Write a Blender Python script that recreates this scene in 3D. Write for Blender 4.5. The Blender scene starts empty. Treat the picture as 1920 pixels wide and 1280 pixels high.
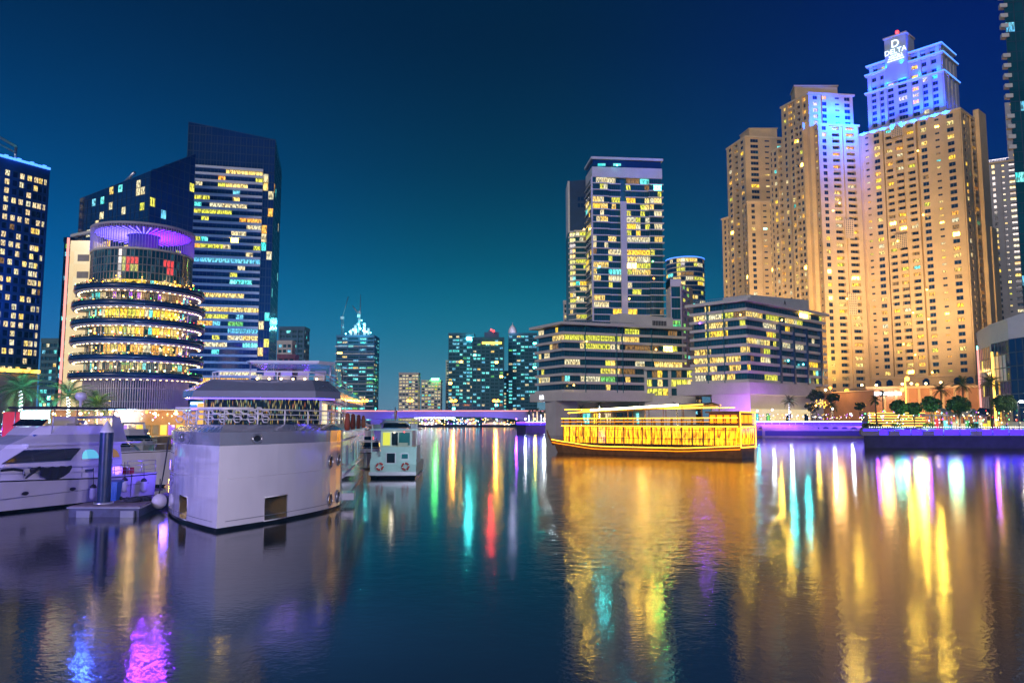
import bpy, math, random
from mathutils import Vector, Matrix
random.seed(7)
SC = bpy.context.scene
COL = SC.collection
PI = math.pi

# ------------------------------------------------------------------ camera
FPX, HORY, CAMH = 1480.0, 790.0, 5.0          # focal length in photo pixels, horizon row, eye height above the water
TH = math.atan((HORY - 640) / FPX)
cd = bpy.data.cameras.new('camera')
cam = bpy.data.objects.new('camera', cd)
COL.objects.link(cam)
cam.location = (0, 0, CAMH)
cam.rotation_euler = (PI / 2 + TH, 0, 0)
cd.sensor_width = 36
cd.lens = 36 * FPX / 1920
cd.clip_start = 0.5
cd.clip_end = 12000
SC.camera = cam

# ------------------------------------------------------------------ world: night sky lit from below by the city
w = bpy.data.worlds.new('World')
SC.world = w
w.use_nodes = True
nt = w.node_tree
nt.nodes.clear()
def wn(t, **k):
    n = nt.nodes.new(t)
    for a, b in k.items():
        setattr(n, a, b)
    return n
def ramp(tree, stops):
    r = tree.nodes.new('ShaderNodeValToRGB')
    e = r.color_ramp.elements
    while len(e) < len(stops):
        e.new(0.5)
    for i, (p, c) in enumerate(stops):
        e[i].position = p
        e[i].color = (c[0], c[1], c[2], 1)
    return r
tc = wn('ShaderNodeTexCoord')
sp = wn('ShaderNodeSeparateXYZ')
nt.links.new(tc.outputs['Generated'], sp.inputs[0])
ab = wn('ShaderNodeMath', operation='ABSOLUTE')
nt.links.new(sp.outputs['Z'], ab.inputs[0])
# azimuth factor -1 (left) .. 1 (right)
# normalise by the horizontal length so that it is a true compass direction
hx = wn('ShaderNodeCombineXYZ'); nt.links.new(sp.outputs['X'], hx.inputs[0]); nt.links.new(sp.outputs['Y'], hx.inputs[1])
hn = wn('ShaderNodeVectorMath', operation='NORMALIZE'); nt.links.new(hx.outputs[0], hn.inputs[0])
hs = wn('ShaderNodeSeparateXYZ'); nt.links.new(hn.outputs[0], hs.inputs[0])
az = wn('ShaderNodeMapRange'); nt.links.new(hs.outputs['X'], az.inputs['Value'])
az.inputs['From Min'].default_value = -0.6; az.inputs['From Max'].default_value = 0.6
rL = ramp(nt, [(0.0, (.12, .30, .60)), (.06, (.04, .25, .62)), (.14, (.0, .165, .50)), (.25, (.0, .075, .26)), (.38, (.0, .030, .115)), (.5, (.0, .015, .062)), (1, (.0, .006, .03))])
rC = ramp(nt, [(0.0, (.24, .38, .50)), (.05, (.09, .36, .50)), (.11, (.004, .25, .38)), (.20, (.0, .095, .175)), (.31, (.0, .035, .092)), (.45, (.0, .014, .052)), (1, (.0, .006, .03))])
rR = ramp(nt, [(0.0, (.05, .13, .27)), (.06, (.01, .11, .26)), (.14, (.0, .055, .19)), (.25, (.0, .026, .17)), (.38, (.0, .012, .160)), (.5, (.0, .007, .10)), (1, (.0, .004, .03))])
for r in (rL, rC, rR):
    r.color_ramp.interpolation = 'B_SPLINE'
    nt.links.new(ab.outputs[0], r.inputs[0])
w0 = wn('ShaderNodeMapRange', interpolation_type='SMOOTHSTEP'); nt.links.new(az.outputs[0], w0.inputs['Value'])
w0.inputs['From Min'].default_value = 0.0; w0.inputs['From Max'].default_value = 0.5
w1 = wn('ShaderNodeMapRange', interpolation_type='SMOOTHSTEP'); nt.links.new(az.outputs[0], w1.inputs['Value'])
w1.inputs['From Min'].default_value = 0.5; w1.inputs['From Max'].default_value = 1.0
m0 = wn('ShaderNodeMix', data_type='RGBA'); nt.links.new(w0.outputs[0], m0.inputs['Factor'])
nt.links.new(rL.outputs[0], m0.inputs[6]); nt.links.new(rC.outputs[0], m0.inputs[7])
m1 = wn('ShaderNodeMix', data_type='RGBA'); nt.links.new(w1.outputs[0], m1.inputs['Factor'])
nt.links.new(m0.outputs[2], m1.inputs[6]); nt.links.new(rR.outputs[0], m1.inputs[7])
bg = wn('ShaderNodeBackground'); nt.links.new(m1.outputs[2], bg.inputs[0]); bg.inputs[1].default_value = .90
wo = wn('ShaderNodeOutputWorld'); nt.links.new(bg.outputs[0], wo.inputs[0])

# ------------------------------------------------------------------ the city's own glow from behind the camera
sd = bpy.data.lights.new('city_glow', 'SUN')
sd.energy = 1.0
sd.color = (1.0, .84, .76)
sd.angle = math.radians(14)
so = bpy.data.objects.new('city_glow', sd)
COL.objects.link(so)
so.rotation_euler = Vector((.38, .88, -.27)).to_track_quat('-Z', 'Y').to_euler()

vs = SC.view_settings
vs.view_transform = 'Standard'
vs.look = 'None'
vs.exposure = 0.0
vs.gamma = 1.0
vs.use_curve_mapping = False
cy = SC.cycles
cy.use_denoising = True
try:
    cy.denoiser = 'OPENIMAGEDENOISE'
    cy.denoising_input_passes = 'RGB_ALBEDO_NORMAL'
except Exception:
    pass
cy.max_bounces = 4
cy.diffuse_bounces = 2
cy.glossy_bounces = 3
cy.transmission_bounces = 3
cy.transparent_max_bounces = 6
cy.sample_clamp_indirect = 4.0
cy.caustics_reflective = False
cy.caustics_refractive = False
cy.use_light_tree = True

# ------------------------------------------------------------------ measuring helpers (photo pixel + distance -> metres)
CT, ST = math.cos(TH), math.sin(TH)
def at(px, py, Y):
    v = (640.0 - py) / FPX
    u = (px - 960.0) / FPX
    k = Y / (CT - v * ST)
    return Vector((u * k, Y, CAMH + k * (v * CT + ST)))
def zz(py, Y):
    return at(960, py, Y).z
def q(px, py, Y):
    p = at(px, py, Y)
    return (p.x, p.y)

# ------------------------------------------------------------------ materials
MATS = {}
def newmat(name):
    m = bpy.data.materials.new(name)
    m.use_nodes = True
    return m, m.node_tree, m.node_tree.nodes['Principled BSDF']
def M(name, col=None, rough=.6, metal=0.0, var=.18, scale=.6, bump=0.0, spec=.5, coat=0.0):
    if name in MATS:
        return MATS[name]
    m, t, b = newmat(name)
    g = t.nodes.new('ShaderNodeNewGeometry')
    n = t.nodes.new('ShaderNodeTexNoise')
    n.inputs['Scale'].default_value = scale
    n.inputs['Detail'].default_value = 5
    t.links.new(g.outputs['Position'], n.inputs['Vector'])
    mp = t.nodes.new('ShaderNodeMapRange')
    mp.inputs['From Min'].default_value = .3; mp.inputs['From Max'].default_value = .7
    mp.inputs['To Min'].default_value = 1 - var; mp.inputs['To Max'].default_value = 1 + var
    t.links.new(n.outputs['Fac'], mp.inputs['Value'])
    mx = t.nodes.new('ShaderNodeVectorMath'); mx.operation = 'SCALE'
    mx.inputs[0].default_value = col
    t.links.new(mp.outputs[0], mx.inputs['Scale'])
    t.links.new(mx.outputs[0], b.inputs['Base Color'])
    b.inputs['Roughness'].default_value = rough
    b.inputs['Metallic'].default_value = metal
    b.inputs['Specular IOR Level'].default_value = spec
    b.inputs['Coat Weight'].default_value = coat
    if bump:
        bp = t.nodes.new('ShaderNodeBump')
        bp.inputs['Strength'].default_value = bump
        bp.inputs['Distance'].default_value = .05
        n2 = t.nodes.new('ShaderNodeTexNoise'); n2.inputs['Scale'].default_value = scale * 8
        t.links.new(g.outputs['Position'], n2.inputs['Vector'])
        t.links.new(n2.outputs['Fac'], bp.inputs['Height'])
        t.links.new(bp.outputs[0], b.inputs['Normal'])
    MATS[name] = m
    return m
def E(name, col, s, light=False):
    """a steady light source of one colour"""
    if name in MATS:
        return MATS[name]
    m, t, b = newmat(name)
    b.inputs['Base Color'].default_value = (.02, .02, .02, 1)
    b.inputs['Emission Color'].default_value = (*col, 1)
    b.inputs['Emission Strength'].default_value = s
    m.cycles.emission_sampling = 'AUTO' if light else 'NONE'
    MATS[name] = m
    return m
def LIT(name, c1, c2, s):
    """a lit room behind a window: curtain folds and uneven rooms, glass reflection on top"""
    m, t, b = newmat(name)
    g = t.nodes.new('ShaderNodeNewGeometry')
    uv = t.nodes.new('ShaderNodeTexCoord')
    oi = t.nodes.new('ShaderNodeObjectInfo')
    cb = t.nodes.new('ShaderNodeVectorMath'); cb.operation = 'MULTIPLY_ADD'
    cb.inputs[1].default_value = (5.0, 1.3, 1)
    sc = t.nodes.new('ShaderNodeVectorMath'); sc.operation = 'SCALE'; sc.inputs['Scale'].default_value = .37
    t.links.new(g.outputs['Position'], sc.inputs[0])
    rnd = t.nodes.new('ShaderNodeVectorMath'); rnd.operation = 'FLOOR'
    t.links.new(sc.outputs[0], rnd.inputs[0])
    t.links.new(uv.outputs['UV'], cb.inputs[0]); t.links.new(rnd.outputs[0], cb.inputs[2])
    n = t.nodes.new('ShaderNodeTexNoise'); n.inputs['Scale'].default_value = 1.0; n.inputs['Detail'].default_value = 2
    t.links.new(cb.outputs[0], n.inputs['Vector'])
    n2 = t.nodes.new('ShaderNodeTexWhiteNoise')
    t.links.new(rnd.outputs[0], n2.inputs['Vector'])
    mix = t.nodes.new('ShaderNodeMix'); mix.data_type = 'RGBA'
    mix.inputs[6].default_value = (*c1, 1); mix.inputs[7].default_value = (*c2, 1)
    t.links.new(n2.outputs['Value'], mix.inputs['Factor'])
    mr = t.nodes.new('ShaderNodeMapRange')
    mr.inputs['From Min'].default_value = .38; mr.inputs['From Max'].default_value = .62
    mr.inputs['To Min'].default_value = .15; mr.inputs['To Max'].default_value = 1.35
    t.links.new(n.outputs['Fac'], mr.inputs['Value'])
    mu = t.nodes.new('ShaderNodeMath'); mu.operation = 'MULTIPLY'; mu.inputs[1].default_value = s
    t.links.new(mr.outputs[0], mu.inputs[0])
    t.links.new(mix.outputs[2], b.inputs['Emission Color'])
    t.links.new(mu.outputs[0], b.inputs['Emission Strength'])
    b.inputs['Base Color'].default_value = (.05, .05, .05, 1)
    b.inputs['Roughness'].default_value = .1
    m.cycles.emission_sampling = 'NONE'
    MATS[name] = m
    return m
LIT('warm', (1, .62, .10), (1, .80, .28), 1.5)
LIT('amber', (1, .42, .04), (1, .55, .08), 1.6)
LIT('pale', (1, .78, .36), (.9, .85, .55), 1.25)
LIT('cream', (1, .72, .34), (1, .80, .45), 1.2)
LIT('cyan', (.05, .75, .70), (.25, .85, .80), 1.7)
LIT('aqua', (.10, .45, .75), (.20, .70, .85), 1.4)
LIT('green', (.10, .75, .25), (.35, .80, .10), 1.0)
LIT('lime', (.75, .80, .05), (.95, .85, .10), 1.3)
LIT('hotgold', (1, .50, .03), (1, .66, .08), 42.0)
LIT('hotcyan', (.05, .85, .75), (.15, .9, .6), 26.0)
LIT('violet', (.25, .05, 1), (.5, .1, 1), 1.3)
LIT('bluewin', (.10, .20, 1), (.3, .5, 1), 1.2)
LIT('redwin', (1, .05, .06), (1, .15, .10), 1.2)
LIT('dimwarm', (.45, .22, .04), (.35, .20, .08), .8)
LIT('dimteal', (.01, .09, .12), (.01, .05, .08), .9)
LIT('festive', (1, .42, .05), (.1, .5, .15), 1.5)
LIT('golden', (1, .55, .02), (1, .68, .05), 1.9)
M('dark', (.012, .030, .075), rough=.08, spec=.9, var=.3, scale=.05)
M('teal_glass', (.010, .085, .115), rough=.10, spec=.9, var=.35, scale=.08)
M('navy_glass', (.008, .036, .14), rough=.08, spec=.9, var=.3, scale=.06)
M('beige', (.76, .53, .27), rough=.8, var=.10, scale=.15)
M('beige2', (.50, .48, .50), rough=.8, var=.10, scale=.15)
M('beige_trim', (.82, .60, .34), rough=.8, var=.08, scale=.2)
M('whitewall', (.76, .72, .68), rough=.6, var=.08, scale=.2)
M('white_paint', (.78, .76, .78), rough=.35, var=.04)
M('frame', (.30, .28, .26), rough=.4, var=.1)
M('dframe', (.05, .09, .15), rough=.3, var=.1)
M('darkwall', (.018, .050, .14), rough=.35, var=.2, scale=.2)
M('tealwall', (.015, .15, .21), rough=.5, var=.2, scale=.1)
M('greyblue', (.05, .17, .30), rough=.6, var=.15, scale=.1)
M('concrete', (.26, .24, .25), rough=.8, var=.15, scale=.5, bump=.2)
M('steel', (.55, .56, .60), rough=.3, metal=.8, var=.05)
M('black', (.015, .015, .02), rough=.5, var=.1)

# ------------------------------------------------------------------ mesh builder
class MB:
    def __init__(s):
        s.v = []; s.f = []; s.m = []; s.mats = []; s.uv = {}; s.smooth = set()
    def mi(s, name):
        if name not in s.mats:
            s.mats.append(name)
        return s.mats.index(name)
    def add(s, vs_, fs, mat, smooth=False):
        o = len(s.v); k = s.mi(mat)
        s.v.extend([tuple(x) for x in vs_])
        for f in fs:
            if smooth: s.smooth.add(len(s.f))
            s.f.append([i + o for i in f]); s.m.append(k)
    def quad(s, a, b, c, d, mat, uv=True):
        if uv: s.uv[len(s.f)] = [(0, 0), (1, 0), (1, 1), (0, 1)]
        s.add([a, b, c, d], [(0, 1, 2, 3)], mat)
    def box(s, x0, x1, y0, y1, z0, z1, mat):
        s.add([(x0, y0, z0), (x1, y0, z0), (x1, y1, z0), (x0, y1, z0), (x0, y0, z1), (x1, y0, z1), (x1, y1, z1), (x0, y1, z1)],
              [(0, 3, 2, 1), (4, 5, 6, 7), (0, 1, 5, 4), (1, 2, 6, 5), (2, 3, 7, 6), (3, 0, 4, 7)], mat)
    def obox(s, c, ux, hx_, hy_, z0, z1, mat):
        """box centred at c (x,y), long axis ux (unit 2D), half sizes, z range"""
        n = (-ux[1], ux[0])
        P = []
        for z in (z0, z1):
            for a, b in ((-1, -1), (1, -1), (1, 1), (-1, 1)):
                P.append((c[0] + ux[0] * hx_ * a + n[0] * hy_ * b, c[1] + ux[1] * hx_ * a + n[1] * hy_ * b, z))
        s.add(P, [(0, 3, 2, 1), (4, 5, 6, 7), (0, 1, 5, 4), (1, 2, 6, 5), (2, 3, 7, 6), (3, 0, 4, 7)], mat)
    def prism(s, pts, z0, z1, mat, caps=True):
        n = len(pts)
        zt = z1 if isinstance(z1, (list, tuple)) else [z1] * n
        zb = z0 if isinstance(z0, (list, tuple)) else [z0] * n
        P = [(p[0], p[1], zb[i]) for i, p in enumerate(pts)] + [(p[0], p[1], zt[i]) for i, p in enumerate(pts)]
        F = [(i, (i + 1) % n, n + (i + 1) % n, n + i) for i in range(n)]
        if caps:
            F += [tuple(range(n - 1, -1, -1)), tuple(range(n, 2 * n))]
        s.add(P, F, mat)
    def tube(s, path, r, mat, n=8, closed=False, smooth=True):
        path = [Vector(p) for p in path]
        rr = r if isinstance(r, (list, tuple)) else [r] * len(path)
        P = []; F = []
        m = len(path)
        for i, p in enumerate(path):
            if closed: t = path[(i + 1) % m] - path[i - 1]
            else: t = path[min(i + 1, m - 1)] - path[max(i - 1, 0)]
            t = t.normalized() if t.length > 1e-9 else Vector((0, 0, 1))
            a = Vector((0, 0, 1)) if abs(t.z) < .9 else Vector((1, 0, 0))
            u = t.cross(a).normalized(); w_ = u.cross(t).normalized()
            for k in range(n):
                c_, s_ = math.cos(2 * PI * k / n), math.sin(2 * PI * k / n)
                P.append(p + (u * c_ + w_ * s_) * rr[i])
        for i in range(m if closed else m - 1):
            j = (i + 1) % m
            for k in range(n):
                l = (k + 1) % n
                F.append((i * n + k, j * n + k, j * n + l, i * n + l))
        if not closed:
            F.append(tuple(range(n))); F.append(tuple(range((m - 1) * n + n - 1, (m - 1) * n - 1, -1)))
        s.add(P, F, mat, smooth)
    def lathe(s, prof, mat, n=24, c=(0, 0), a0=0, a1=2 * PI, smooth=True):
        full = abs(a1 - a0 - 2 * PI) < 1e-6
        cols = n if full else n + 1
        P = []; F = []
        for k in range(cols):
            a = a0 + (a1 - a0) * k / n
            for (r, z) in prof:
                P.append((c[0] + r * math.cos(a), c[1] + r * math.sin(a), z))
        L = len(prof)
        for k in range(n):
            k2 = (k + 1) % cols
            for i in range(L - 1):
                F.append((k * L + i, k2 * L + i, k2 * L + i + 1, k * L + i + 1))
        s.add(P, F, mat, smooth)
    def ball(s, c, r, mat, n=10, m=6, sz=1):
        P = []; F = []
        for i in range(m + 1):
            t = PI * i / m
            for k in range(n):
                a = 2 * PI * k / n
                P.append((c[0] + r * math.sin(t) * math.cos(a), c[1] + r * math.sin(t) * math.sin(a), c[2] + r * sz * math.cos(t)))
        for i in range(m):
            for k in range(n):
                l = (k + 1) % n
                F.append((i * n + k, (i + 1) * n + k, (i + 1) * n + l, i * n + l))
        s.add(P, F, mat, True)
    def mesh(s, name, off=(0, 0, 0)):
        me = bpy.data.meshes.new(name)
        ox, oy, oz = off
        me.from_pydata([(a - ox, b - oy, c - oz) for a, b, c in s.v], [], s.f)
        for n in s.mats:
            me.materials.append(MATS[n])
        me.polygons.foreach_set('material_index', s.m)
        if s.smooth:
            me.polygons.foreach_set('use_smooth', [i in s.smooth for i in range(len(s.f))])
        if s.uv:
            l = me.uv_layers.new(name='UVMap')
            buf = [0.0] * (2 * len(me.loops))
            for p in me.polygons:
                u = s.uv.get(p.index)
                if u:
                    for j, li in enumerate(p.loop_indices):
                        if j < 4:
                            buf[2 * li], buf[2 * li + 1] = u[j]
            l.data.foreach_set('uv', buf)
        me.update()
        return me
    def build(s, name, parent=None, world=True, label=None):
        off = tuple(parent.matrix_basis.translation) if (parent and world) else (0, 0, 0)
        if parent and world and parent.parent:
            off = tuple(Vector(off) + parent.parent.matrix_basis.translation)
        o = bpy.data.objects.new(name, s.mesh(name, off))
        COL.objects.link(o)
        o.parent = parent
        if label: o['label'] = label
        return o

def tag(o, label=None, cat=None, group=None, kind=None):
    if label: o['label'] = label
    if cat: o['category'] = cat
    if group: o['group'] = group
    if kind: o['kind'] = kind
    return o
def thing(name, label, cat, loc=(0, 0, 0), rz=0, group=None):
    o = bpy.data.objects.new(name, None)
    o.empty_display_size = .5
    COL.objects.link(o)
    o.location = loc
    o.rotation_euler = (0, 0, rz)
    return tag(o, label, cat, group)
def inst(name, mesh, parent=None, loc=(0, 0, 0), rot=(0, 0, 0), scale=None):
    o = bpy.data.objects.new(name, mesh)
    COL.objects.link(o)
    o.parent = parent
    o.location = loc
    o.rotation_euler = rot
    if scale: o.scale = scale
    return o
def copy_tree(o, parent=None):
    c = o.copy(); COL.objects.link(c); c.parent = parent
    for ch in [x for x in bpy.data.objects if x.parent == o]:
        copy_tree(ch, c)
    return c
def lamp(kind, loc, col, energy, to=None, size=1.0, sy=None, name='lamp', spot=60, blend=.6, rad=.5, parent=None):
    d = bpy.data.lights.new(name, kind)
    d.color = col; d.energy = energy
    if kind == 'AREA':
        d.size = size
        if sy: d.shape = 'RECTANGLE'; d.size_y = sy
    else:
        d.shadow_soft_size = rad
    if kind == 'SPOT':
        d.spot_size = math.radians(spot); d.spot_blend = blend
    o = bpy.data.objects.new(name, d); COL.objects.link(o)
    o.location = loc
    if to is not None:
        o.rotation_euler = (Vector(to) - Vector(loc)).to_track_quat('-Z', 'Y').to_euler()
    return o

def textobj(name, fc):
    t_ = bpy.data.objects.new(name, fc); COL.objects.link(t_)
    bpy.context.view_layer.update()
    me = bpy.data.meshes.new_from_object(t_.evaluated_get(bpy.context.evaluated_depsgraph_get()))
    bpy.data.objects.remove(t_)
    o = bpy.data.objects.new(name, me); COL.objects.link(o)
    return o

# ------------------------------------------------------------------ window unit (cached by size and glazing)
WM = {}
def window_mesh(w_, h_, key, fr='dframe', mull=None, t=None, mirror=False):
    w_ = round(w_, 1); h_ = round(h_, 1)
    if t is None: t = .12
    if mull is None: mull = max(0, int(round(w_ / 1.6)) - 1)
    k = (w_, h_, key, fr, mull, t)
    if k in WM: return WM[k]
    b = MB()
    b.quad((-w_ / 2, .06, 0), (w_ / 2, .06, 0), (w_ / 2, .06, h_), (-w_ / 2, .06, h_), key)
    def bar(x0, x1, z0, z1):
        b.quad((x0, 0, z0), (x1, 0, z0), (x1, 0, z1), (x0, 0, z1), fr)
        b.quad((x0, .06, z0), (x0, 0, z0), (x0, 0, z1), (x0, .06, z1), fr)
        b.quad((x1, 0, z0), (x1, .06, z0), (x1, .06, z1), (x1, 0, z1), fr)
    bar(-w_ / 2, -w_ / 2 + t, 0, h_); bar(w_ / 2 - t, w_ / 2, 0, h_)
    bar(-w_ / 2 + t, w_ / 2 - t, 0, t); bar(-w_ / 2 + t, w_ / 2 - t, h_ - t, h_)
    for i in range(mull):
        x = -w_ / 2 + w_ * (i + 1) / (mull + 1)
        bar(x - t * .4, x + t * .4, t, h_ - t)
    me = b.mesh('window')
    WM[k] = me
    return me

PAL = {  # weights of room lights
    'jbr': [('warm', 5), ('golden', 3), ('amber', 2), ('pale', 2), ('cyan', .5), ('dimwarm', 2), ('lime', .7), ('hotgold', .6), ('hotcyan', .1)],
    'pier': [('warm', 4), ('lime', 4), ('golden', 2), ('pale', 3), ('cyan', 1.0), ('green', .4), ('dimwarm', 1.5), ('hotgold', .15), ('hotcyan', .08)],
    'hotel': [('pale', 4), ('cream', 6), ('dimwarm', 1), ('warm', 2)],
    'glass': [('pale', 4), ('lime', 3), ('cyan', 2), ('aqua', 1.5), ('warm', 2), ('amber', 1), ('green', .3), ('hotgold', .3)],
    'blue': [('cyan', 6), ('aqua', 5), ('pale', 2), ('warm', 1.5), ('green', .8), ('hotcyan', .5), ('hotgold', .25)],
    'white': [('pale', 6), ('cream', 3), ('cyan', 1), ('lime', 1)],
    'gold': [('golden', 6), ('warm', 3), ('festive', 1)],
}
def pick(rng, pal):
    L = PAL[pal]
    t = rng.random() * sum(x[1] for x in L)
    for k, w_ in L:
        t -= w_
        if t <= 0: return k
    return L[0][0]

KIND = {'w': dict(sill=.75, h=2.05, d=.35), 's': dict(sill=1.25, h=1.0, d=.3), 'b': dict(sill=.15, h=2.75, d=1.3, par=1.0),
        'v': dict(sill=.6, h=2.2, d=.5), 'g': dict(sill=.12, h=99, d=.12), 't': dict(sill=.5, h=99, d=.5)}
class Building:
    def __init__(s, name, label, cat, loc, wall='beige', seed=1, pal='jbr', lit=.3, dark='dark', frame='dframe', group=None):
        s.root = thing(name, label, cat, (loc[0], loc[1], 0), 0, group)
        s.loc = loc; s.wall = MB(); s.wins = []; s.w = wall; s.rng = random.Random(seed)
        s.pal = pal; s.lit = lit; s.dark = dark; s.frame = frame
    def win(s, p, ang, w_, h_, key=None, lit=None, name='window', mull=None, fr=None, t=None):
        if key is None:
            l = s.lit if lit is None else lit
            key = pick(s.rng, s.pal) if s.rng.random() < l else s.dark
        s.wins.append((w_ * h_, p, ang, w_, h_, key, name, mull, fr or s.frame, t))
    def facade(s, p0, p1, z0, z1, pat, fh, lit=None, skip=None, zs=0.0, mat=None, dark=None, pal=None):
        mat = mat or s.w
        u = Vector((p1[0] - p0[0], p1[1] - p0[1])); L = u.length; u /= L
        n = Vector((u.y, -u.x)); ang = math.atan2(u.y, u.x)
        tot = sum(a[1] for a in pat); sc = L / tot
        nr = max(1, int(round((z1 - z0 - zs) / fh))); fh = (z1 - z0 - zs) / nr
        x = 0; prev = 0.0
        def P(x_, o, z): return (p0[0] + u.x * x_ + n.x * o, p0[1] + u.y * x_ + n.y * o, z)
        W = s.wall
        for ci, col in enumerate(list(pat) + [('end', 0, 0)]):
            kind, wd = col[0], col[1] * sc
            off = col[2] if len(col) > 2 else 0.0
            if abs(off - prev) > 1e-4:
                W.quad(P(x, prev, z0), P(x, off, z0), P(x, off, z1), P(x, prev, z1), mat)
            prev = off
            if kind == 'end': break
            if off > 0:
                W.quad(P(x, 0, z1), P(x, off, z1), P(x + wd, off, z1), P(x + wd, 0, z1), mat)
                W.quad(P(x, 0, z0), P(x + wd, 0, z0), P(x + wd, off, z0), P(x, off, z0), mat)
            if kind == '-':
                W.quad(P(x, off, z0), P(x + wd, off, z0), P(x + wd, off, z1), P(x, off, z1), mat)
                x += wd; continue
            K = KIND[kind]
            zc = z0
            for r in range(nr):
                if skip and skip(ci, r, nr): continue
                za = z0 + zs + r * fh + K['sill']; zb = min(za + K['h'], z0 + zs + (r + 1) * fh - (.12 if kind in 'gt' else .25))
                d = K['d']; i_ = off - d
                W.quad(P(x, off, zc), P(x + wd, off, zc), P(x + wd, off, za), P(x, off, za), mat)
                W.quad(P(x, i_, za), P(x, off, za), P(x + wd, off, za), P(x + wd, i_, za), mat)
                W.quad(P(x, off, zb), P(x, i_, zb), P(x + wd, i_, zb), P(x + wd, off, zb), mat)
                W.quad(P(x, off, za), P(x, i_, za), P(x, i_, zb), P(x, off, zb), mat)
                W.quad(P(x + wd, i_, za), P(x + wd, off, za), P(x + wd, off, zb), P(x + wd, i_, zb), mat)
                if 'par' in K:
                    c0, c1 = off + .12, off - .05
                    zq = za + K['par']
                    W.quad(P(x, c0, za - .15), P(x + wd, c0, za - .15), P(x + wd, c0, zq), P(x, c0, zq), mat)
                    W.quad(P(x, c0, zq), P(x + wd, c0, zq), P(x + wd, c1, zq), P(x, c1, zq), mat)
                    W.quad(P(x + wd, c1, za), P(x, c1, za), P(x, c1, zq), P(x + wd, c1, zq), mat)
                    W.quad(P(x, c1, za), P(x, c0, za), P(x, c0, zq), P(x, c1, zq), mat)
                    W.quad(P(x + wd, c0, za), P(x + wd, c1, za), P(x + wd, c1, zq), P(x + wd, c0, zq), mat)
                dk = s.dark; s.dark = dark or dk
                pl = s.pal; s.pal = pal or pl
                s.win(P(x + wd / 2, i_ + .07, za), ang, wd, zb - za, lit=lit)
                s.dark = dk; s.pal = pl
                zc = zb
            W.quad(P(x, off, zc), P(x + wd, off, zc), P(x + wd, off, z1), P(x, off, z1), mat)
            x += wd
    def plain(s, p0, p1, z0, z1, mat=None):
        s.wall.quad((*p0, z0), (*p1, z0), (*p1, z1), (*p0, z1), mat or s.w)
    def tier(s, pts, z0, z1, pats, fh=3.4, cap=True, **k):
        n = len(pts)
        for i in range(n):
            p0, p1 = pts[i], pts[(i + 1) % n]
            pt = pats[i] if i < len(pats) else None
            if pt: s.facade(p0, p1, z0, z1, pt, fh, **k)
            else: s.plain(p0, p1, z0, z1)
        if cap:
            s.wall.add([(p[0], p[1], z1) for p in pts], [tuple(range(n))], s.w)
    def cornice(s, pts, z, h, out, mat='beige_trim', name='cornice'):
        b = MB(); b.prism(offset_poly(pts, out), z, z + h, mat)
        return b.build(name, s.root)
    def part(s, b, name, label=None): return b.build(name, s.root, label=label)
    def curtain(s, p0, p1, z0, zt0, zt1, cw, fh, lit=0.0, fr='dframe', gap=.12, name='glass_panel', key=None):
        """glass wall of single panels up to a sloping top"""
        u = Vector((p1[0] - p0[0], p1[1] - p0[1])); L = u.length; u /= L
        n = Vector((u.y, -u.x))
        nc = max(1, int(round(L / cw))); cw = L / nc
        def P(x_, o, z): return (p0[0] + u.x * x_ + n.x * o, p0[1] + u.y * x_ + n.y * o, z)
        s.wall.quad(P(0, 0, z0), P(L, 0, z0), P(L, 0, zt1), P(0, 0, zt0), s.w)
        top = max(zt0, zt1); r = 0; out = []
        ang = math.atan2(u.y, u.x)
        while z0 + r * fh < top - .3:
            za, zb = z0 + r * fh + gap / 2, z0 + (r + 1) * fh - gap / 2
            for c in range(nc):
                xa, xb = c * cw + gap / 2, (c + 1) * cw - gap / 2
                ta = zt0 + (zt1 - zt0) * xa / L - .2; tb = zt0 + (zt1 - zt0) * xb / L - .2
                a, b_ = min(zb, ta), min(zb, tb)
                if a - za < .3 and b_ - za < .3: continue
                if a >= zb and b_ >= zb:
                    ky = key or (pick(s.rng, s.pal) if s.rng.random() < lit else s.dark)
                    s.win(P((xa + xb) / 2, .1, za), ang, xb - xa, zb - za, key=ky, name=name if ky == s.dark else 'window', fr=fr, mull=0 if ky == s.dark else None, t=.05)
                else:
                    out.append((xa, xb, za, max(a, za + .05), max(b_, za + .05)))
            r += 1
        for (xa, xb, za, a, b_) in out:
            mb = MB()
            mb.quad(P(xa, .08, za), P(xb, .08, za), P(xb, .08, b_), P(xa, .08, a), s.dark)
            mb.build(name, s.root)
    def banded(s, pts, z0, n, fh, edges, out=.9, bh=1.0, pw=2.6, lit=None, runs=.6, core=True, slabmat='whitewall', name='balcony_band', top=True, poly=None, dark=None, recess=0.0):
        """storeys of glazing between projecting pale bands; every pane and band is a piece"""
        sl = MB(); sl.prism(poly or offset_poly(pts, out), 0, bh, slabmat)
        me = sl.mesh(name, (s.loc[0], s.loc[1], 0))
        for i in range(n + (1 if top else 0)):
            o = inst(name, me, s.root, (0, 0, z0 + i * fh))
        if core: s.wall.prism(offset_poly(pts, -.05), z0, z0 + n * fh, s.w)
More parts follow.
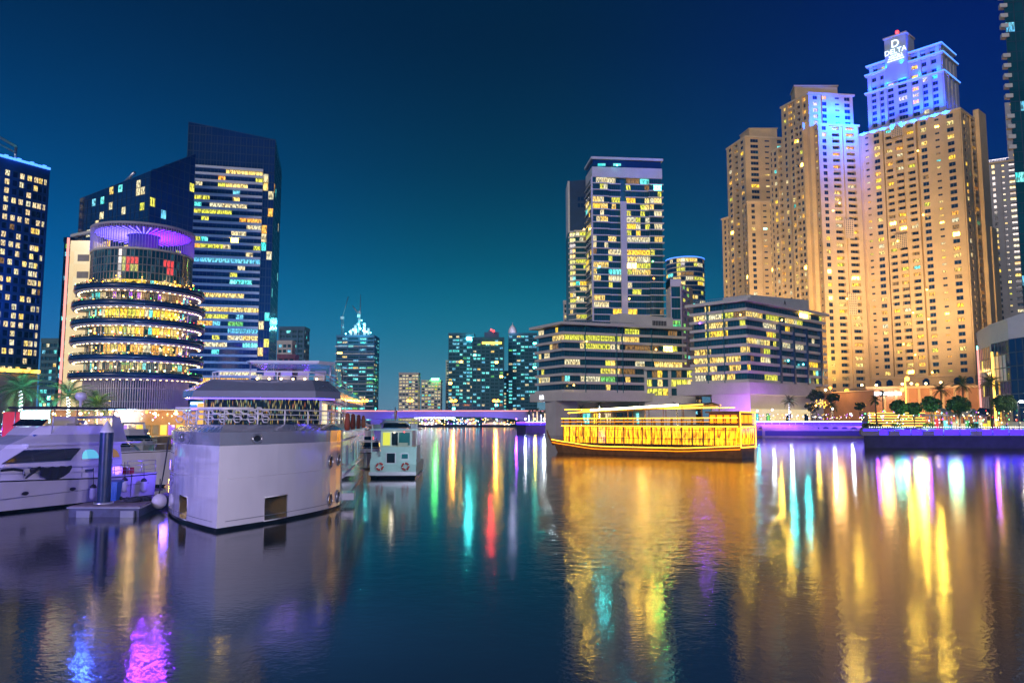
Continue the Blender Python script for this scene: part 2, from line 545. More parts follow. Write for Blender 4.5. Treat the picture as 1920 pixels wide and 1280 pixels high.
        for e in edges:
            p0, p1 = pts[e], pts[(e + 1) % len(pts)]
            u = Vector((p1[0] - p0[0], p1[1] - p0[1])); L = u.length; u /= L
            nn = Vector((u.y, -u.x)); ang = math.atan2(u.y, u.x)
            m = max(1, int(round(L / pw))); cw = L / m
            for i in range(n):
                cur = None
                for c in range(m):
                    if cur is None or s.rng.random() > runs:
                        l = s.lit if lit is None else lit
                        cur = pick(s.rng, s.pal) if s.rng.random() < l else (dark or s.dark)
                    ky = cur
                    x = (c + .5) * cw
                    s.win((p0[0] + u.x * x + nn.x * .08, p0[1] + u.y * x + nn.y * .08, z0 + i * fh + bh), ang, cw, fh - bh, key=ky, mull=1, t=.08)
    def finish(s, most=300):
        if s.wall.v: s.wall.build('wall', s.root)
        s.wins.sort(key=lambda a: -a[0])
        cnt = {}
        rest = MB()
        for (ar, p, ang, w_, h_, key, name, mull, fr, t) in s.wins:
            cnt[name] = cnt.get(name, 0) + 1
            me = window_mesh(w_, h_, key, fr, mull, t)
            if cnt[name] <= most:
                inst(name, me, s.root, (p[0] - s.loc[0], p[1] - s.loc[1], p[2]), (0, 0, ang))
            else:
                c_, s_ = math.cos(ang), math.sin(ang)
                w2, h2 = w_ / 2, h_
                def T(x, y, z): return (p[0] + c_ * x - s_ * y, p[1] + s_ * x + c_ * y, p[2] + z)
                rest.quad(T(-w2, .06, 0), T(w2, .06, 0), T(w2, .06, h2), T(-w2, .06, h2), key)
                tt = .1
                for (x0, x1, za, zb) in ((-w2, -w2 + tt, 0, h2), (w2 - tt, w2, 0, h2), (-tt / 2, tt / 2, 0, h2), (-w2, w2, 0, tt), (-w2, w2, h2 - tt, h2)):
                    rest.quad(T(x0, 0, za), T(x1, 0, za), T(x1, 0, zb), T(x0, 0, zb), fr)
        if rest.v:
            o = rest.build('window_glazing', s.root)
            o['kind'] = 'stuff'
        return s.root
def offset_poly(pts, d):
    n = len(pts); out = []
    for i in range(n):
        a, b, c = Vector(pts[i - 1][:2]), Vector(pts[i][:2]), Vector(pts[(i + 1) % n][:2])
        u, v = (b - a).normalized(), (c - b).normalized()
        n1, n2 = Vector((u.y, -u.x)), Vector((v.y, -v.x))
        m = n1 + n2
        if m.length < 1e-6: m = n1
        m.normalize()
        k = d / max(.35, m.dot(n1))
        out.append((b.x + m.x * k, b.y + m.y * k))
    return out
def quadfoot(pl, pc, pr):
    """footprint from left, near corner and right points; returns CCW polygon L, C, R, B"""
    b = (pl[0] + pr[0] - pc[0], pl[1] + pr[1] - pc[1])
    return [pl, pc, pr, b]
def lerp2(a, b, t): return (a[0] + (b[0] - a[0]) * t, a[1] + (b[1] - a[1]) * t)

# ------------------------------------------------------------------ water, ground, quays
def water_mat():
    m, t, b = newmat('water')
    b.inputs['Base Color'].default_value = (.002, .006, .012, 1)
    b.inputs['Roughness'].default_value = .085
    b.inputs['IOR'].default_value = 1.34
    b.inputs['Specular IOR Level'].default_value = .30
    g = t.nodes.new('ShaderNodeNewGeometry')
    def noise(scale, detail=2, rough=.5, vec=None):
        n = t.nodes.new('ShaderNodeTexNoise'); n.inputs['Scale'].default_value = scale
        n.inputs['Detail'].default_value = detail; n.inputs['Roughness'].default_value = rough
        t.links.new(vec or g.outputs['Position'], n.inputs['Vector']); return n.outputs['Fac']
    def math_(op, a, b_=None, c=None):
        n = t.nodes.new('ShaderNodeMath'); n.operation = op
        for i, x in enumerate((a, b_, c)):
            if x is None: continue
            if isinstance(x, (int, float)): n.inputs[i].default_value = x
            else: t.links.new(x, n.inputs[i])
        return n.outputs[0]
    # swell, ripples and the boat's wake (a rough patch behind it on the water)
    big = noise(.35, 2); mid = noise(1.3, 3, .55); fin = noise(5.0, 3, .6)
    h = math_('ADD', math_('MULTIPLY', big, WSWELL), math_('MULTIPLY', mid, WMID))
    h = math_('ADD', h, math_('MULTIPLY', fin, WFINE))
    sx = t.nodes.new('ShaderNodeSeparateXYZ'); t.links.new(g.outputs['Position'], sx.inputs[0])
    # wake zone: a wedge on the near side of the passing boat
    yy, xx = sx.outputs['Y'], sx.outputs['X']
    cen = math_('MULTIPLY_ADD', yy, .185, 0.0)             # centre line of the zone
    wid = math_('MULTIPLY_ADD', yy, .13, 0.5)
    dx = math_('DIVIDE', math_('ABSOLUTE', math_('SUBTRACT', xx, cen)), wid)
    wob = math_('MULTIPLY_ADD', noise(.12, 2), .5, -.25)
    dx = math_('ADD', dx, wob)
    mx = t.nodes.new('ShaderNodeMapRange'); mx.interpolation_type = 'SMOOTHSTEP'
    mx.inputs['From Min'].default_value = 1.05; mx.inputs['From Max'].default_value = .8
    t.links.new(dx, mx.inputs['Value'])
    my0 = t.nodes.new('ShaderNodeMapRange'); my0.interpolation_type = 'SMOOTHSTEP'
    my0.inputs['From Min'].default_value = 20; my0.inputs['From Max'].default_value = 34
    t.links.new(yy, my0.inputs['Value'])
    my1 = t.nodes.new('ShaderNodeMapRange'); my1.interpolation_type = 'SMOOTHSTEP'
    my1.inputs['From Min'].default_value = 108; my1.inputs['From Max'].default_value = 86
    t.links.new(yy, my1.inputs['Value'])
    zone = math_('MULTIPLY', math_('MULTIPLY', mx.outputs[0], my0.outputs[0]), my1.outputs[0])
    wk = math_('ADD', math_('MULTIPLY', noise(4.0, 2, .6), .018), math_('MULTIPLY', noise(1.1, 4, .66), .05))
    h = math_('ADD', h, math_('MULTIPLY', wk, zone))
    bp = t.nodes.new('ShaderNodeBump'); bp.inputs['Strength'].default_value = 1.0; bp.inputs['Distance'].default_value = 1.0
    t.links.new(h, bp.inputs['Height']); t.links.new(bp.outputs[0], b.inputs['Normal'])
    MATS['water'] = m
WSWELL, WMID, WFINE = .004, .0065, .0042
water_mat()
b = MB()
b.quad((-2500, -60, 0), (2500, -60, 0), (2500, 2600, 0), (-2500, 2600, 0), 'water')
tag(b.build('water'), 'dark marina water with coloured light reflections', kind='structure')
b = MB()
b.quad((-2560, -80, -4), (2560, -80, -4), (2560, 2650, -4), (-2560, 2650, -4), 'black')
tag(b.build('ground'), 'dark marina bed under the water', kind='structure')
# ================================================================== SHORES
E('led_blue', (.10, .06, 1.0), 6.0, True)
E('led_violet', (.45, .10, 1.0), 6.0, True)
E('led_white', (.75, .85, 1.0), 9.0, True)
E('led_ice', (.06, .22, 1.0), 3.2, True)
E('lamp_orange', (1, .27, .015), 32.0)
E('lamp_warm', (1, .70, .30), 14.0)
E('lamp_white', (.85, .95, 1.0), 22.0)
E('lamp_cyan', (.25, .95, 1.0), 14.0)
E('lamp_red', (1, .03, .03), 8.0)
E('lamp_green', (.1, 1, .2), 14.0)
E('gold_line', (1, .50, .06), 5.0)
E('pink_line', (1, .35, .30), 1.6)
M('quay', (.035, .032, .055), rough=.8, var=.25, scale=.8, bump=.3)
M('paving', (.30, .25, .22), rough=.7, var=.15, scale=.6)
M('soil', (.05, .05, .04), rough=.9)
M('bridge', (.42, .38, .46), rough=.7, var=.08, scale=.05)
M('orange_wall', (.55, .28, .14), rough=.8, var=.12, scale=.2)
M('plaster', (.60, .50, .42), rough=.8, var=.08, scale=.3)
M('tan_dark', (.16, .12, .09), rough=.8)

def land(name, label, pts, z0, z1, mat):
    b = MB(); b.prism(pts, z0, z1, mat)
    return tag(b.build(name), label, kind='structure')
land('left_shore', 'paved left bank of the marina behind the moored boats', [(-55, 118), (-62, 220), (-76, 340), (-118, 690), (-900, 700), (-900, 112), (-120, 112)], -3, 2.6, 'paving')
land('far_shore', 'low far shore under and beyond the bridge', [(-200, 735), (20, 735), (60, 560), (700, 560), (700, 2400), (-900, 2400), (-900, 735)], -3, 1.6, 'soil')
land('promontory', 'curved quay with lit palm trunks beside the bridge end', [(2, 352), (6, 344), (19, 340), (19.5, 304), (60, 318), (75, 560), (20, 560), (4, 400)], -3, 3.6, 'quay')
land('right_shore', 'raised promenade ground under the tall beige towers', [(80, 254), (112, 250), (128, 200), (230, 200), (600, 260), (600, 900), (75, 900), (66, 325), (66, 275), (78, 262)], -3, 4.0, 'paving')
land('near_quay', 'low stone quay nearest on the right bank', [(67.3, 152), (150, 146), (230, 199), (127, 199), (111, 248)], -3, 2.3, 'quay')

# ================================================================== LEFT BANK TOWERS
# -- dark hotel at the left edge
M('hotel_blue', (.02, .085, .26), rough=.35, var=.35, scale=.12)
M('quay_dark', (.03, .03, .05))
def hotel():
    C = q(94, 320, 300); L0 = q(0, 293, 284)
    d = (L0[0] - C[0], L0[1] - C[1])
    L = (C[0] + d[0] * 2.2, C[1] + d[1] * 2.2)
    u = Vector((C[0] - L[0], C[1] - L[1])).normalized()
    R = (C[0] - u.y * 26, C[1] + u.x * 26)
    pts = quadfoot(L, C, R)
    zt = zz(320, 300)
    B = Building('hotel_tower', 'dark hotel tower at the left edge with cream lit windows and blue roof light', 'tower', C, 'hotel_blue', 11, 'hotel', .58, 'navy_glass')
    unit = [('-', 4), ('w', 10), ('-', 4), ('w', 14), ('w', 14), ('-', 5), ('w', 15), ('-', 8), ('w', 15), ('-', 6)]
    pat = unit[::-1] + [('-', 3)] + unit[::-1] + [('-', 4)] + unit[::-1][:4] + [('-', 6), ('w', 15), ('-', 8), ('w', 15), ('-', 5), ('w', 14), ('w', 14), ('-', 4), ('w', 9), ('-', 7)]
    KIND['w']['h'] = 2.3; KIND['w']['sill'] = .6
    B.facade(pts[0], pts[1], 22.5, zt - 3.5, pat, 3.3)
    KIND['w']['h'] = 2.05; KIND['w']['sill'] = .75
    B.plain(pts[0], pts[1], zt - 3.5, zt); B.plain(pts[1], pts[2], 2.6, zt); B.plain(pts[2], pts[3], 2.6, zt); B.plain(pts[0], pts[1], 2.6, 22.5, 'plaster')
    B.wall.add([(p[0], p[1], zt) for p in pts], [(0, 1, 2, 3)], 'hotel_blue')
    lamp('SPOT', (C[0] - 30, C[1] - 75, 30), (.0, .22, 1), 420000, (C[0] - 18, C[1], zt - 42), spot=60, blend=1, rad=2, name='facade_floodlight')
    b = MB(); b.obox(lerp2(L, C, .5), u, (Vector(C) - Vector(L)).length / 2 + .5, .6, 23.2, 24.4, 'gold_line'); B.part(b, 'entrance_canopy')
    # roof light line, broken up
    for i in range(26):
        t0, t1 = i / 26, (i + .82) / 26
        b = MB(); a = lerp2(L, C, (t0 + t1) / 2)
        b.obox((a[0] + u.y * .5, a[1] - u.x * .5), u, (t1 - t0) * (Vector(C) - Vector(L)).length / 2, .3, zt + .1, zt + .9 + .4 * (i % 3 == 0), 'led_ice'); B.part(b, 'roof_light')
    # roof frame
    b = MB()
    p0, p1 = q(-50, 240, 266), q(30, 275, 290); ht = zz(275, 290) - zt
    for t in (0, .5, 1):
        p = lerp2(p0, p1, t); b.tube([(p[0], p[1], zt), (p[0], p[1], zt + ht)], .45, 'steel', 6)
    b.tube([(p0[0], p0[1], zt + ht), (p1[0], p1[1], zt + ht)], .5, 'steel', 6)
    b.tube([(p0[0], p0[1], zt + ht * .6), (p1[0], p1[1], zt + ht * .6)], .35, 'steel', 6)
    B.part(b, 'roof_frame')
    B.finish()
hotel()

# -- low blue block between hotel and round building
def simple_tower(name, label, px0, px1, ytop, Y, wall='tealwall', pal='blue', lit=.35, fh=3.4, pat=None, seed=1, zb=1.6, side=None, group=None, most=150, dy=0, dark='teal_glass', cap=2.0, depth=None):
    p0, p1 = q(px0, ytop, Y), q(px1, ytop, Y + dy)
    W = p1[0] - p0[0]
    u = Vector((p1[0] - p0[0], p1[1] - p0[1])); u.normalize()
    dp = depth or W * .8
    pts = [p0, p1, (p1[0] - u.y * dp, p1[1] + u.x * dp), (p0[0] - u.y * dp, p0[1] + u.x * dp)]
    zt = zz(ytop, Y)
    B = Building(name, label, 'tower' if zt > 40 else 'building', p0, wall, seed, pal, lit, dark, group=group)
    if pat is None:
        n = max(3, int(W / 4.2)); pat = []
        for i in range(n): pat += [('-', 1.0, .35 if i % 3 == 0 else 0), ('w', 3.0)]
        pat += [('-', 1.0)]
    sp = side or [('-', 2), ('w', 3), ('-', 2), ('w', 3), ('-', 2), ('w', 3), ('-', 2)]
    B.tier(pts, zb, zt - cap, [pat, sp, None, sp], fh)
    b = MB(); b.prism(offset_poly(pts, .25), zt - cap, zt, wall); B.part(b, 'parapet')
    B.finish(most)
    return B, pts, zt
simple_tower('office_block', 'dark teal block with cyan lit rooms between the hotel tower and the round building', 78, 124, 634, 420, pal='blue', lit=.4, seed=3, pat=[('-', 1)] + [('w', 4), ('-', .5)] * 6 + [('-', .5)])
simple_tower('lit_tower', 'narrow distant tower with violet top glimpsed left of the cream wall', 121, 140, 445, 330, wall='greyblue', pal='blue', lit=.5, seed=4, pat=[('-', .5), ('w', 3), ('-', .5), ('w', 3), ('-', .5)])

# -- angular glass block behind the round building
def angular():
    L, C, R = q(150, 372, 266), q(283, 320, 246), q(367, 290, 262)
    zL, zC, zR = zz(372, 266), zz(320, 246), zz(288, 262)
    B = Building('angular_glass_building', 'dark blue angular glass building with sloping roof behind the round building', 'building', C, 'darkwall', 21, 'glass', .16, 'navy_glass')
    zb = zz(415, 250)
    B.curtain(L, C, zb - 10, zL, zC, 2.4, 2.6, lit=.17)
    B.curtain(C, R, zb - 14, zC, zR, 2.2, 3.0, lit=.06)
    Bk = (L[0] + 22, L[1] + 30)
    B.wall.add([(L[0], L[1], zL), (C[0], C[1], zC), (R[0], R[1], zR), (R[0] * 1.09, R[1] * 1.09, zR - 2), (Bk[0], Bk[1], zL)], [(0, 1, 2), (0, 2, 3, 4)], 'navy_glass')
    B.wall.quad((*Bk, 2.6), (*L, 2.6), (*L, zL), (*Bk, zL), 'darkwall')
    # lower floors: dark glass with pale bands on the left
    B.plain(L, C, 2.6, zb - 10); B.plain(C, R, 2.6, zb - 14)
    u = (Vector(C) - Vector(L)).normalized()
    for i in range(3):
        z = zb - 1.5 - i * 4.2
        m = lerp2(L, C, .40 if i == 0 else .12); hl = (Vector(C) - Vector(L)).length * (.44 if i == 0 else .14)
        b = MB(); b.obox((m[0] + u.y * .8, m[1] - u.x * .8), u, hl, .9, z, z + .9, 'whitewall'); B.part(b, 'ledge')
    b = MB(); b.tube([(lerp2(L, C, .5)[0], lerp2(L, C, .5)[1] + 2, (zL + zC) / 2 - 1), (*lerp2(L, C, .78), (zL * .22 + zC * .78) + 1.5)], .5, 'steel', 6); B.part(b, 'roof_rail')
    # the link to the tower
    B.plain(R, (R[0] * 1.09, R[1] * 1.09), 2.6, zR - 2)
    B.finish()
angular()

def dark_tower():
    Y0 = 285
    L, R = q(350, 310, Y0), q(515, 314, 292); S = q(526, 380, 322)
    zb, z1 = 2.6, zz(313, Y0)
    zL, zR = zz(228, Y0), zz(262, 292)
    B = Building('dark_office_tower', 'tall dark blue tower with slanted crown and white banded floors', 'tower', R, 'darkwall', 33, 'glass', .40, 'navy_glass')
    u = (Vector(R) - Vector(L)).normalized(); n = Vector((u.y, -u.x)); W = (Vector(R) - Vector(L)).length
    a = lerp2(L, R, .10); c = lerp2(L, R, .87)
    B.curtain(L, R, z1, zL, zR, 2.1, 3.2, lit=0)
    # side strips of glass
    B.curtain(c, R, zb, z1 - .05, z1 - .05, 2.3, 3.3, lit=.32)
    B.plain(L, a, zb, z1)
    Sg = (S[0], S[1])
    B.curtain(R, Sg, zb, zR, zR - 1.5, 3.0, 3.3, lit=.03)
    # banded middle
    n_ = 37; fh = (z1 - zb) / n_
    mid = [a, c, (c[0] - n.x * 8, c[1] - n.y * 8), (a[0] - n.x * 8, a[1] - n.y * 8)]
    pol = [(a[0] + n.x * 1.0, a[1] + n.y * 1.0), (c[0] + n.x * 1.0, c[1] + n.y * 1.0), (c[0] - n.x * .1, c[1] - n.y * .1), (a[0] - n.x * .1, a[1] - n.y * .1)]
    B.lit = .36
    B.banded(mid, zb, n_, fh, [0], bh=.85, pw=2.6, core=False, poly=pol, runs=.55)
    B.plain(a, c, zb, z1)
    bk = [(L[0] - n.x * 24, L[1] - n.y * 24)]
    lamp('SPOT', (at(425, 790, 215).x, 215, 8), (.16, .34, 1), 170000, ((L[0] + R[0]) / 2, L[1], 50), spot=100, blend=1, rad=2, name='tower_fill_spot')  # unseen blue spot added to brighten the tower's white bands
    B.wall.prism([(L[0] - n.x * .1, L[1] - n.y * .1), (R[0] - n.x * .1, R[1] - n.y * .1), (Sg[0] - .1, Sg[1]), (Sg[0] - 8, Sg[1] + 14), bk[0]], zb, [zL - .2, zR - .2, zR - 1.7, zR - 6, zL - 3], 'darkwall')
    B.finish(280)
dark_tower()

# -- round building with planted terraces
def leaves(b, c, r, n, size, mats, rng, sz=.8, hollow=.55):
    for _ in range(n):
        while True:
            p = Vector((rng.uniform(-1, 1), rng.uniform(-1, 1), rng.uniform(-1, 1)))
            if hollow * rng.random() < p.length <= 1: break
        p = Vector((c[0] + p.x * r, c[1] + p.y * r, c[2] + p.z * r * sz))
        d = Vector((rng.gauss(0, 1), rng.gauss(0, 1), rng.gauss(0, .7))).normalized() * size * rng.uniform(.6, 1.3)
        e = d.cross(Vector((rng.gauss(0, 1), rng.gauss(0, 1), rng.gauss(0, 1)))).normalized() * size * .55
        b.add([p - d, p + e, p + d, p - e], [(0, 1, 2, 3)], mats[rng.randrange(len(mats))])
M('leaf', (.035, .09, .022), rough=.5, var=.35, scale=1.5)
M('leaf2', (.06, .13, .03), rough=.5, var=.35, scale=1.5)
M('leaf_dark', (.015, .045, .02), rough=.6, var=.3, scale=1.5)
M('frond', (.05, .10, .035), rough=.45, var=.3, scale=1.2)
M('frond_dry', (.16, .13, .05), rough=.6, var=.3, scale=1.2)
M('bark', (.16, .11, .07), rough=.9, var=.3, scale=2, bump=.5)
E('fairy', (1, .75, .40), 6.0)
E('fairy_blue', (.2, .5, 1), 6.0)
M('cream', (.62, .52, .36), rough=.8, var=.06, scale=.3)
M('soffit', (.62, .58, .62), rough=.7, var=.05)
M('planter', (.012, .045, .13), rough=.25, var=.2, scale=.5)
def round_building():
    cx, cy_ = (257 - 960) / FPX * 166 , 166.0
    rng = random.Random(5)
    B = Building('round_restaurant_building', 'round building of ring terraces with planted rims and a purple lit open crown', 'building', (cx, cy_), 'tealwall', 8, 'gold', .5, 'teal_glass')
    face = math.atan2(-cy_, -cx)
    A0, A1 = face - math.radians(100), face + math.radians(100)
    zr = [zz(y, 153) for y in (531, 563.5, 598, 632, 666, 700)]
    # core
    B.wall.lathe([(9.55, 2.6), (9.55, 39.0)], 'tealwall', 64, (cx, cy_), smooth=False)
    n = 44
    def panes(r, z0, z1, keyf, name='window', fr='frame', cnt=n, rows=1):
        for k in range(cnt):
            a = A0 + (A1 - A0) * (k + .5) / cnt
            w_ = 2 * r * math.tan((A1 - A0) / cnt / 2)
            for j in range(rows):
                za = z0 + (z1 - z0) * j / rows; zb_ = z0 + (z1 - z0) * (j + 1) / rows
                B.win((cx + r * math.cos(a), cy_ + r * math.sin(a), za), a + PI / 2, w_, zb_ - za, key=keyf(k, j), name=name, mull=0, fr=fr, t=.07)
    def lv(zone):
        def f(k, j):
            t = (k + .5) / n
            if .30 < t < .52 or .56 < t < .74:
                return rng.choice(zone)
            return rng.choice(['teal_glass', 'cyan', 'pale', 'dimteal', 'dimwarm', 'teal_glass'])
        return f
    zones = [['golden', 'golden', 'warm'], ['teal_glass', 'dimteal', 'violet', 'dimwarm'], ['golden', 'golden', 'lime'], ['golden', 'warm', 'festive'], ['amber', 'festive', 'teal_glass'], ['teal_glass', 'dimteal', 'festive']]
    # rings
    for i, z in enumerate(zr):
        R = 12.9 if i else 12.6
        b = MB(); b.lathe([(R - .5, z + .35), (R, z + .35), (R + .05, z - .52), (R - .35, z - .64)], 'planter', 72, (cx, cy_), smooth=True); B.part(b, 'planter')
        b = MB(); b.lathe([(R - .1, z - .72), (R - .35, z - 1.05), (9.6, z - 1.0), (9.6, z - .6)], 'soffit', 72, (cx, cy_)); b.lathe([(9.5, z - .55), (R - .45, z - .55)], 'paving', 72, (cx, cy_)); B.part(b, 'terrace_slab')
        # hedge on the rim
        b = MB()
        for k in range(120):
            a = A0 + (A1 - A0) * rng.random()
            rr = R - .35
            leaves(b, (cx + rr * math.cos(a), cy_ + rr * math.sin(a), z + .6), rng.uniform(.2, .42), 10, .13, ['leaf', 'leaf_dark', 'leaf2'], rng)
        o = B.part(b, 'hedge'); o['kind'] = 'stuff'
        # fairy lights along the rim
        b = MB()
        for k in range(26):
            a = A0 + (A1 - A0) * rng.random(); rr = R - .2 + .15 * rng.random()
            b.ball((cx + rr * math.cos(a), cy_ + rr * math.sin(a), z + rng.uniform(.4, .9)), .06, rng.choice(['fairy', 'fairy', 'fairy_blue', 'lamp_green', 'lamp_red']), 4, 3)
        o = B.part(b, 'fairy_lights'); o['kind'] = 'stuff'
        # downlights
        dl = MB(); dl.lathe([(.0, -.05), (.16, -.05), (.16, .02)], 'lamp_warm', 8)
        me = dl.mesh('downlight')
        for k in range(34):
            a = A0 + (A1 - A0) * (k + .5) / 34
            inst('downlight', me, B.root, ((R - .9) * math.cos(a), (R - .9) * math.sin(a), z - 1.06))
        for da in (-.55, 0, .5):
            lamp('POINT', (cx + 11 * math.cos(face + da), cy_ + 11 * math.sin(face + da), z + 1.7), (1, .62, .25), 90, rad=.3, name='terrace_light')
        # windows of the storey above the ring
        top = (zr[i - 1] - 1.05) if i else zz(522, 156)
        if i:
            panes(9.75, z - .5, top, lv(zones[i]), rows=2)
        else:
            panes(9.75, z - .5, top, lv(zones[0]), rows=1)
        for k in range(9):
            a = A0 + (A1 - A0) * (k + .5) / 9
            b = MB(); b.tube([(cx + 9.95 * math.cos(a), cy_ + 9.95 * math.sin(a), z - .5), (cx + 9.95 * math.cos(a), cy_ + 9.95 * math.sin(a), top)], .12, 'whitewall', 6); B.part(b, 'post')
        # tables lit on the terrace, plain lanterns
        b = MB()
        for k in range(20):
            a = A0 + (A1 - A0) * rng.uniform(.22, .82); rr = rng.uniform(10.2, 11.8)
            b.ball((cx + rr * math.cos(a), cy_ + rr * math.sin(a), z + rng.uniform(.4, 1.9)), rng.uniform(.10, .2), rng.choice(['lamp_warm', 'gold_line', 'gold_line', 'lamp_orange'] if i != 5 else ['gold_line', 'fairy', 'lamp_cyan']), 5, 3)
        o = B.part(b, 'lanterns'); o['kind'] = 'stuff'
    # glazed drum under the crown
    z0, z1 = zz(522, 156), zz(465, 156)
    def df(k, j):
        if j in (1, 2):
            if 17 <= k <= 20: return rng.choice(['redwin', 'redwin', 'festive'])
            if 26 <= k <= 29: return rng.choice(['redwin', 'teal_glass', 'redwin'])
        return rng.choice(['teal_glass', 'teal_glass', 'dimteal'])
    panes(9.9, z0, z1, df, name='glass_panel', fr='frame', rows=4)
    b = MB(); b.lathe([(9.9, z1), (10.1, z1), (10.1, z1 + .35), (8, z1 + .35)], 'whitewall', 72, (cx, cy_)); B.part(b, 'crown_sill')
    # the open crown: fins, roof disc with light lines below it
    zc = zz(419, 156)
    M('crown_ceiling', (.16, .13, .22), rough=.6, var=.05)
    M('crown_white', (.60, .55, .65), rough=.5, var=.03)
    fb = MB(); fb.box(-.035, .035, -.07, .07, 0, zc - z1, 'crown_white'); fm = fb.mesh('fin')
    for k in range(84):
        a = A0 - .6 + (A1 - A0 + 1.2) * (k + .5) / 84
        inst('fin', fm, B.root, (10.05 * math.cos(a), 10.05 * math.sin(a), z1 + .3), (0, 0, a + PI / 2))
    b = MB(); b.lathe([(9.9, zc + .1), (10.25, zc + .1), (10.25, zc + .5), (9.9, zc + .5)], 'crown_white', 72, (cx, cy_)); B.part(b, 'crown_rim')
    b = MB(); b.lathe([(.1, zc - .3), (9.7, zc - .3), (9.8, zc + .1), (.1, zc + .1)], 'crown_ceiling', 48, (cx, cy_), smooth=False); B.part(b, 'crown_roof')
    b = MB(); b.lathe([(0, z1 + .4), (9, z1 + .4)], 'soffit', 48, (cx, cy_)); b.lathe([(3.0, z1 + .4), (3.0, zc - .3)], 'crown_ceiling', 24, (cx, cy_)); B.part(b, 'crown_deck')
    E('led_crownA', (.09, .06, 1.0), 9.0); E('led_crownB', (.11, .012, 1.0), 9.0)
    la = MB(); la.box(3.4, 9.3, -.09, .09, 0, .08, 'led_crownA'); lam = la.mesh('light_line')
    lb = MB(); lb.box(3.4, 9.3, -.09, .09, 0, .08, 'led_crownB'); lbm = lb.mesh('light_line')
    for k in range(44):
        a = 2 * PI * k / 44
        side = math.cos(a - (face + PI / 2))
        inst('light_line', lam if side < .15 else lbm, B.root, (0, 0, zc - .42), (0, 0, a))
    lamp('POINT', (cx - 5, cy_ - 5, z1 + 1.6), (.12, .12, 1), 260, rad=1, name='crown_light_blue')
    lamp('POINT', (cx + 5.5, cy_ - 4, z1 + 1.6), (.42, .01, 1), 420, rad=1, name='crown_light_violet')
    # violet light on the right ends of the rings
    for z in zr[1:5]:
        a = face + math.radians(62)
        lamp('POINT', (cx + 11.2 * math.cos(a), cy_ + 11.2 * math.sin(a), z + 1.2), (.30, .05, 1), 130, rad=.4, name='terrace_light_violet')
    # fluted base
    zb0, zb1 = zz(768, 156), zz(707, 156)
    B.wall.lathe([(9.7, zb0), (9.7, zb1)], 'navy_glass', 64, (cx, cy_), smooth=False)
    sb = MB(); sb.box(-.09, .09, -.28, .10, 0, zb1 - zb0, 'crown_white'); sm = sb.mesh('slat')
    for k in range(78):
        a = A0 + (A1 - A0) * (k + .5) / 78
        inst('slat', sm, B.root, (9.85 * math.cos(a), 9.85 * math.sin(a), zb0), (0, 0, a + PI / 2))
    for z in (zb0 + 1.6, zb0 + 4.2):
        b = MB(); b.lathe([(9.9, z), (10.05, z), (10.05, z + .12), (9.9, z + .12)], 'crown_white', 64, (cx, cy_)); B.part(b, 'rail')
    b = MB(); b.lathe([(9.2, 2.6), (9.2, zb0 - .1), (10.3, zb0 - .1), (10.3, zb0 + .15), (9.7, zb0 + .15)], 'orange_wall', 64, (cx, cy_)); B.part(b, 'base')
    b = MB(); b.lathe([(10.32, zb0 - .05), (10.35, zb0 + .08)], 'led_white', 64, (cx, cy_), A0, A1); B.part(b, 'light_strip')
    lamp('SPOT', (cx + 14, cy_ - 34, 5), (.30, .55, 1), 16000, (cx, cy_ - 9, 13), spot=80, blend=1, rad=1, name='base_floodlight')
    # cream stair core at the left
    c0, c1 = q(124, 600, 163), q(168, 600, 163)
    zt = zz(449, 162)
    u = (Vector(c1) - Vector(c0)).normalized(); n_ = Vector((-u.y, u.x))
    b = MB(); b.prism([c0, c1, (c1[0] + n_.x * 10, c1[1] + n_.y * 10), (c0[0] + n_.x * 10, c0[1] + n_.y * 10)], 2.6, zt, 'cream')
    for z in (zz(488, 162), zz(520, 162), zz(556, 162)):
        for k in range(9):
            m = lerp2(c0, c1, .38 + .5 * k / 9)
            b.obox((m[0] - n_.x * .08, m[1] - n_.y * .08), u, .11, .08, z, z + 1.4, 'frame')
    B.part(b, 'stair_core')
    b = MB(); b.tube([(c0[0] - .3, c0[1] - .3, 2.6), (c0[0] - .3, c0[1] - .3, zt + .5)], .25, 'pink_line', 6); B.part(b, 'light_tube')
    B.finish(300)
round_building()
# -- blocks behind, between the dark tower and the crane tower
simple_tower('apartment_block', 'grey blue block with stepped top behind the big white boat', 523, 571, 612, 560, wall='greyblue', pal='blue', lit=.15, seed=5)
simple_tower('white_block', 'low pale block in front of the grey blue block', 520, 548, 638, 520, wall='whitewall', pal='blue', lit=.2, seed=6)
M('pinkwall', (.50, .18, .24), rough=.8)
bb, pp, zt_ = simple_tower('pink_building', 'low pink building with a small white sign above the boat', 520, 553, 664, 470, wall='pinkwall', pal='hotel', lit=.1, seed=7)
simple_tower('balcony_block', 'slim blue block with white balconies left of the crane tower', 549, 574, 650, 600, wall='greyblue', pal='blue', lit=.3, seed=8, pat=[('-', .4), ('w', 5), ('-', .3), ('w', 5), ('-', .4)])

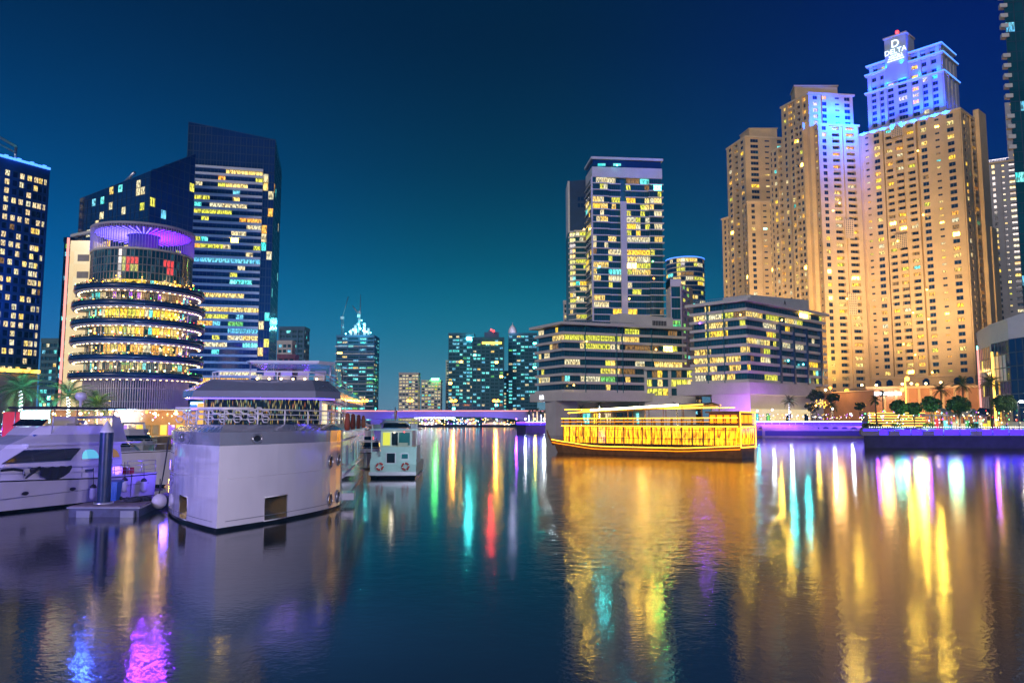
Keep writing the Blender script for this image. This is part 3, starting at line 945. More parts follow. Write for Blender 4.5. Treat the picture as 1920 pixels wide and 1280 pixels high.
# ================================================================== FAR CENTRE
def crane_tower():
    Y = 760
    B, pts, zt = simple_tower('tower_under_construction', 'unfinished tower with brilliant cyan work lights and cranes on top', 631, 702, 628, Y, wall='greyblue', pal='blue', lit=.42, seed=12, fh=3.6,
        pat=[('-', .6), ('b', 4), ('b', 4), ('-', 1, .5), ('w', 4), ('w', 4), ('-', 1, .5), ('w', 5), ('-', .8), ('b', 5), ('-', .6)], most=260)
    root = B.root; ox, oy = B.loc
    x0, x1 = pts[0][0], pts[1][0]
    nf = int((zt - 6) / 7.2)
    sb = MB(); sb.box(x0 - .8, x1 + .8, Y - 1.6, Y, 0, .5, 'steel'); me = sb.mesh('floor_edge', (ox, oy, 0))
    for i in range(nf): inst('floor_edge', me, root, (0, 0, 5 + i * 7.2))
    b = MB(); xm = (x0 + x1) / 2 + 3
    for (a, h_, r) in ((-4, 10, 1.2), (0, 24, .8), (5, 12, 1.2), (9, 7, 1.0), (-8, 6, .8)):
        b.box(xm + a - r, xm + a + r, Y + 3, Y + 5, zt, zt + h_, 'steel')
    for i in range(9):
        b.box(xm - 9 + i * 2.2, xm - 8.7 + i * 2.2, Y + 1, Y + 1.4, zt, zt + 2 + (i * 37 % 3), 'steel')
    b.tube([(xm - 7, Y + 3, zt + 6), (xm, Y + 3, zt + 14), (xm + 7, Y + 3, zt + 6)], .4, 'steel', 5)
    B.part(b, 'top_scaffold')
    for i, (a, h_) in enumerate(((-8, 3), (-5, 5), (-2, 3), (2, 6), (5, 4), (8, 3), (0, 10), (3, 14), (12, 2), (-12, 1))):
        b = MB(); b.ball((xm + a, Y - 2, zt + h_), .9 if i < 6 else .6, 'lamp_cyan', 8, 6); B.part(b, 'work_light')
    lamp('POINT', (xm, Y - 8, zt + 10), (.1, .8, 1), 22000, rad=3, name='work_flood')
    # cranes
    def crane(px, ybase, ytop, jx, jy, lab):
        c = at(px, ybase, Y); r = thing('tower_crane', lab, 'crane', (c.x, c.y, zt), 0, 'cranes on the unfinished tower')
        t = at(px, ytop, Y); j = at(jx, jy, Y)
        b = MB()
        for dx_ in (-.8, .8):
            for dy_ in (-.8, .8): b.tube([(c.x + dx_, Y + dy_, zt), (c.x + dx_, Y + dy_, t.z)], .18, 'steel', 4)
        k = 0; z = zt
        while z < t.z - 1.6:
            s_ = 1 if k % 2 else -1
            b.tube([(c.x - .8 * s_, Y - .8, z), (c.x + .8 * s_, Y - .8, z + 1.6)], .12, 'steel', 4); z += 1.6; k += 1
        b.build('mast', r)
        b = MB()
        b.tube([(t.x, Y - .5, t.z), (j.x, Y - .5, j.z)], .25, 'steel', 4); b.tube([(t.x, Y + .5, t.z), (j.x, Y + .5, j.z)], .25, 'steel', 4)
        b.tube([(t.x + .3, Y, t.z + 2), (j.x, Y, j.z)], .25, 'steel', 4)
        for i in range(14):
            f0 = i / 14; P0 = Vector(t).lerp(Vector(j), f0); P1 = Vector(t).lerp(Vector(j), f0 + 1 / 14)
            b.tube([(P0.x, Y - .5, P0.z), (P1.x, Y, P1.z + 1.5 * (1 - f0))], .12, 'steel', 4)
        b.build('jib', r)
        b = MB(); b.box(t.x - 1.5, t.x + 1.5, Y - 1.2, Y + 1.2, t.z - 1.2, t.z + 1.4, 'white_paint'); b.build('cab', r)
    crane(642, 628, 596, 653, 556, 'luffing crane at the left corner of the unfinished tower')
    crane(673, 628, 592, 661, 573, 'shorter crane in the middle of the unfinished tower')
    m = at(676, 552, Y); b = MB(); b.tube([(m.x, Y, zt), (m.x, Y, m.z)], [.8, .2], 'steel', 6); B.part(b, 'mast_pole')
crane_tower()
G2 = [('-', .8)] + [('w', 3.4), ('-', .9)] * 6
simple_tower('white_apartment_tower', 'pale distant tower with closely lit windows behind the left bridge lamps', 748, 785, 698, 1000, wall='whitewall', pal='white', lit=.75, seed=14, pat=G2, fh=3.9)
simple_tower('short_apartment_tower', 'shorter pale distant tower with a green roof light', 790, 827, 712, 1000, wall='whitewall', pal='white', lit=.7, seed=15, pat=G2, fh=3.9)
b = MB(); p = at(816, 711, 998); b.box(p.x - 5, p.x + 5, 997, 999, p.z - 1, p.z + 1.6, 'lamp_green')
tag(b.build('roof_sign'), 'small glowing green sign on the shorter pale tower', 'sign')
simple_tower('slim_tower', 'thin pale distant tower seen edge on beside the dark trio', 836, 842, 675, 1020, wall='whitewall', pal='white', lit=.1, seed=16, pat=[('-', 1), ('w', 2), ('-', 1)])
simple_tower('teal_tower', 'dark teal tower with a cyan sign at its top right', 841, 889, 624, 800, pal='blue', lit=.42, seed=17, pat=[('-', .5)] + [('w', 2.8), ('-', .4)] * 7, fh=3.6)
p = at(881, 635, 798); b = MB(); b.box(p.x - 3.5, p.x + 4, 797, 799, p.z - 1.4, p.z + 1.6, 'lamp_cyan'); tag(b.build('tower_sign'), 'bright cyan sign panel near the top of the dark teal tower', 'sign')
simple_tower('red_light_tower', 'teal tower with white ribs, amber lit top floors and a red beacon', 885, 945, 632, 790, pal='blue', lit=.36, seed=18, pat=[('-', 1.2, .8), ('w', 2.6), ('-', .8), ('w', 2.6), ('-', 1.2, .8), ('w', 2.6), ('-', .8), ('w', 3), ('-', 1.2, .8), ('w', 3), ('-', .6), ('w', 2.6), ('-', 1.4, .8), ('w', 2.6), ('-', 1)], fh=3.6)
x0 = at(908, 632, 792).x; x1 = at(935, 632, 792).x
r = thing('rooftop_block', 'stepped crown with red beacon on the teal ribbed tower', 'rooftop', (x0, 792, zz(632, 790)))
b = MB(); b.box(x0, x1, 794, 806, zz(632, 790), zz(622, 792), 'greyblue'); b.box(x0 + 4, x1 - 4, 796, 804, zz(622, 792), zz(618, 792), 'greyblue'); b.build('block', r)
b = MB(); b.ball(((x0 + x1) / 2 + 2, 790, zz(621, 792)), 1.3, 'lamp_red', 8, 6); b.build('beacon', r)
b = MB(); b.box(x0 - 2, x1 + 3, 788.2, 789, zz(645, 790), zz(641, 790), 'gold_line'); b.build('light_band', r)
simple_tower('dome_tower', 'dark teal tower with a small lit dome at its left top', 953, 1007, 624, 820, pal='blue', lit=.33, seed=19, pat=[('-', .5)] + [('w', 3.2), ('-', .5)] * 7, fh=3.6)
r = thing('roof_dome', 'small pale lit ribbed dome on the dark teal tower', 'dome', (*q(961, 624, 826), zz(624, 820)))
b = MB(); b.lathe([(4.4, 0), (4.6, 2), (3.8, 5), (2.2, 7.6), (.4, 9.5), (.15, 12)], 'whitewall', 14)
o = b.build('dome', r, world=False)
lamp('POINT', (at(961, 624, 812).x, 812, zz(624, 820) + 3), (.6, .6, 1), 4000, rad=1, name='dome_light')
simple_tower('low_teal_block', 'low teal block between the two dark teal towers', 938, 956, 695, 850, pal='blue', lit=.3, seed=20)

# ================================================================== BRIDGE
def bridge():
    Y = 700
    r = thing('road_bridge', 'low arched road bridge across the marina with orange lit deck and blue lit underside', 'bridge', (-30, Y, 0))
    xs = [at(px, 780, Y).x for px in (560, 640, 700, 760, 830, 900, 950, 985, 1040, 1100)]
    zb = [zz(y, Y) for y in (783, 785, 786, 783, 780.5, 781.5, 784, 787, 788, 788)]
    zt = zz(771.5, Y)
    b = MB()
    n = len(xs)
    P = [(x, Y, z) for x, z in zip(xs, zb)] + [(x, Y, zt) for x in xs] + [(x, Y + 24, z) for x, z in zip(xs, zb)] + [(x, Y + 24, zt) for x in xs]
    F = []
    for i in range(n - 1):
        F += [(i, i + 1, n + i + 1, n + i), (n + i, n + i + 1, 3 * n + i + 1, 3 * n + i), (2 * n + i + 1, 2 * n + i, 3 * n + i, 3 * n + i + 1), (i + 1, i, 2 * n + i, 2 * n + i + 1)]
    b.add(P, F, 'bridge'); b.build('girder', r)
    b = MB(); b.box(xs[0], xs[-1], Y - .6, Y - .1, zt + .1, zz(768.3, Y), 'bridge'); b.build('parapet', r)
    b = MB(); b.box(xs[0], xs[-1], Y - .9, Y - .62, zz(771, Y), zz(769.2, Y), 'pink_line'); b.build('light_band', r)
    for px in (648, 705, 985):
        p = at(px, 790, Y)
        b = MB(); b.box(p.x - 5, p.x + 5, Y + 2, Y + 22, -3, zb[2], 'bridge'); b.build('pier', r)
    # lit underside
    for px in (650, 740, 830, 930):
        p = at(px, 790, Y)
        lamp('AREA', (p.x, Y - 16, 2.2), (.18, .12, 1), 9000, (p.x, Y + 3, 13), 40, 4, name='bridge_floodlight')
    for i, px in enumerate((683, 768, 850, 930)):
        p = at(px, 770, Y); z1 = zz(751, Y)
        l = thing('bridge_street_lamp', ['orange street lamp on the bridge above the big boat stern', 'orange street lamp on the bridge in front of the white apartment tower', 'orange street lamp on the bridge in front of the dark teal tower', 'orange street lamp on the bridge in front of the ribbed teal tower'][i], 'street lamp', (p.x, Y + 2, zt), 0, 'orange street lamps on the bridge')
        b = MB(); b.tube([(0, 0, 0), (0, 0, z1 - zt), (1.2, 0, z1 - zt + .3)], .18, 'steel', 6); b.tube([(0, 0, z1 - zt), (-1.2, 0, z1 - zt + .3)], .15, 'steel', 6); b.build('pole', l, world=False)
        for s_ in (-1, 1):
            b = MB(); b.ball((1.6 * s_, -.5, z1 - zt + .1), 1.5, 'lamp_orange', 8, 6, .7); b.build('lantern', l, world=False)
bridge()
def far_bank():
    rng = random.Random(3)
    # lit low buildings along the far bank, moored craft and trees
    for i, (a, c, y, key, lab) in enumerate([(790, 815, 784, 'gold_line', 'low kiosk with golden lights on the far bank left'), (876, 893, 783, 'cream', 'pale tent roofed pavilion on the far bank'), (905, 935, 786, 'gold_line', 'long low restaurant with warm lights on the far bank'), (930, 948, 785, 'cream', 'small pale pavilion right of the long restaurant')]):
        Y = 740 + i * 4
        p0, p1 = at(a, 790, Y), at(c, 790, Y)
        r = thing('waterfront_pavilion', lab, 'pavilion', (p0.x, Y, 1.6), 0, 'low pavilions on the far bank')
        b = MB(); b.box(p0.x, p1.x, Y, Y + 8, 1.6, 5, 'plaster'); b.build('wall', r)
        b = MB(); xm = (p0.x + p1.x) / 2; b.add([(p0.x - 1, Y - 1, 5), (p1.x + 1, Y - 1, 5), (p1.x + 1, Y + 9, 5), (p0.x - 1, Y + 9, 5), (xm, Y + 4, zz(y - 1, Y))], [(0, 1, 4), (1, 2, 4), (2, 3, 4), (3, 0, 4), (3, 2, 1, 0)], 'plaster'); b.build('roof', r)
        b = MB(); b.box(p0.x + .5, p1.x - .5, Y - .3, Y - .1, 2.4, 4.2, 'warm'); b.build('lit_front', r)
    b = MB()
    for k in range(150):
        px = rng.uniform(782, 1000); p = at(px, rng.uniform(784, 796), 738 - rng.random() * 2)
        b.ball((p.x, p.y, max(p.z, 2.0)), rng.uniform(.18, .5), rng.choice(['lamp_warm', 'lamp_orange', 'lamp_cyan', 'gold_line', 'led_white', 'fairy', 'led_violet']), 5, 4)
    o = tag(b.build('shore_lights'), 'countless small coloured lamps strung along the far bank', 'lights'); o['kind'] = 'stuff'
    b = MB()
    for k in range(46):
        px = rng.uniform(780, 1000); p = at(px, 790, 745 + rng.random() * 12)
        leaves(b, (p.x, p.y, 4.5 + rng.random() * 2), rng.uniform(2, 4), 60, .6, ['leaf_dark', 'leaf'], rng)
    o = tag(b.build('far_trees'), 'dark mass of trees along the far bank', 'trees'); o['kind'] = 'stuff'
    b = MB()
    for i in range(26):
        p = at(778 + i * 3.0, 783 + (i % 2) * .5, 760); b.box(p.x - .5, p.x + .5, 759, 760, p.z - .5, p.z + .5, 'led_white')
    o = tag(b.build('walkway_lights'), 'row of small white lamps beneath the bridge', 'lights'); o['kind'] = 'stuff'
far_bank()
# ================================================================== RIGHT BANK: PIER BUILDINGS
def lowrise_one():
    L, C, R = q(1010, 616, 306), q(1058, 605, 290), q(1278, 615, 307)
    pts = quadfoot(L, C, R)
    zt = zz(605, 290) - .3; zp = zz(735, 290); n = 8; fh = (zt - zp - .9) / n
    B = Building('pier_apartment_building', 'left white banded low apartment building on a podium over the water', 'building', C, 'tealwall', 41, 'pier', .32, 'teal_glass')
    B.banded(pts, zp, n, fh, [0, 1], out=1.1, bh=.95, pw=2.1, top=False)
    u = (Vector(R) - Vector(C)).normalized(); nn = Vector((u.y, -u.x))
    # balcony breaks: dark notches with dividing fins
    for t in (.16, .42, .47, .72):
        p = lerp2(C, R, t); b = MB(); b.obox((p[0] + nn.x * .6, p[1] + nn.y * .6), u, .12, .65, zp, zt - .5, 'tealwall'); B.part(b, 'fin')
    b = MB(); b.prism(offset_poly(pts, 2.6), zt - .5, zt + .5, 'whitewall'); B.part(b, 'roof_slab')
    # penthouse
    a0, a1 = lerp2(C, R, .50), lerp2(C, R, .96)
    bk = Vector((-u.y, u.x))
    pp_ = [(a0[0] + bk.x * 4, a0[1] + bk.y * 4), (a1[0] + bk.x * 3, a1[1] + bk.y * 3), (a1[0] + bk.x * 12, a1[1] + bk.y * 12), (a0[0] + bk.x * 12, a0[1] + bk.y * 12)]
    b = MB(); b.prism(pp_, zt + .5, [zt + 5.6, zt + 4.6, zt + 4.6, zt + 5.6], 'whitewall')
    for i in range(9):
        m = lerp2(pp_[0], pp_[1], .62 + i * .03); b.obox((m[0] - bk.x * .1, m[1] - bk.y * .1), u, .22, .06, zt + 1.3, zt + 3.2, 'black')
    B.part(b, 'penthouse')
    b = MB(); m0, m1 = lerp2(C, R, .02), lerp2(C, R, .6)
    for i in range(30):
        p = lerp2(m0, m1, i / 29); b.obox((p[0] + bk.x * 2, p[1] + bk.y * 2), u, .05, .05, zt + .5, zt + 1.6, 'steel')
    b.obox((lerp2(m0, m1, .5)[0] + bk.x * 2, lerp2(m0, m1, .5)[1] + bk.y * 2), u, (Vector(m1) - Vector(m0)).length / 2, .06, zt + 1.55, zt + 1.7, 'steel')
    B.part(b, 'roof_railing')
    # podium beam + pillar + back wall
    pod = offset_poly([L, C, lerp2(C, R, .76), lerp2(L, pts[3], .76)], 2.4)
    zq = zz(751, 288)
    b = MB(); b.prism(pod, zq, zp - .05, 'whitewall'); B.part(b, 'podium_beam')
    a, c = q(1042, 790, 291), q(1083, 790, 297)
    b = MB(); b.prism([a, c, (c[0] + bk.x * 10, c[1] + bk.y * 10), (a[0] + bk.x * 10, a[1] + bk.y * 10)], -1, zq, 'whitewall'); B.part(b, 'pillar')
    a, c = q(1083, 790, 318), q(1300, 790, 318)
    B.wall.quad((a[0], a[1], -1), (c[0], c[1], -1), (c[0], c[1], zq), (a[0], a[1], zq), 'plaster')
    # lit shopfronts below
    for i in range(9):
        px = 1100 + i * 20
        p = at(px, 790, 317.5)
        B.win((p.x, 317.4, 4.2), 0, 3.0, 4.2, key=B.rng.choice(['cyan', 'dimwarm', 'golden', 'dark', 'cream', 'dark']))
    B.finish(300)
    # sign on the beam end
    s0 = at(1013, 746, 300)
    po = pod[0]; pc = pod[1]
    b = MB()
    for k, (x, h_) in enumerate(((0, 1.25), (.62, .85), (1.24, .85), (1.86, 1.35))):
        b.box(x, x + .16, 0, h_, -.05, .05, 'led_white'); b.box(x + .34, x + .50, 0, min(h_, .85), -.05, .05, 'led_white'); b.box(x + .16, x + .34, .62 - .3 * (k % 2), .80 - .3 * (k % 2), -.05, .05, 'led_white')
    f = b.build('glowing_sign')
    ang = math.atan2(pc[1] - po[1], pc[0] - po[0])
    pm = lerp2(po, pc, .33)
    f.location = (pm[0] + math.sin(ang) * .15, pm[1] - math.cos(ang) * .15, zq + 1.0); f.rotation_euler = (PI / 2, 0, ang)
    tag(f, 'small glowing white sign on the end of the left podium', 'sign')
lowrise_one()

def tower_q():
    Y = 440
    L, R = q(1112, 590, Y), q(1245, 590, 444)
    u = (Vector(R) - Vector(L)).normalized(); bk = Vector((-u.y, u.x))
    zt = zz(333, Y); zb = 4.0; zr = zz(297, Y)
    n = 37; fh = (zt - zb) / n
    B = Building('banded_apartment_tower', 'tall white banded tower with a central white spine and lit rooms', 'tower', L, 'tealwall', 52, 'pier', .42, 'teal_glass')
    def seg(t0, t1, o, edges=(0,), depth=18):
        a, c = lerp2(L, R, t0), lerp2(L, R, t1)
        a = (a[0] - bk.x * o, a[1] - bk.y * o); c = (c[0] - bk.x * o, c[1] - bk.y * o)
        return [a, c, (c[0] + bk.x * (depth + o), c[1] + bk.y * (depth + o)), (a[0] + bk.x * (depth + o), a[1] + bk.y * (depth + o))]
    z_l = 60
    nf = int((zt - z_l) / fh); z_l = zt - nf * fh
    B.wall.prism(offset_poly(seg(0, 1, -.2), -.2), zb, zt, 'tealwall')
    B.lit = .36
    B.banded(seg(0, .22, 1.0), z_l, nf, fh, [0, 3], out=.7, bh=.62, pw=2.5, core=True, top=False)
    B.banded(seg(.22, .40, 0), z_l, nf, fh, [0], out=.5, bh=.66, pw=2.6, core=False, top=False)
    B.lit = .44
    B.banded(seg(.49, .82, 0), z_l, nf, fh, [0], out=.5, bh=.66, pw=2.7, core=False, top=False)
    B.banded(seg(.82, .99, 1.2), z_l, nf, fh, [0], out=.9, bh=.62, pw=2.7, core=True, top=False)
    a, c = lerp2(L, R, .40), lerp2(L, R, .485)
    b = MB(); b.prism([(a[0] - bk.x * 1.2, a[1] - bk.y * 1.2), (c[0] - bk.x * 1.2, c[1] - bk.y * 1.2), c, a], zb, zz(377, Y), 'whitewall'); B.part(b, 'spine')
    a, c = lerp2(L, R, 0), lerp2(L, R, 1)
    t = [(a[0] - bk.x * 1.6, a[1] - bk.y * 1.6), (c[0] - bk.x * 1.6, c[1] - bk.y * 1.6), (c[0] + bk.x * 18, c[1] + bk.y * 18), (a[0] + bk.x * 18, a[1] + bk.y * 18)]
    b = MB(); b.prism(t, zt, zz(314, Y), 'whitewall'); B.part(b, 'crown_band')
    b = MB(); b.prism(offset_poly(t, -.5), zz(314, Y), zr - 1, 'navy_glass'); B.part(b, 'top_glazing')
    b = MB(); b.prism(offset_poly(t, .6), zr - 1, zr + .4, 'whitewall'); B.part(b, 'roof_slab')
    for px in (1128, 1157):
        p = at(px, 309, Y - 1.9)
        b = MB(); b.box(p.x - 2.2, p.x + 2.2, p.y - .3, p.y, p.z - .7, p.z + .7, 'cyan'); B.part(b, 'lit_window')
    # corner posts
    b = MB(); b.obox((L[0] - bk.x * 1.3 - .3, L[1] - bk.y * 1.3), u, .5, .5, z_l, zt, 'whitewall'); B.part(b, 'corner_post')
    B.finish(300)
    # rear-left wing
    Y2 = 462
    L2, R2 = q(1066, 590, Y2), q(1115, 590, Y2)
    zt2 = zz(437, Y2); z3 = zz(340, Y2)
    B = Building('stepped_apartment_tower', 'narrower stepped tower with staggered balconies on the left of the tall banded tower', 'tower', L2, 'tealwall', 53, 'pier', .48, 'teal_glass')
    nf = int((zt2 - 55) / 3.3); zl = zt2 - nf * 3.3
    W = R2[0] - L2[0]
    B.wall.box(L2[0], R2[0], Y2, Y2 + 18, 4, zt2, 'tealwall')
    f0 = [(L2[0] + 1, Y2), (L2[0] + W * .28, Y2 - 1), (L2[0] + W * .28, Y2 + 10), (L2[0] + 1, Y2 + 10)]
    B.banded(f0, zl, nf, 3.3, [0], out=.9, bh=.9, pw=2.3, core=True, top=True)
    f1 = [(L2[0] + W * .28, Y2 - 3), (L2[0] + W * .72, Y2 - 3), (L2[0] + W * .72, Y2 + 8), (L2[0] + W * .28, Y2 + 8)]
    B.banded(f1, zl, nf, 3.3, [0], out=.9, bh=.9, pw=2.3, core=True, top=True)
    f2 = [(L2[0] + W * .74, Y2 - 1), (L2[0] + W, Y2 - 1), (L2[0] + W, Y2 + 8), (L2[0] + W * .74, Y2 + 8)]
    B.banded(f2, zl + 1.6, nf, 3.3, [0], out=.6, bh=.9, pw=2.2, core=True, top=True)
    b = MB(); b.box(L2[0], L2[0] + 1.2, Y2 - .5, Y2 + 16, zt2, z3, 'whitewall'); B.part(b, 'corner_slab')
    b = MB(); b.prism([(L2[0] + 1.2, Y2), (R2[0], Y2), (R2[0], Y2 + 16), (L2[0] + 1.2, Y2 + 16)], zt2, [z3, z3 + 1.5, z3 + 1.5, z3], 'darkwall')
    for r_ in range(2):
        for k in range(3): b.box(L2[0] + 6 + k * 2, L2[0] + 7.6 + k * 2, Y2 - .1, Y2, z3 - 12 - r_ * 4, z3 - 9.6 - r_ * 4, 'navy_glass')
    B.part(b, 'plant_room')
    B.finish(300)
tower_q()
simple_tower('pale_corner_block', 'small pale block with lit windows left of the stepped tower foot', 1057, 1072, 563, 500, wall='whitewall', pal='pier', lit=.6, seed=54)

def curved_glass():
    Y = 600; r_px = 34
    c = at(1286, 560, Y + 12); R = 14.5; zt = zz(483, Y)
    B = Building('curved_glass_tower', 'curved blue glass tower with white rim lights behind the pier buildings', 'tower', (c.x, c.y), 'tealwall', 61, 'pier', .30, 'navy_glass')
    B.wall.lathe([(R - .3, 30), (R - .3, zt), (.1, zt)], 'tealwall', 48, (c.x, c.y), smooth=False)
    sl = MB(); sl.lathe([(R - .2, 0), (R + .5, 0), (R + .5, .7), (R - .2, .7)], 'whitewall', 48, (c.x, c.y)); me = sl.mesh('balcony_band', (c.x, c.y, 0))
    face = math.atan2(-c.y, -c.x); A0, A1 = face - 1.6, face + 1.6
    n = int((zt - 62) / 3.6)
    for i in range(n + 1):
        inst('balcony_band', me, B.root, (0, 0, zt - i * 3.6 - .7))
    for i in range(n):
        cur = None
        for k in range(14):
            if cur is None or B.rng.random() < .5: cur = pick(B.rng, 'pier') if B.rng.random() < .35 else 'navy_glass'
            a = A0 + (A1 - A0) * (k + .5) / 14
            B.win((c.x + R * math.cos(a), c.y + R * math.sin(a), zt - (i + 1) * 3.6), a + PI / 2, 2 * R * math.tan(1.6 / 14), 2.9, key=cur, mull=0)
    b = MB(); b.lathe([(R + .3, zt + .1), (R + .6, zt + .1), (R + .6, zt + .6), (R + .3, zt + .6)], 'led_ice', 48, (c.x, c.y)); B.part(b, 'rim_light')
    B.finish()
    # slender framed tower in front
    B = Building('slender_tower', 'slender tower with white frame and green lit rooms before the curved glass tower', 'tower', q(1257, 600, 420), 'darkwall', 62, 'glass', .3, 'teal_glass')
    p0, p1 = q(1258, 600, 420), q(1278, 600, 420); p2 = q(1300, 600, 436)
    zt = zz(523, 420)
    PAL['greeny'] = [('green', 5), ('lime', 3), ('cyan', 2)]
    B.facade(p0, p1, 4, zt - 4, [('-', .4, .5), ('t', 5), ('-', .4, .5)], 6, pal='greeny', lit=.35, mat='whitewall')
    B.facade(p1, p2, 4, zz(537, 430), [('-', 1.2), ('w', 1.5), ('-', .8), ('w', 1.5), ('-', 2)], 3.4, pal='greeny', lit=.55)
    B.wall.prism([p0, p1, (p1[0], p1[1] + 12), (p0[0], p0[1] + 12)], zt - 4, zt, 'whitewall')
    B.wall.quad((p2[0], p2[1], 4), (p1[0], p1[1] + 14, 4), (p1[0], p1[1] + 14, zz(537, 430)), (p2[0], p2[1], zz(537, 430)), 'darkwall')
    B.wall.quad((p0[0], p0[1] + 12, 4), (*p0, 4), (*p0, zt), (p0[0], p0[1] + 12, zt), 'whitewall')
    B.finish()
    simple_tower('blue_glass_block', 'blue glass block with green and yellow rooms behind the right pier building', 1290, 1312, 560, 480, wall='darkwall', pal='blue', lit=.3, seed=63)
curved_glass()

def lowrise_two():
    L, C, R = q(1300, 573, 277), q(1397, 561, 262), q(1540, 590, 300)
    pts = [L, C, R, (L[0] + R[0] - C[0], L[1] + R[1] - C[1])]
    zt = zz(561, 262) - .3; zp = zz(716, 262); n = 9; fh = (zt - zp - .6) / n
    B = Building('corner_apartment_building', 'right white banded corner apartment building with purple lit podium', 'building', C, 'tealwall', 71, 'pier', .36, 'teal_glass')
    B.banded(pts, zp, n, fh, [0, 1], out=1.1, bh=.95, pw=2.2, top=False, runs=.55)
    u = (Vector(C) - Vector(L)).normalized(); nn = Vector((u.y, -u.x))
    v = (Vector(R) - Vector(C)).normalized(); nv = Vector((v.y, -v.x)); bk = Vector((-v.y, v.x))
    for t in (.30, .62):
        p = lerp2(L, C, t); b = MB(); b.obox((p[0] + nn.x * .6, p[1] + nn.y * .6), u, .12, .7, zp, zt - .5, 'tealwall'); B.part(b, 'fin')
    for t in (.37, .55, .73, .93):
        p = lerp2(C, R, t); b = MB(); b.obox((p[0] + nv.x * .75, p[1] + nv.y * .75), v, .5, .75, zp + fh * .1, zt - fh * 2.2, 'darkwall'); B.part(b, 'balcony_recess')
    b = MB(); b.prism(offset_poly(pts, 2.2), zt - .5, zt + .5, 'whitewall'); B.part(b, 'roof_slab')
    a0, a1 = lerp2(C, R, .16), lerp2(C, R, .93)
    pp_ = [(a0[0] + bk.x * 3, a0[1] + bk.y * 3), (a1[0] + bk.x * 3, a1[1] + bk.y * 3), (a1[0] + bk.x * 14, a1[1] + bk.y * 14), (a0[0] + bk.x * 14, a0[1] + bk.y * 14)]
    b = MB(); b.prism(pp_, zt + .5, [zt + 3.2, zt + 5.8, zt + 5.8, zt + 3.2], 'whitewall'); B.part(b, 'penthouse')
    b = MB(); m0, m1 = lerp2(L, C, .02), lerp2(L, C, .98)
    for i in range(26):
        p = lerp2(m0, m1, i / 25); b.obox((p[0] - nn.x * 1, p[1] - nn.y * 1), u, .05, .05, zt + .5, zt + 1.9, 'steel')
    for k in (1.0, 1.85):
        b.obox((lerp2(m0, m1, .5)[0] - nn.x, lerp2(m0, m1, .5)[1] - nn.y), u, (Vector(m1) - Vector(m0)).length / 2, .05, zt + k, zt + k + .12, 'steel')
    B.part(b, 'roof_railing')
    # podium
    zq = zz(738, 262)
    pod = offset_poly([lerp2(L, C, -.22), C, lerp2(C, R, .78), (lerp2(C, R, .78)[0] - 10, lerp2(C, R, .78)[1] + 25)], 1.9)
    b = MB(); b.prism(pod, zq, zp - .05, 'whitewall'); B.part(b, 'podium_beam')
    a, c = q(1336, 790, 270), q(1408, 790, 261)
    b = MB(); b.prism([a, c, (c[0] + 3, c[1] + 14), (a[0] + 3, a[1] + 14)], -1, zq, 'whitewall'); B.part(b, 'podium_wall')
    a, c = q(1408, 790, 275), q(1545, 790, 300)
    B.wall.quad((*a, 3), (*c, 3), (*c, zq), (*a, zq), 'whitewall')
    a2, c2 = q(1410, 790, 262), q(1520, 790, 285)
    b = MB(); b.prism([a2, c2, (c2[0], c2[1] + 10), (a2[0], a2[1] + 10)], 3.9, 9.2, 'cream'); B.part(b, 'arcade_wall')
    uu = (Vector(c2) - Vector(a2)).normalized(); an = math.atan2(uu.y, uu.x)
    for t, ky, w_ in ((.07, 'cyan', 2.6), (.26, 'green', 2.4), (.60, 'dark', 3.2), (.92, 'dark', 2.6)):
        p = lerp2(a2, c2, t); B.win((p[0] + uu.y * .1, p[1] - uu.x * .1, 4.1), an, w_, 3.6, key=ky)
    B.finish(300)
    # letters on the penthouse
    ang = math.atan2(v.y, v.x)
    for txt, t, sz, dz, nm, lab in (('A', .56, 2.6, 2.0, 'logo_letter', 'dark pointed letter logo above the penthouse lettering'), ):
        fc = bpy.data.curves.new(nm, 'FONT'); fc.body = txt; fc.size = sz; fc.extrude = .05; fc.align_x = 'CENTER'; fc.materials.append(MATS['black'])
        f = textobj(nm, fc)
        p = lerp2(pp_[0], pp_[1], t)
        f.location = (p[0] + v.y * .12, p[1] - v.x * .12, zt + dz); f.rotation_euler = (PI / 2, 0, ang)
        tag(f, lab, 'sign')
    b = MB()
    for k in range(7):
        p = lerp2(pp_[0], pp_[1], .61 + .027 * k); b.obox((p[0] + v.y * .1, p[1] - v.x * .1), v, .14, .05, zt + .7, zt + 1.7, 'black'); b.obox((p[0] + v.x * .38 + v.y * .1, p[1] + v.y * .38 - v.x * .1), v, .10, .05, zt + .7, zt + 1.7 - .3 * (k % 2), 'black')
    tag(b.build('building_lettering'), 'small dark row of lettering on the right building penthouse', 'sign')
    lamp('AREA', (at(1440, 790, 250).x, 252, 5), (.55, .12, 1), 5000, (at(1450, 750, 262).x, 270, 14), 22, 2, name='podium_floodlight')
lowrise_two()

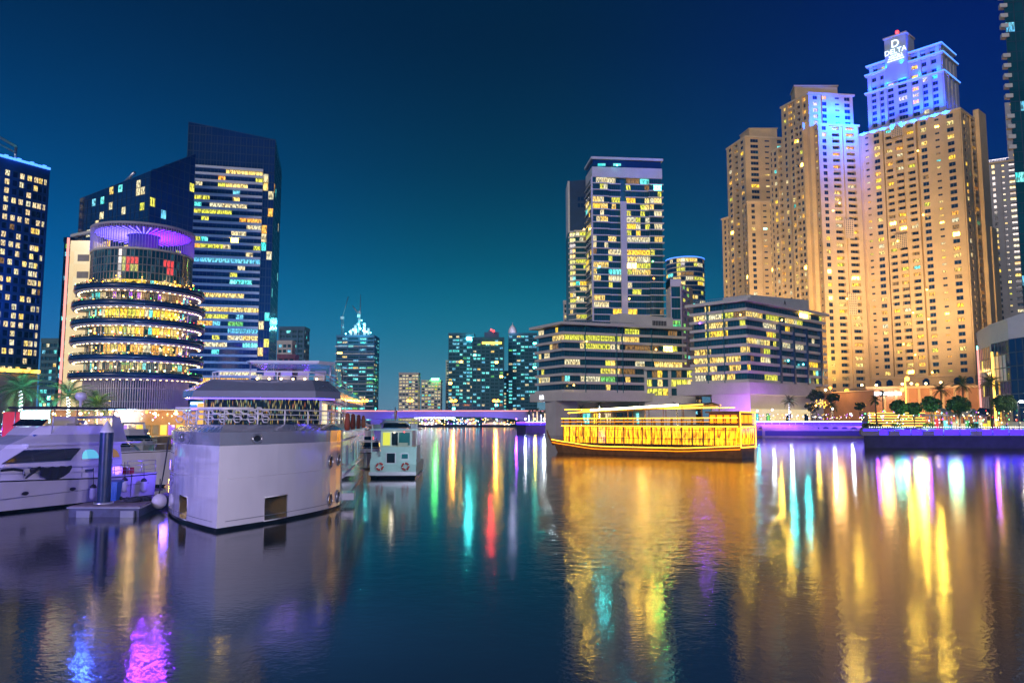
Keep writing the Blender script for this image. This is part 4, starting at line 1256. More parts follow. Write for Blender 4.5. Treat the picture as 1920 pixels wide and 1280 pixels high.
def link_building():
    Y = 300
    p0, p1 = q(1208, 700, Y), q(1303, 700, Y - 2)
    zt = zz(694, Y); zb = zz(744, Y)
    B = Building('link_building', 'low white framed link between the two pier apartment buildings', 'building', p0, 'whitewall', 81, 'pier', .75, 'teal_glass')
    B.tier([p0, p1, (p1[0], p1[1] + 14), (p0[0], p0[1] + 14)], 1, zb, [None] * 4, cap=False)
    for kk in KIND['t'],: pass
    B.tier([p0, p1, (p1[0], p1[1] + 14), (p0[0], p0[1] + 14)], zb, zt, [[('-', 1, .6)] + [('t', 2.1)] * 4 + [('-', 1.2, .6)] + [('t', 2.1)] * 4 + [('-', 1, .6)], None, None, None], 3.4)
    b = MB(); b.box(p0[0] - .3, p1[0] + .3, Y - 3, Y + 10, zt, zt + .9, 'whitewall'); B.part(b, 'roof_slab')
    B.finish()
link_building()

# ================================================================== RIGHT BANK: BEIGE TOWERS
PIL = .9
def seq(*a): return list(a)
def delta():
    L, C = q(1612, 720, 411), q(1829, 720, 371)
    u = (Vector(C) - Vector(L)).normalized(); bk = Vector((-u.y, u.x))
    D = 31
    R = (C[0] + bk.x * D, C[1] + bk.y * D); K = (L[0] + bk.x * D, L[1] + bk.y * D)
    pts = [L, C, R, K]
    zt = zz(207, 371); z0 = zz(700, 371)
    B = Building('beige_hotel_tower', 'tallest beige tower at right with a blue floodlit crown and illuminated sign', 'tower', C, 'beige', 91, 'jbr', .36, 'dark', 'frame')
    pat = [('-', 9, .5), ('w', 9, .5), ('-', 6, .5), ('-', 6), ('s', 6), ('-', 10), ('w', 10), ('-', 6), ('-', 3, -1.6), ('-', 3, .6), ('b', 11, .6), ('-', 7, .6), ('b', 12, 1.2), ('-', 7, .6), ('b', 12, .6), ('-', 4, .6), ('-', 3, -1.6), ('-', 4), ('w', 10), ('-', 14), ('s', 7), ('-', 8), ('-', 5, .5), ('w', 11, .5), ('-', 10, .5)]
    side = [('-', 3, .6), ('w', 3, .6), ('-', 3, .6), ('w', 3), ('-', 3), ('b', 5, .8), ('-', 2, .8), ('w', 3), ('-', 2), ('w', 3), ('-', 4, 1.2)]
    B.tier(pts, z0, zt, [pat, side, None, None], 3.45)
    # base storeys with arches
    B.plain(L, C, 4, z0); B.plain(C, R, 4, z0)
    ang = math.atan2(u.y, u.x)
    for t in (.045, .175, .28, .60, .86, .96):
        p = lerp2(L, C, t); zc = z0 - 4.6
        b = MB(); P = []
        for i in range(13):
            a = PI * i / 12; P.append((p[0] + u.x * 1.8 * math.cos(a) - bk.x * .06, p[1] + u.y * 1.8 * math.cos(a) - bk.y * .06, zc + 1.6 + 1.8 * math.sin(a)))
        P += [(p[0] - u.x * 1.8 - bk.x * .06, p[1] - u.y * 1.8 - bk.y * .06, zc), (p[0] + u.x * 1.8 - bk.x * .06, p[1] + u.y * 1.8 - bk.y * .06, zc)]
        b.add(P, [tuple(range(len(P)))], 'navy_glass'); B.part(b, 'arched_window')
        b = MB(); pth = [Vector(x) - Vector((bk.x, bk.y, 0)) * .1 for x in P[:13]]
        b.tube([pth[0] - Vector((0, 0, 1.6))] + pth + [pth[-1] - Vector((0, 0, 1.6))], .22, 'beige_trim', 5); B.part(b, 'arch_trim')
    for z in (z0 - .3, z0 + (zt - z0) * .5):
        pass
    b = MB(); b.prism(offset_poly(pts, .7), z0 - .9, z0 - .2, 'beige_trim'); B.part(b, 'string_course')
    # parapet pieces and side fin
    b = MB(); b.prism(offset_poly(pts, .9), zt, zt + 1.1, 'beige_trim'); B.part(b, 'parapet')
    f0 = (C[0] + bk.x * 20, C[1] + bk.y * 20)
    b = MB(); b.prism([(f0[0], f0[1]), (f0[0] + u.x * 2.6, f0[1] + u.y * 2.6), (f0[0] + u.x * 2.6 + bk.x * 11, f0[1] + u.y * 2.6 + bk.y * 11), (f0[0] + bk.x * 11, f0[1] + bk.y * 11)], 4, zt + 5.5, 'beige'); B.part(b, 'side_pier')
    f0 = (C[0] + bk.x * 27, C[1] + bk.y * 27)
    b = MB(); b.prism([(f0[0], f0[1]), (f0[0] + u.x * 3.2, f0[1] + u.y * 3.2), (f0[0] + u.x * 3.2 + bk.x * 8, f0[1] + u.y * 3.2 + bk.y * 8), (f0[0] + bk.x * 8, f0[1] + bk.y * 8)], 4, zz(432, 395), 'beige'); B.part(b, 'side_pier')
    # ornamental grilles
    for (t, y0, y1) in ((.47, 258, 232), (.465, 466, 440)):
        p = lerp2(L, C, t); Yp = p[1]; za, zb_ = zz(y0, Yp), zz(y1, Yp)
        b = MB(); b.obox((p[0] - bk.x * 2.1, p[1] - bk.y * 2.1), u, 2.9, .15, za, zb_, 'beige_trim')
        for i in range(6):
            for j in range(8):
                z = za + (zb_ - za) * (j + .5) / 8; s_ = -2.2 + 4.4 * i / 5
                b.obox((p[0] + u.x * s_ - bk.x * 2.28, p[1] + u.y * s_ - bk.y * 2.28), u, .22, .04, z - .28, z + .28, 'tan_dark')
        B.part(b, 'stone_grille')
    # crown
    a0, a1 = lerp2(L, C, .175), lerp2(L, C, .86)
    cp = [(a0[0] + bk.x * 3.5, a0[1] + bk.y * 3.5), (a1[0] + bk.x * 3.5, a1[1] + bk.y * 3.5), (a1[0] + bk.x * 24, a1[1] + bk.y * 24), (a0[0] + bk.x * 24, a0[1] + bk.y * 24)]
    Yc = cp[1][1]
    z1 = zz(80, Yc); zc1, zc2 = zz(98, Yc), zz(134, Yc)
    cpat = [('-', 22, .6), ('w', 28), ('-', 20, .6), ('w', 24), ('-', 18, .8), ('w', 36), ('-', 14, .8), ('-', 10, .8), ('w', 48, .8), ('-', 10, .8), ('-', 14, .8), ('w', 38), ('-', 18, .8), ('w', 28), ('-', 22, .6), ('w', 30), ('-', 24, .6)]
    csd = [('-', 20, .6), ('s', 14), ('-', 14, .6), ('s', 14), ('-', 14, .6), ('s', 14), ('-', 20, .6)]
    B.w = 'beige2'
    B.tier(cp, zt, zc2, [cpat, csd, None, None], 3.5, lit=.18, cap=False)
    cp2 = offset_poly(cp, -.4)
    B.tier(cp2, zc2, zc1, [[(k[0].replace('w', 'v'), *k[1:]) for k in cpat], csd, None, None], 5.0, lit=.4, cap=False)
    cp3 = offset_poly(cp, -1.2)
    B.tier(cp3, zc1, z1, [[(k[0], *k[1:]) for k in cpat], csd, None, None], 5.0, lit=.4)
    for z, o in ((zt + 1.2, 1.0), (zc2, 1.1), (zc1, .8), (z1, .2)):
        if z > zt + 2:
            b = MB(); b.prism(offset_poly(cp, o), z - .7, z + .25, 'beige_trim'); B.part(b, 'cornice')
            po = offset_poly(cp, o + .16)
            for (i, j) in ((0, 1), (1, 2)):
                A_, B_ = Vector(po[i]), Vector(po[j]); dd = (B_ - A_); ln = dd.length; dd.normalize()
                b = MB(); mm = (A_ + B_) / 2; b.obox((mm.x, mm.y), (dd.x, dd.y), ln / 2, .12, z + .0, z + .35, 'led_ice'); B.part(b, 'light_line')
    # central pediment block with sign
    m0, m1 = lerp2(cp[0], cp[1], .285), lerp2(cp[0], cp[1], .575)
    ztp = zz(64, m1[1])
    pd = [(m0[0] - bk.x * 1.8, m0[1] - bk.y * 1.8), (m1[0] - bk.x * 1.8, m1[1] - bk.y * 1.8), (m1[0] + bk.x * 9, m1[1] + bk.y * 9), (m0[0] + bk.x * 9, m0[1] + bk.y * 9)]
    b = MB(); b.prism(pd, zc2 + 2, ztp, 'beige2'); b.prism(offset_poly(pd, .5), ztp, ztp + .8, 'beige_trim'); B.part(b, 'sign_block')
    e0, e1 = lerp2(cp[0], cp[1], .62), lerp2(cp[0], cp[1], .86)
    b = MB(); b.prism([(e0[0] + bk.x * 5, e0[1] + bk.y * 5), (e1[0] + bk.x * 5, e1[1] + bk.y * 5), (e1[0] + bk.x * 16, e1[1] + bk.y * 16), (e0[0] + bk.x * 16, e0[1] + bk.y * 16)], z1 - .5, zz(73, Yc), 'beige2'); B.part(b, 'penthouse')
    # ledge floodlights
    for i in range(9):
        p = lerp2(L, C, .15 + .74 * i / 8)
        bq = (p[0] + bk.x * .2, p[1] + bk.y * .2)
        b = MB(); b.ball((bq[0], bq[1], zt + 1.6), .45, 'led_ice', 8, 5); B.part(b, 'floodlight')
        lamp('SPOT', (bq[0] - bk.x * 3.0, bq[1] - bk.y * 3.0, zt - 1.5), (.0, .045, 1), 80000, (p[0] + bk.x * 4.6, p[1] + bk.y * 4.6, zt + 30), spot=95, rad=.6, name='crown_floodlight')
    for i in range(5):
        p = lerp2(cp[0], cp[1], .06 + .22 * i)
        for zq_, en in ((zc2, 17000), (zc1, 12000)):
            lamp('SPOT', (p[0] - bk.x * 2.6, p[1] - bk.y * 2.6, zq_ - .2), (.0, .05, 1), en, (p[0] + bk.x * 1.6, p[1] + bk.y * 1.6, zq_ + 12), spot=120, blend=1, rad=.6, name='crown_floodlight')
    for k in (4, 12, 20):
        p = (a1[0] + u.x * 7 + bk.x * (k + 2), a1[1] + u.y * 7 + bk.y * (k + 2))
        lamp('SPOT', (p[0], p[1], zt + .8), (.0, .05, 1), 55000, (a1[0] + bk.x * (k + 2), a1[1] + bk.y * (k + 2), zt + 24), spot=100, rad=.6, name='crown_floodlight')
    b = MB(); pb = lerp2(pd[0], pd[1], .62); b.ball((pb[0], pb[1], ztp + 1.9), .9, 'lamp_red', 8, 6); B.part(b, 'beacon')
    B.finish(300)
    # sign
    mid = lerp2(pd[0], pd[1], .5)
    E('sign_white', (.80, .97, 1.0), 2.2)
    r = thing('hotel_sign', 'illuminated sign with round D logo and DELTA HOTELS lettering on the blue lit crown', 'sign', (mid[0], mid[1], ztp - 12))
    for txt, sz, dz, dx_ in (('D', 5.6, 6.3, 0), ('DELTA', 3.7, 2.9, 0), ('HOTELS', 1.9, 1.0, 0)):
        fc = bpy.data.curves.new('lettering', 'FONT'); fc.body = txt; fc.size = sz; fc.extrude = .1; fc.offset = .0
        fc.align_x = 'CENTER'; fc.materials.append(MATS['sign_white'])
        f = textobj('lettering', fc); f.parent = r
        f.location = (-bk.x * .25, -bk.y * .25, dz); f.rotation_euler = (PI / 2, 0, ang)
    for dz, hl in ((.2, 3.8), (-.9, 4.2)):
        b = MB(); b.obox((mid[0] - bk.x * .3, mid[1] - bk.y * .3), u, hl, .08, ztp - 12 + dz, ztp - 12 + dz + .4, 'sign_white'); b.build('underline', r)
    lamp('POINT', (mid[0] - bk.x * 4, mid[1] - bk.y * 4, ztp - 8), (.1, .7, .9), 350, rad=1.5, name='sign_glow')
    return L, C, u, bk, zt
DL = delta()

def beige_mid():
    C, R, L = q(1518, 240, 400), q(1601, 242, 403), q(1468, 262, 419)
    zt = zz(177, 400)
    pts = [L, C, R, (R[0] + L[0] - C[0], R[1] + L[1] - C[1])]
    B = Building('stepped_beige_tower', 'middle beige tower with stepped top washed in blue light on its right face', 'tower', C, 'beige', 95, 'jbr', .34, 'dark', 'frame')
    v = (Vector(R) - Vector(C)).normalized(); bk = Vector((-v.y, v.x))
    u = (Vector(C) - Vector(L)).normalized(); n = Vector((u.y, -u.x))
    z_s = zz(237, 398)
    lpat = [('-', 3, .5), ('w', 3, .5), ('-', 3, .5), ('b', 4), ('-', 2), ('w', 3), ('-', 3, .7), ('b', 4, .7), ('-', 3, .7), ('w', 3), ('-', 4)]
    rpat = [('-', 3), ('w', 3), ('-', 3), ('w', 3, .6), ('-', 6, .6), ('s', 3, .6), ('-', 4), ('w', 4), ('-', 2)]
    B.tier(pts, 4, zt, [lpat, rpat, None, None], 3.4)
    b = MB(); b.prism(offset_poly(pts, .7), zt, zt + 1, 'beige_trim'); B.part(b, 'cornice')
    # penthouse
    P0 = q(1489, 178, 408); P1 = q(1566, 178, 410)
    ph = [(P0[0], P0[1] - 1), (P1[0], P1[1] - 3), (P1[0] + 2, P1[1] + 10), (P0[0] + 2, P0[1] + 10)]
    b = MB(); b.prism(ph, zt + 1, zz(164, 408), 'beige'); b.prism(offset_poly(ph, .5), zz(164, 408), zz(162, 408), 'beige_trim'); B.part(b, 'penthouse')
    # front lower slab on the right face
    F0, F1 = (C[0] + v.x * 2.2 - bk.x * 4, C[1] + v.y * 2.2 - bk.y * 4), (R[0] - bk.x * 4, R[1] - bk.y * 4)
    fp = [F0, F1, (F1[0] + bk.x * 3.9, F1[1] + bk.y * 3.9), (F0[0] + bk.x * 3.9, F0[1] + bk.y * 3.9)]
    fpat = [('-', 2.4, .5), ('w', 2.4, .5), ('-', 2, .5), ('-', 2), ('b', 4.4), ('-', 2), ('-', 1.6, .7), ('b', 5.2, .7), ('-', 1.6, .7), ('-', 1.6)]
    B.tier(fp, 4, z_s, [fpat, [('-', 1), ('s', 1.4), ('-', 1)], None, [('-', 1), ('s', 1.4), ('-', 1)]], 3.4)
    b = MB(); b.prism(offset_poly(fp, .6), z_s, z_s + 1, 'beige_trim'); B.part(b, 'cornice')
    # left wing, lower
    W0 = (L[0] - u.x * 9, L[1] - u.y * 9); 
    wp = [W0, L, (L[0] + 18, L[1] + 14), (W0[0] + 18, W0[1] + 14)]
    zw = zz(283, 425)
    B.tier(wp, 4, zw, [[('-', 2, .4), ('w', 2.5, .4), ('-', 2, .4), ('b', 3), ('-', 2)], None, None, None], 3.4)
    b = MB(); b.prism(offset_poly(wp, .5), zw, zw + .9, 'beige_trim'); B.part(b, 'cornice')
    # lower bay in front of the left face
    G0 = (C[0] - u.x * 12 + n.x * 2.5, C[1] - u.y * 12 + n.y * 2.5); G1 = (C[0] - u.x * 2 + n.x * 2.5, C[1] - u.y * 2 + n.y * 2.5)
    gp = [G0, G1, (G1[0] - n.x * 2.4, G1[1] - n.y * 2.4), (G0[0] - n.x * 2.4, G0[1] - n.y * 2.4)]
    B.tier(gp, 4, zz(232, 402), [[('-', 1, .3), ('w', 2, .3), ('-', 1, .3), ('b', 3), ('-', 1, .3), ('w', 2, .3), ('-', 1, .3)], None, None, None], 3.4)
    for (y0, y1) in ((448, 412), (590, 550)):
        p = (F0[0] + v.x * 14.6, F0[1] + v.y * 14.6); za, zb_ = zz(y0, 398), zz(y1, 398)
        b = MB(); b.obox((p[0] - bk.x * 1.0, p[1] - bk.y * 1.0), v, 2.5, .15, za, zb_, 'beige_trim')
        for i in range(4):
            for j in range(9):
                z = za + (zb_ - za) * (j + .5) / 9; s_ = -1.6 + 3.2 * i / 3
                b.obox((p[0] + v.x * s_ - bk.x * 1.18, p[1] + v.y * s_ - bk.y * 1.18), v, .22, .04, z - .3, z + .3, 'tan_dark')
        B.part(b, 'stone_grille')
    B.finish(300)
    # blue light from the neighbour's roof ledge, yellow light from the foot
    lp = (DL[0][0] - DL[2].x * 1.5, DL[0][1] - DL[2].y * 1.5, DL[4] + 2)
    lamp('SPOT', (lp[0] - 4, lp[1] - 26, lp[2] + 6), (.0, .06, 1), 520000, (R[0] - 18, R[1], zt - 22), spot=150, blend=1, rad=2, name='ledge_floodlight')
    r = thing('ledge_lamp', 'blue white star bright floodlight on the roof corner of the tallest beige tower', 'floodlight', (DL[0][0], DL[0][1], DL[4] + 1.1))
    b = MB(); b.ball((0, -1, 1.1), .9, 'led_ice', 8, 6); b.build('lens', r, world=False)
    b = MB(); b.tube([(0, -1, 0), (0, -1, .6)], .15, 'steel', 6); b.build('stand', r, world=False)
    lamp('SPOT', (q(1700, 700, 340)[0], 318, 26), (1, .70, .38), 400000, (q(1720, 500, 385)[0], 388, 84), spot=78, blend=1, rad=3, name='facade_floodlight')
    lamp('SPOT', (q(1430, 700, 400)[0], 395, 6), (1, .70, .38), 420000, (q(1420, 500, 465)[0], 462, 75), spot=85, blend=1, rad=3, name='facade_floodlight')
    lamp('SPOT', (q(1560, 700, 340)[0], 325, 20), (1, .70, .38), 220000, (q(1530, 500, 398)[0], 400, 70), spot=70, blend=1, rad=3, name='facade_floodlight')
    lamp('SPOT', (q(1575, 700, 375)[0], 368, 14), (1, .62, .05), 130000, (q(1575, 650, 398)[0], 399, 60), spot=80, blend=1, rad=2, name='facade_floodlight')
beige_mid()

def beige_left():
    C, R, L = q(1399, 300, 465), q(1472, 300, 468), q(1364, 310, 487)
    zt = zz(258, 465)
    pts = [L, C, R, (R[0] + L[0] - C[0], R[1] + L[1] - C[1])]
    B = Building('smaller_beige_tower', 'leftmost and smallest beige tower with setback wings', 'tower', C, 'beige', 97, 'jbr', .22, 'dark', 'frame')
    v = (Vector(R) - Vector(C)).normalized(); bk = Vector((-v.y, v.x)); u = (Vector(C) - Vector(L)).normalized()
    B.tier(pts, 4, zt, [[('-', 2, .4), ('w', 3, .4), ('-', 3), ('b', 4), ('-', 3, .5), ('w', 3, .5), ('-', 2, .5)], [('-', 3), ('w', 5), ('-', 4, .5), ('s', 3, .5), ('-', 5, .5), ('w', 3), ('-', 2)], None, None], 3.5)
    b = MB(); b.prism(offset_poly(pts, .6), zt, zt + 1, 'beige_trim'); B.part(b, 'cornice')
    ph = [(C[0] + 3, C[1] + 2), (C[0] + 20, C[1] + 2), (C[0] + 18, C[1] + 14), (C[0] + 1, C[1] + 14)]
    b = MB(); b.prism(ph, zt + 1, zz(243, 468), 'beige'); b.prism(offset_poly(ph, .4), zz(243, 468), zz(241.5, 468), 'beige_trim'); B.part(b, 'penthouse')
    F0, F1 = q(1401, 400, 458), q(1463, 400, 458); zf = zz(380, 458)
    fp = [F0, F1, (F1[0], F1[1] + 8), (F0[0], F0[1] + 8)]
    B.tier(fp, 4, zf, [[('-', 2.5), ('w', 2), ('-', 3.5), ('-', 1, .5), ('s', 2, .5), ('-', 2, .5), ('w', 4, .5), ('-', 2, .5)], None, None, [('-', 2), ('w', 2), ('-', 2)]], 3.5)
    b = MB(); b.prism(offset_poly(fp, .5), zf, zf + .9, 'beige_trim'); B.part(b, 'cornice')
    W0 = q(1354, 430, 492); wp = [W0, (L[0] + 1, L[1] - 2), (L[0] + 14, L[1] + 10), (W0[0] + 14, W0[1] + 10)]
    zw = zz(411, 490)
    B.tier(wp, 4, zw, [[('-', 2), ('w', 2), ('-', 2), ('w', 2), ('-', 2)], None, None, None], 3.5)
    b = MB(); b.prism(offset_poly(wp, .5), zw, zw + .9, 'beige_trim'); B.part(b, 'cornice')
    # link wing to the middle tower
    W0, W1 = q(1445, 400, 450), q(1470, 400, 442); zl = zz(281, 446)
    wp = [W0, W1, (W1[0] + 6, W1[1] + 14), (W0[0] + 6, W0[1] + 14)]
    B.tier(wp, 4, zl, [[('-', 1), ('w', 2), ('-', 1.6), ('w', 2), ('-', 1)], None, None, [('-', 1), ('w', 2), ('-', 1)]], 3.5)
    B.finish(300)
beige_left()

def right_edge():
    # pale tower at the right edge
    p0, p1 = q(1866, 560, 445), q(1990, 560, 430)
    u = (Vector(p1) - Vector(p0)).normalized(); bk = Vector((-u.y, u.x))
    zt = zz(309, 445)
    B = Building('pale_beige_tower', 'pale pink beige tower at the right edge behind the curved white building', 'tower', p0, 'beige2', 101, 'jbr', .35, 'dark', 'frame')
    pts = [p0, p1, (p1[0] + bk.x * 20, p1[1] + bk.y * 20), (p0[0] * 1.05, p0[1] * 1.05)]
    B.tier(pts, 4, zt, [[('-', 3), ('w', 2.2), ('-', 4), ('-', .6, .6), ('s', 1.8), ('-', 3), ('b', 4), ('-', 2), ('w', 2.2), ('-', 4), ('b', 4), ('-', 4), ('w', 2.2), ('-', 6)], None, None, None], 3.4)
    b = MB(); b.prism(offset_poly(pts, .6), zt, zt + 1, 'beige_trim'); B.part(b, 'cornice')
    b = MB(); a = lerp2(p0, p1, .04)
    for i in range(12):
        p = lerp2(p0, p1, .02 + .025 * i); b.obox(p, u, .06, .06, zt + 1, zt + 2.4, 'steel')
    b.obox(lerp2(p0, p1, .16), u, 6, .06, zt + 2.3, zt + 2.5, 'steel'); B.part(b, 'roof_railing')
    q0, q1 = q(1897, 400, 452), q(1990, 400, 446); z2 = zz(193, 452)
    pp2 = [q0, q1, (q1[0], q1[1] + 15), (q0[0] * 1.03, q0[1] * 1.03)]
    B.tier(pp2, zt - 4, z2, [[('-', 2), ('b', 3), ('-', 2), ('w', 3), ('-', 8)], None, None, None], 3.5)
    B.finish(200)
    # dark glass tower at the very edge
    Yd = 250
    p0 = q(1888, 100, Yd); p1 = (p0[0] + 26, Yd - 4)
    B = Building('dark_glass_tower', 'dark green glass tower cut off by the right edge with small white balconies', 'tower', p0, 'darkwall', 103, 'blue', .10, 'teal_glass')
    zt = 175
    B.curtain(p0, p1, 4, zt, zt, 3.0, 3.4, lit=.10)
    B.wall.quad((p0[0] * 1.09, Yd * 1.09, 4), (*p0, 4), (*p0, zt), (p0[0] * 1.09, Yd * 1.09, zt), 'darkwall')
    sl = MB(); sl.prism([(-1.7, -.6), (.6, -.9), (.6, 1.4), (-1.0, 1.4)], 0, 1.3, 'whitewall'); me = sl.mesh('balcony')
    z = zz(280, Yd); 
    while z < zt:
        inst('balcony', me, B.root, (0, 0, z)); z += 3.45 if int(z * 7) % 5 else 6.9
    B.finish(250)
right_edge()

def white_curved():
    R = 60; Y0 = 176
    B = Building('curved_white_building', 'curved white low building with dark blue glazing at the right edge', 'building', q(1850, 700, Y0), 'white_paint', 105, 'pier', .04, 'navy_glass')
    A = [q(1836, 700, 196), q(1862, 700, 183), q(1895, 700, 174), q(1935, 700, 168), q(1990, 700, 166)]
    zt = 26.5
    zts = [zz(622, 196), zz(608, 183), zz(597, 174), zz(583, 168), zz(580, 166)]
    n = len(A)
    for i in range(n - 1):
        p0, p1 = A[i], A[i + 1]
        za = min(zts[i], zts[i + 1])
        B.wall.add([(*p0, 4), (*p1, 4), (*p1, zts[i + 1]), (*p0, zts[i])], [(0, 1, 2, 3)], 'white_paint')
        u = (Vector(p1) - Vector(p0)); Ln = u.length; u.normalize(); nn = Vector((u.y, -u.x)); ang = math.atan2(u.y, u.x)
        m = max(2, int(Ln / 1.7)); top = za - 4.6
        rows = 6; fh = (top - 5) / rows
        for r_ in range(rows):
            for c in range(m):
                if i in (0,) and c == m - 1: continue
                x = (c + .5) * Ln / m
                white = (i == 0 and r_ in (1, 3) and c < m * .6) or (i == 1 and r_ in (1, 3, 4) and c < m * .7) or (i == 2 and r_ == 2 and c > 3)
                key = 'white_paint' if white else ('lime' if (i == 0 and r_ in (2, 4) and c == 2) else 'navy_glass')
                B.win((p0[0] + u.x * x + nn.x * .1, p0[1] + u.y * x + nn.y * .1, 5 + r_ * fh), ang, Ln / m, fh, key=key, mull=0, name='cladding_panel' if white else 'window')
    B.wall.add([(*p, z) for p, z in zip(A, zts)] + [(A[-1][0], A[-1][1] + 30, 27), (A[0][0] * 1.12, A[0][1] * 1.12, zts[0])], [tuple(range(n + 2))], 'white_paint')
    B.wall.quad((A[0][0] * 1.12, A[0][1] * 1.12, 4), (*A[0], 4), (*A[0], zts[0]), (A[0][0] * 1.12, A[0][1] * 1.12, zts[0]), 'white_paint')
    for k, (px, Y, y0) in enumerate(((1835.5, 194.5, 655), (1862, 181.5, 660), (1935, 167, 640))):
        p = q(px, 700, Y); b = MB(); b.tube([(*p, 4), (*p, zz(y0, Y))], .22, 'gold_line' if k else 'pink_line', 6); B.part(b, 'light_tube')
    B.finish(250)
white_curved()
# ================================================================== PLANTS
FR = {}
def frond_mesh(L, v, mat='frond'):
    k = (round(L, 1), v, mat)
    if k in FR: return FR[k]
    rng = random.Random(v * 7 + 1); b = MB()
    n = 12; pts = []
    dr = .30 + .12 * v
    for i in range(n + 1):
        t = i / n; pts.append(Vector((L * t * (1 - .18 * t * t), 0, L * (.16 * t - dr * t * t * 1.5))))
    b.tube(pts, [.035 * (1 - .8 * i / n) for i in range(n + 1)], mat, 4)
    for i in range(1, 26):
        t = .10 + .9 * i / 26; f = t * n; j = min(int(f), n - 1); p = pts[j].lerp(pts[j + 1], f - j)
        d = (pts[j + 1] - pts[j]).normalized()
        ll = L * .26 * math.sin(PI * min(1, t * .92 + .1)) + .12
        for s in (-1, 1):
            e = (d * .75 + Vector((0, s, -.25 + rng.uniform(-.2, .15)))).normalized() * ll * rng.uniform(.85, 1.1)
            w_ = d * .05
            b.add([p - w_, p + w_, p + e], [(0, 1, 2)], mat)
    me = b.mesh('frond'); FR[k] = me
    return me
def palm(label, x, y, z, h, L, n=22, seed=0, group=None, lit=None, mat='frond', dates=True):
    rng = random.Random(seed)
    r = thing('palm_tree', label, 'palm tree', (x, y, z), rng.uniform(0, 6), group)
    b = MB(); lean = rng.uniform(-.3, .3); path = []; rr = []
    for i in range(15):
        t = i / 14; path.append((lean * t * t, .1 * math.sin(t * 3), h * t)); rr.append((.24 - .07 * t) * (1 + .10 * (i % 2)) * (1.5 if t > .93 else 1))
    b.tube(path, rr, 'bark', 9); b.build('trunk', r, world=False)
    if lit:
        b = MB(); sp_ = [((.27 - .06 * i / 90) * math.cos(i * .9) + lean * (i / 90) ** 2, (.27 - .06 * i / 90) * math.sin(i * .9), h * i / 92) for i in range(90)]
        b.tube(sp_, .045, lit, 4); b.build('light_wrap', r, world=False)
    for i in range(n):
        t = i / n
        el = math.radians(72 - 95 * t + rng.uniform(-8, 8))
        a = i * 2.4 + rng.uniform(-.2, .2)
        inst('frond', frond_mesh(L, i % 3, 'frond_dry' if (t > .93 and mat == 'frond') else mat), r, (lean, 0, h), (0, -el, a), (1, 1, 1))
    return r
def tree(label, x, y, z, h, R, seed=0, group=None, name='round_tree', mats=('leaf', 'leaf2', 'leaf_dark'), n=16, sz=.85, leaf=.16, lights=None):
    rng = random.Random(seed)
    r = thing(name, label, 'tree', (x, y, z), 0, group)
    b = MB(); b.tube([(0, 0, 0), (.05, 0, h * .3), (0, .04, h * .55)], [.14, .1, .08], 'bark', 7)
    for k in range(6):
        a = k * 1.05; b.tube([(0, 0, h * .38 + .1 * k), (R * .5 * math.cos(a), R * .5 * math.sin(a), h - R * .8 + .2 * k)], [.06, .025], 'bark', 5)
    b.build('trunk', r, world=False)
    b = MB()
    for k in range(n * 3):
        d = Vector((rng.gauss(0, 1), rng.gauss(0, 1), rng.gauss(0, 1))).normalized() * rng.uniform(.45, .90)
        m = [rng.choice(mats)] * 2 + [rng.choice(mats)]
        leaves(b, (d.x * R, d.y * R, h - R * sz + d.z * R * sz), R * rng.uniform(.15, .26), 36, leaf, m, rng)
    b.build('crown', r, world=False)
    if lights:
        b = MB()
        for k in range(26): b.ball((rng.uniform(-R, R) * .7, rng.uniform(-R, R) * .7, h - R * sz + rng.uniform(-R, R) * .6), .07, lights, 4, 3)
        o = b.build('fairy_lights', r, world=False); o['kind'] = 'stuff'
    return r

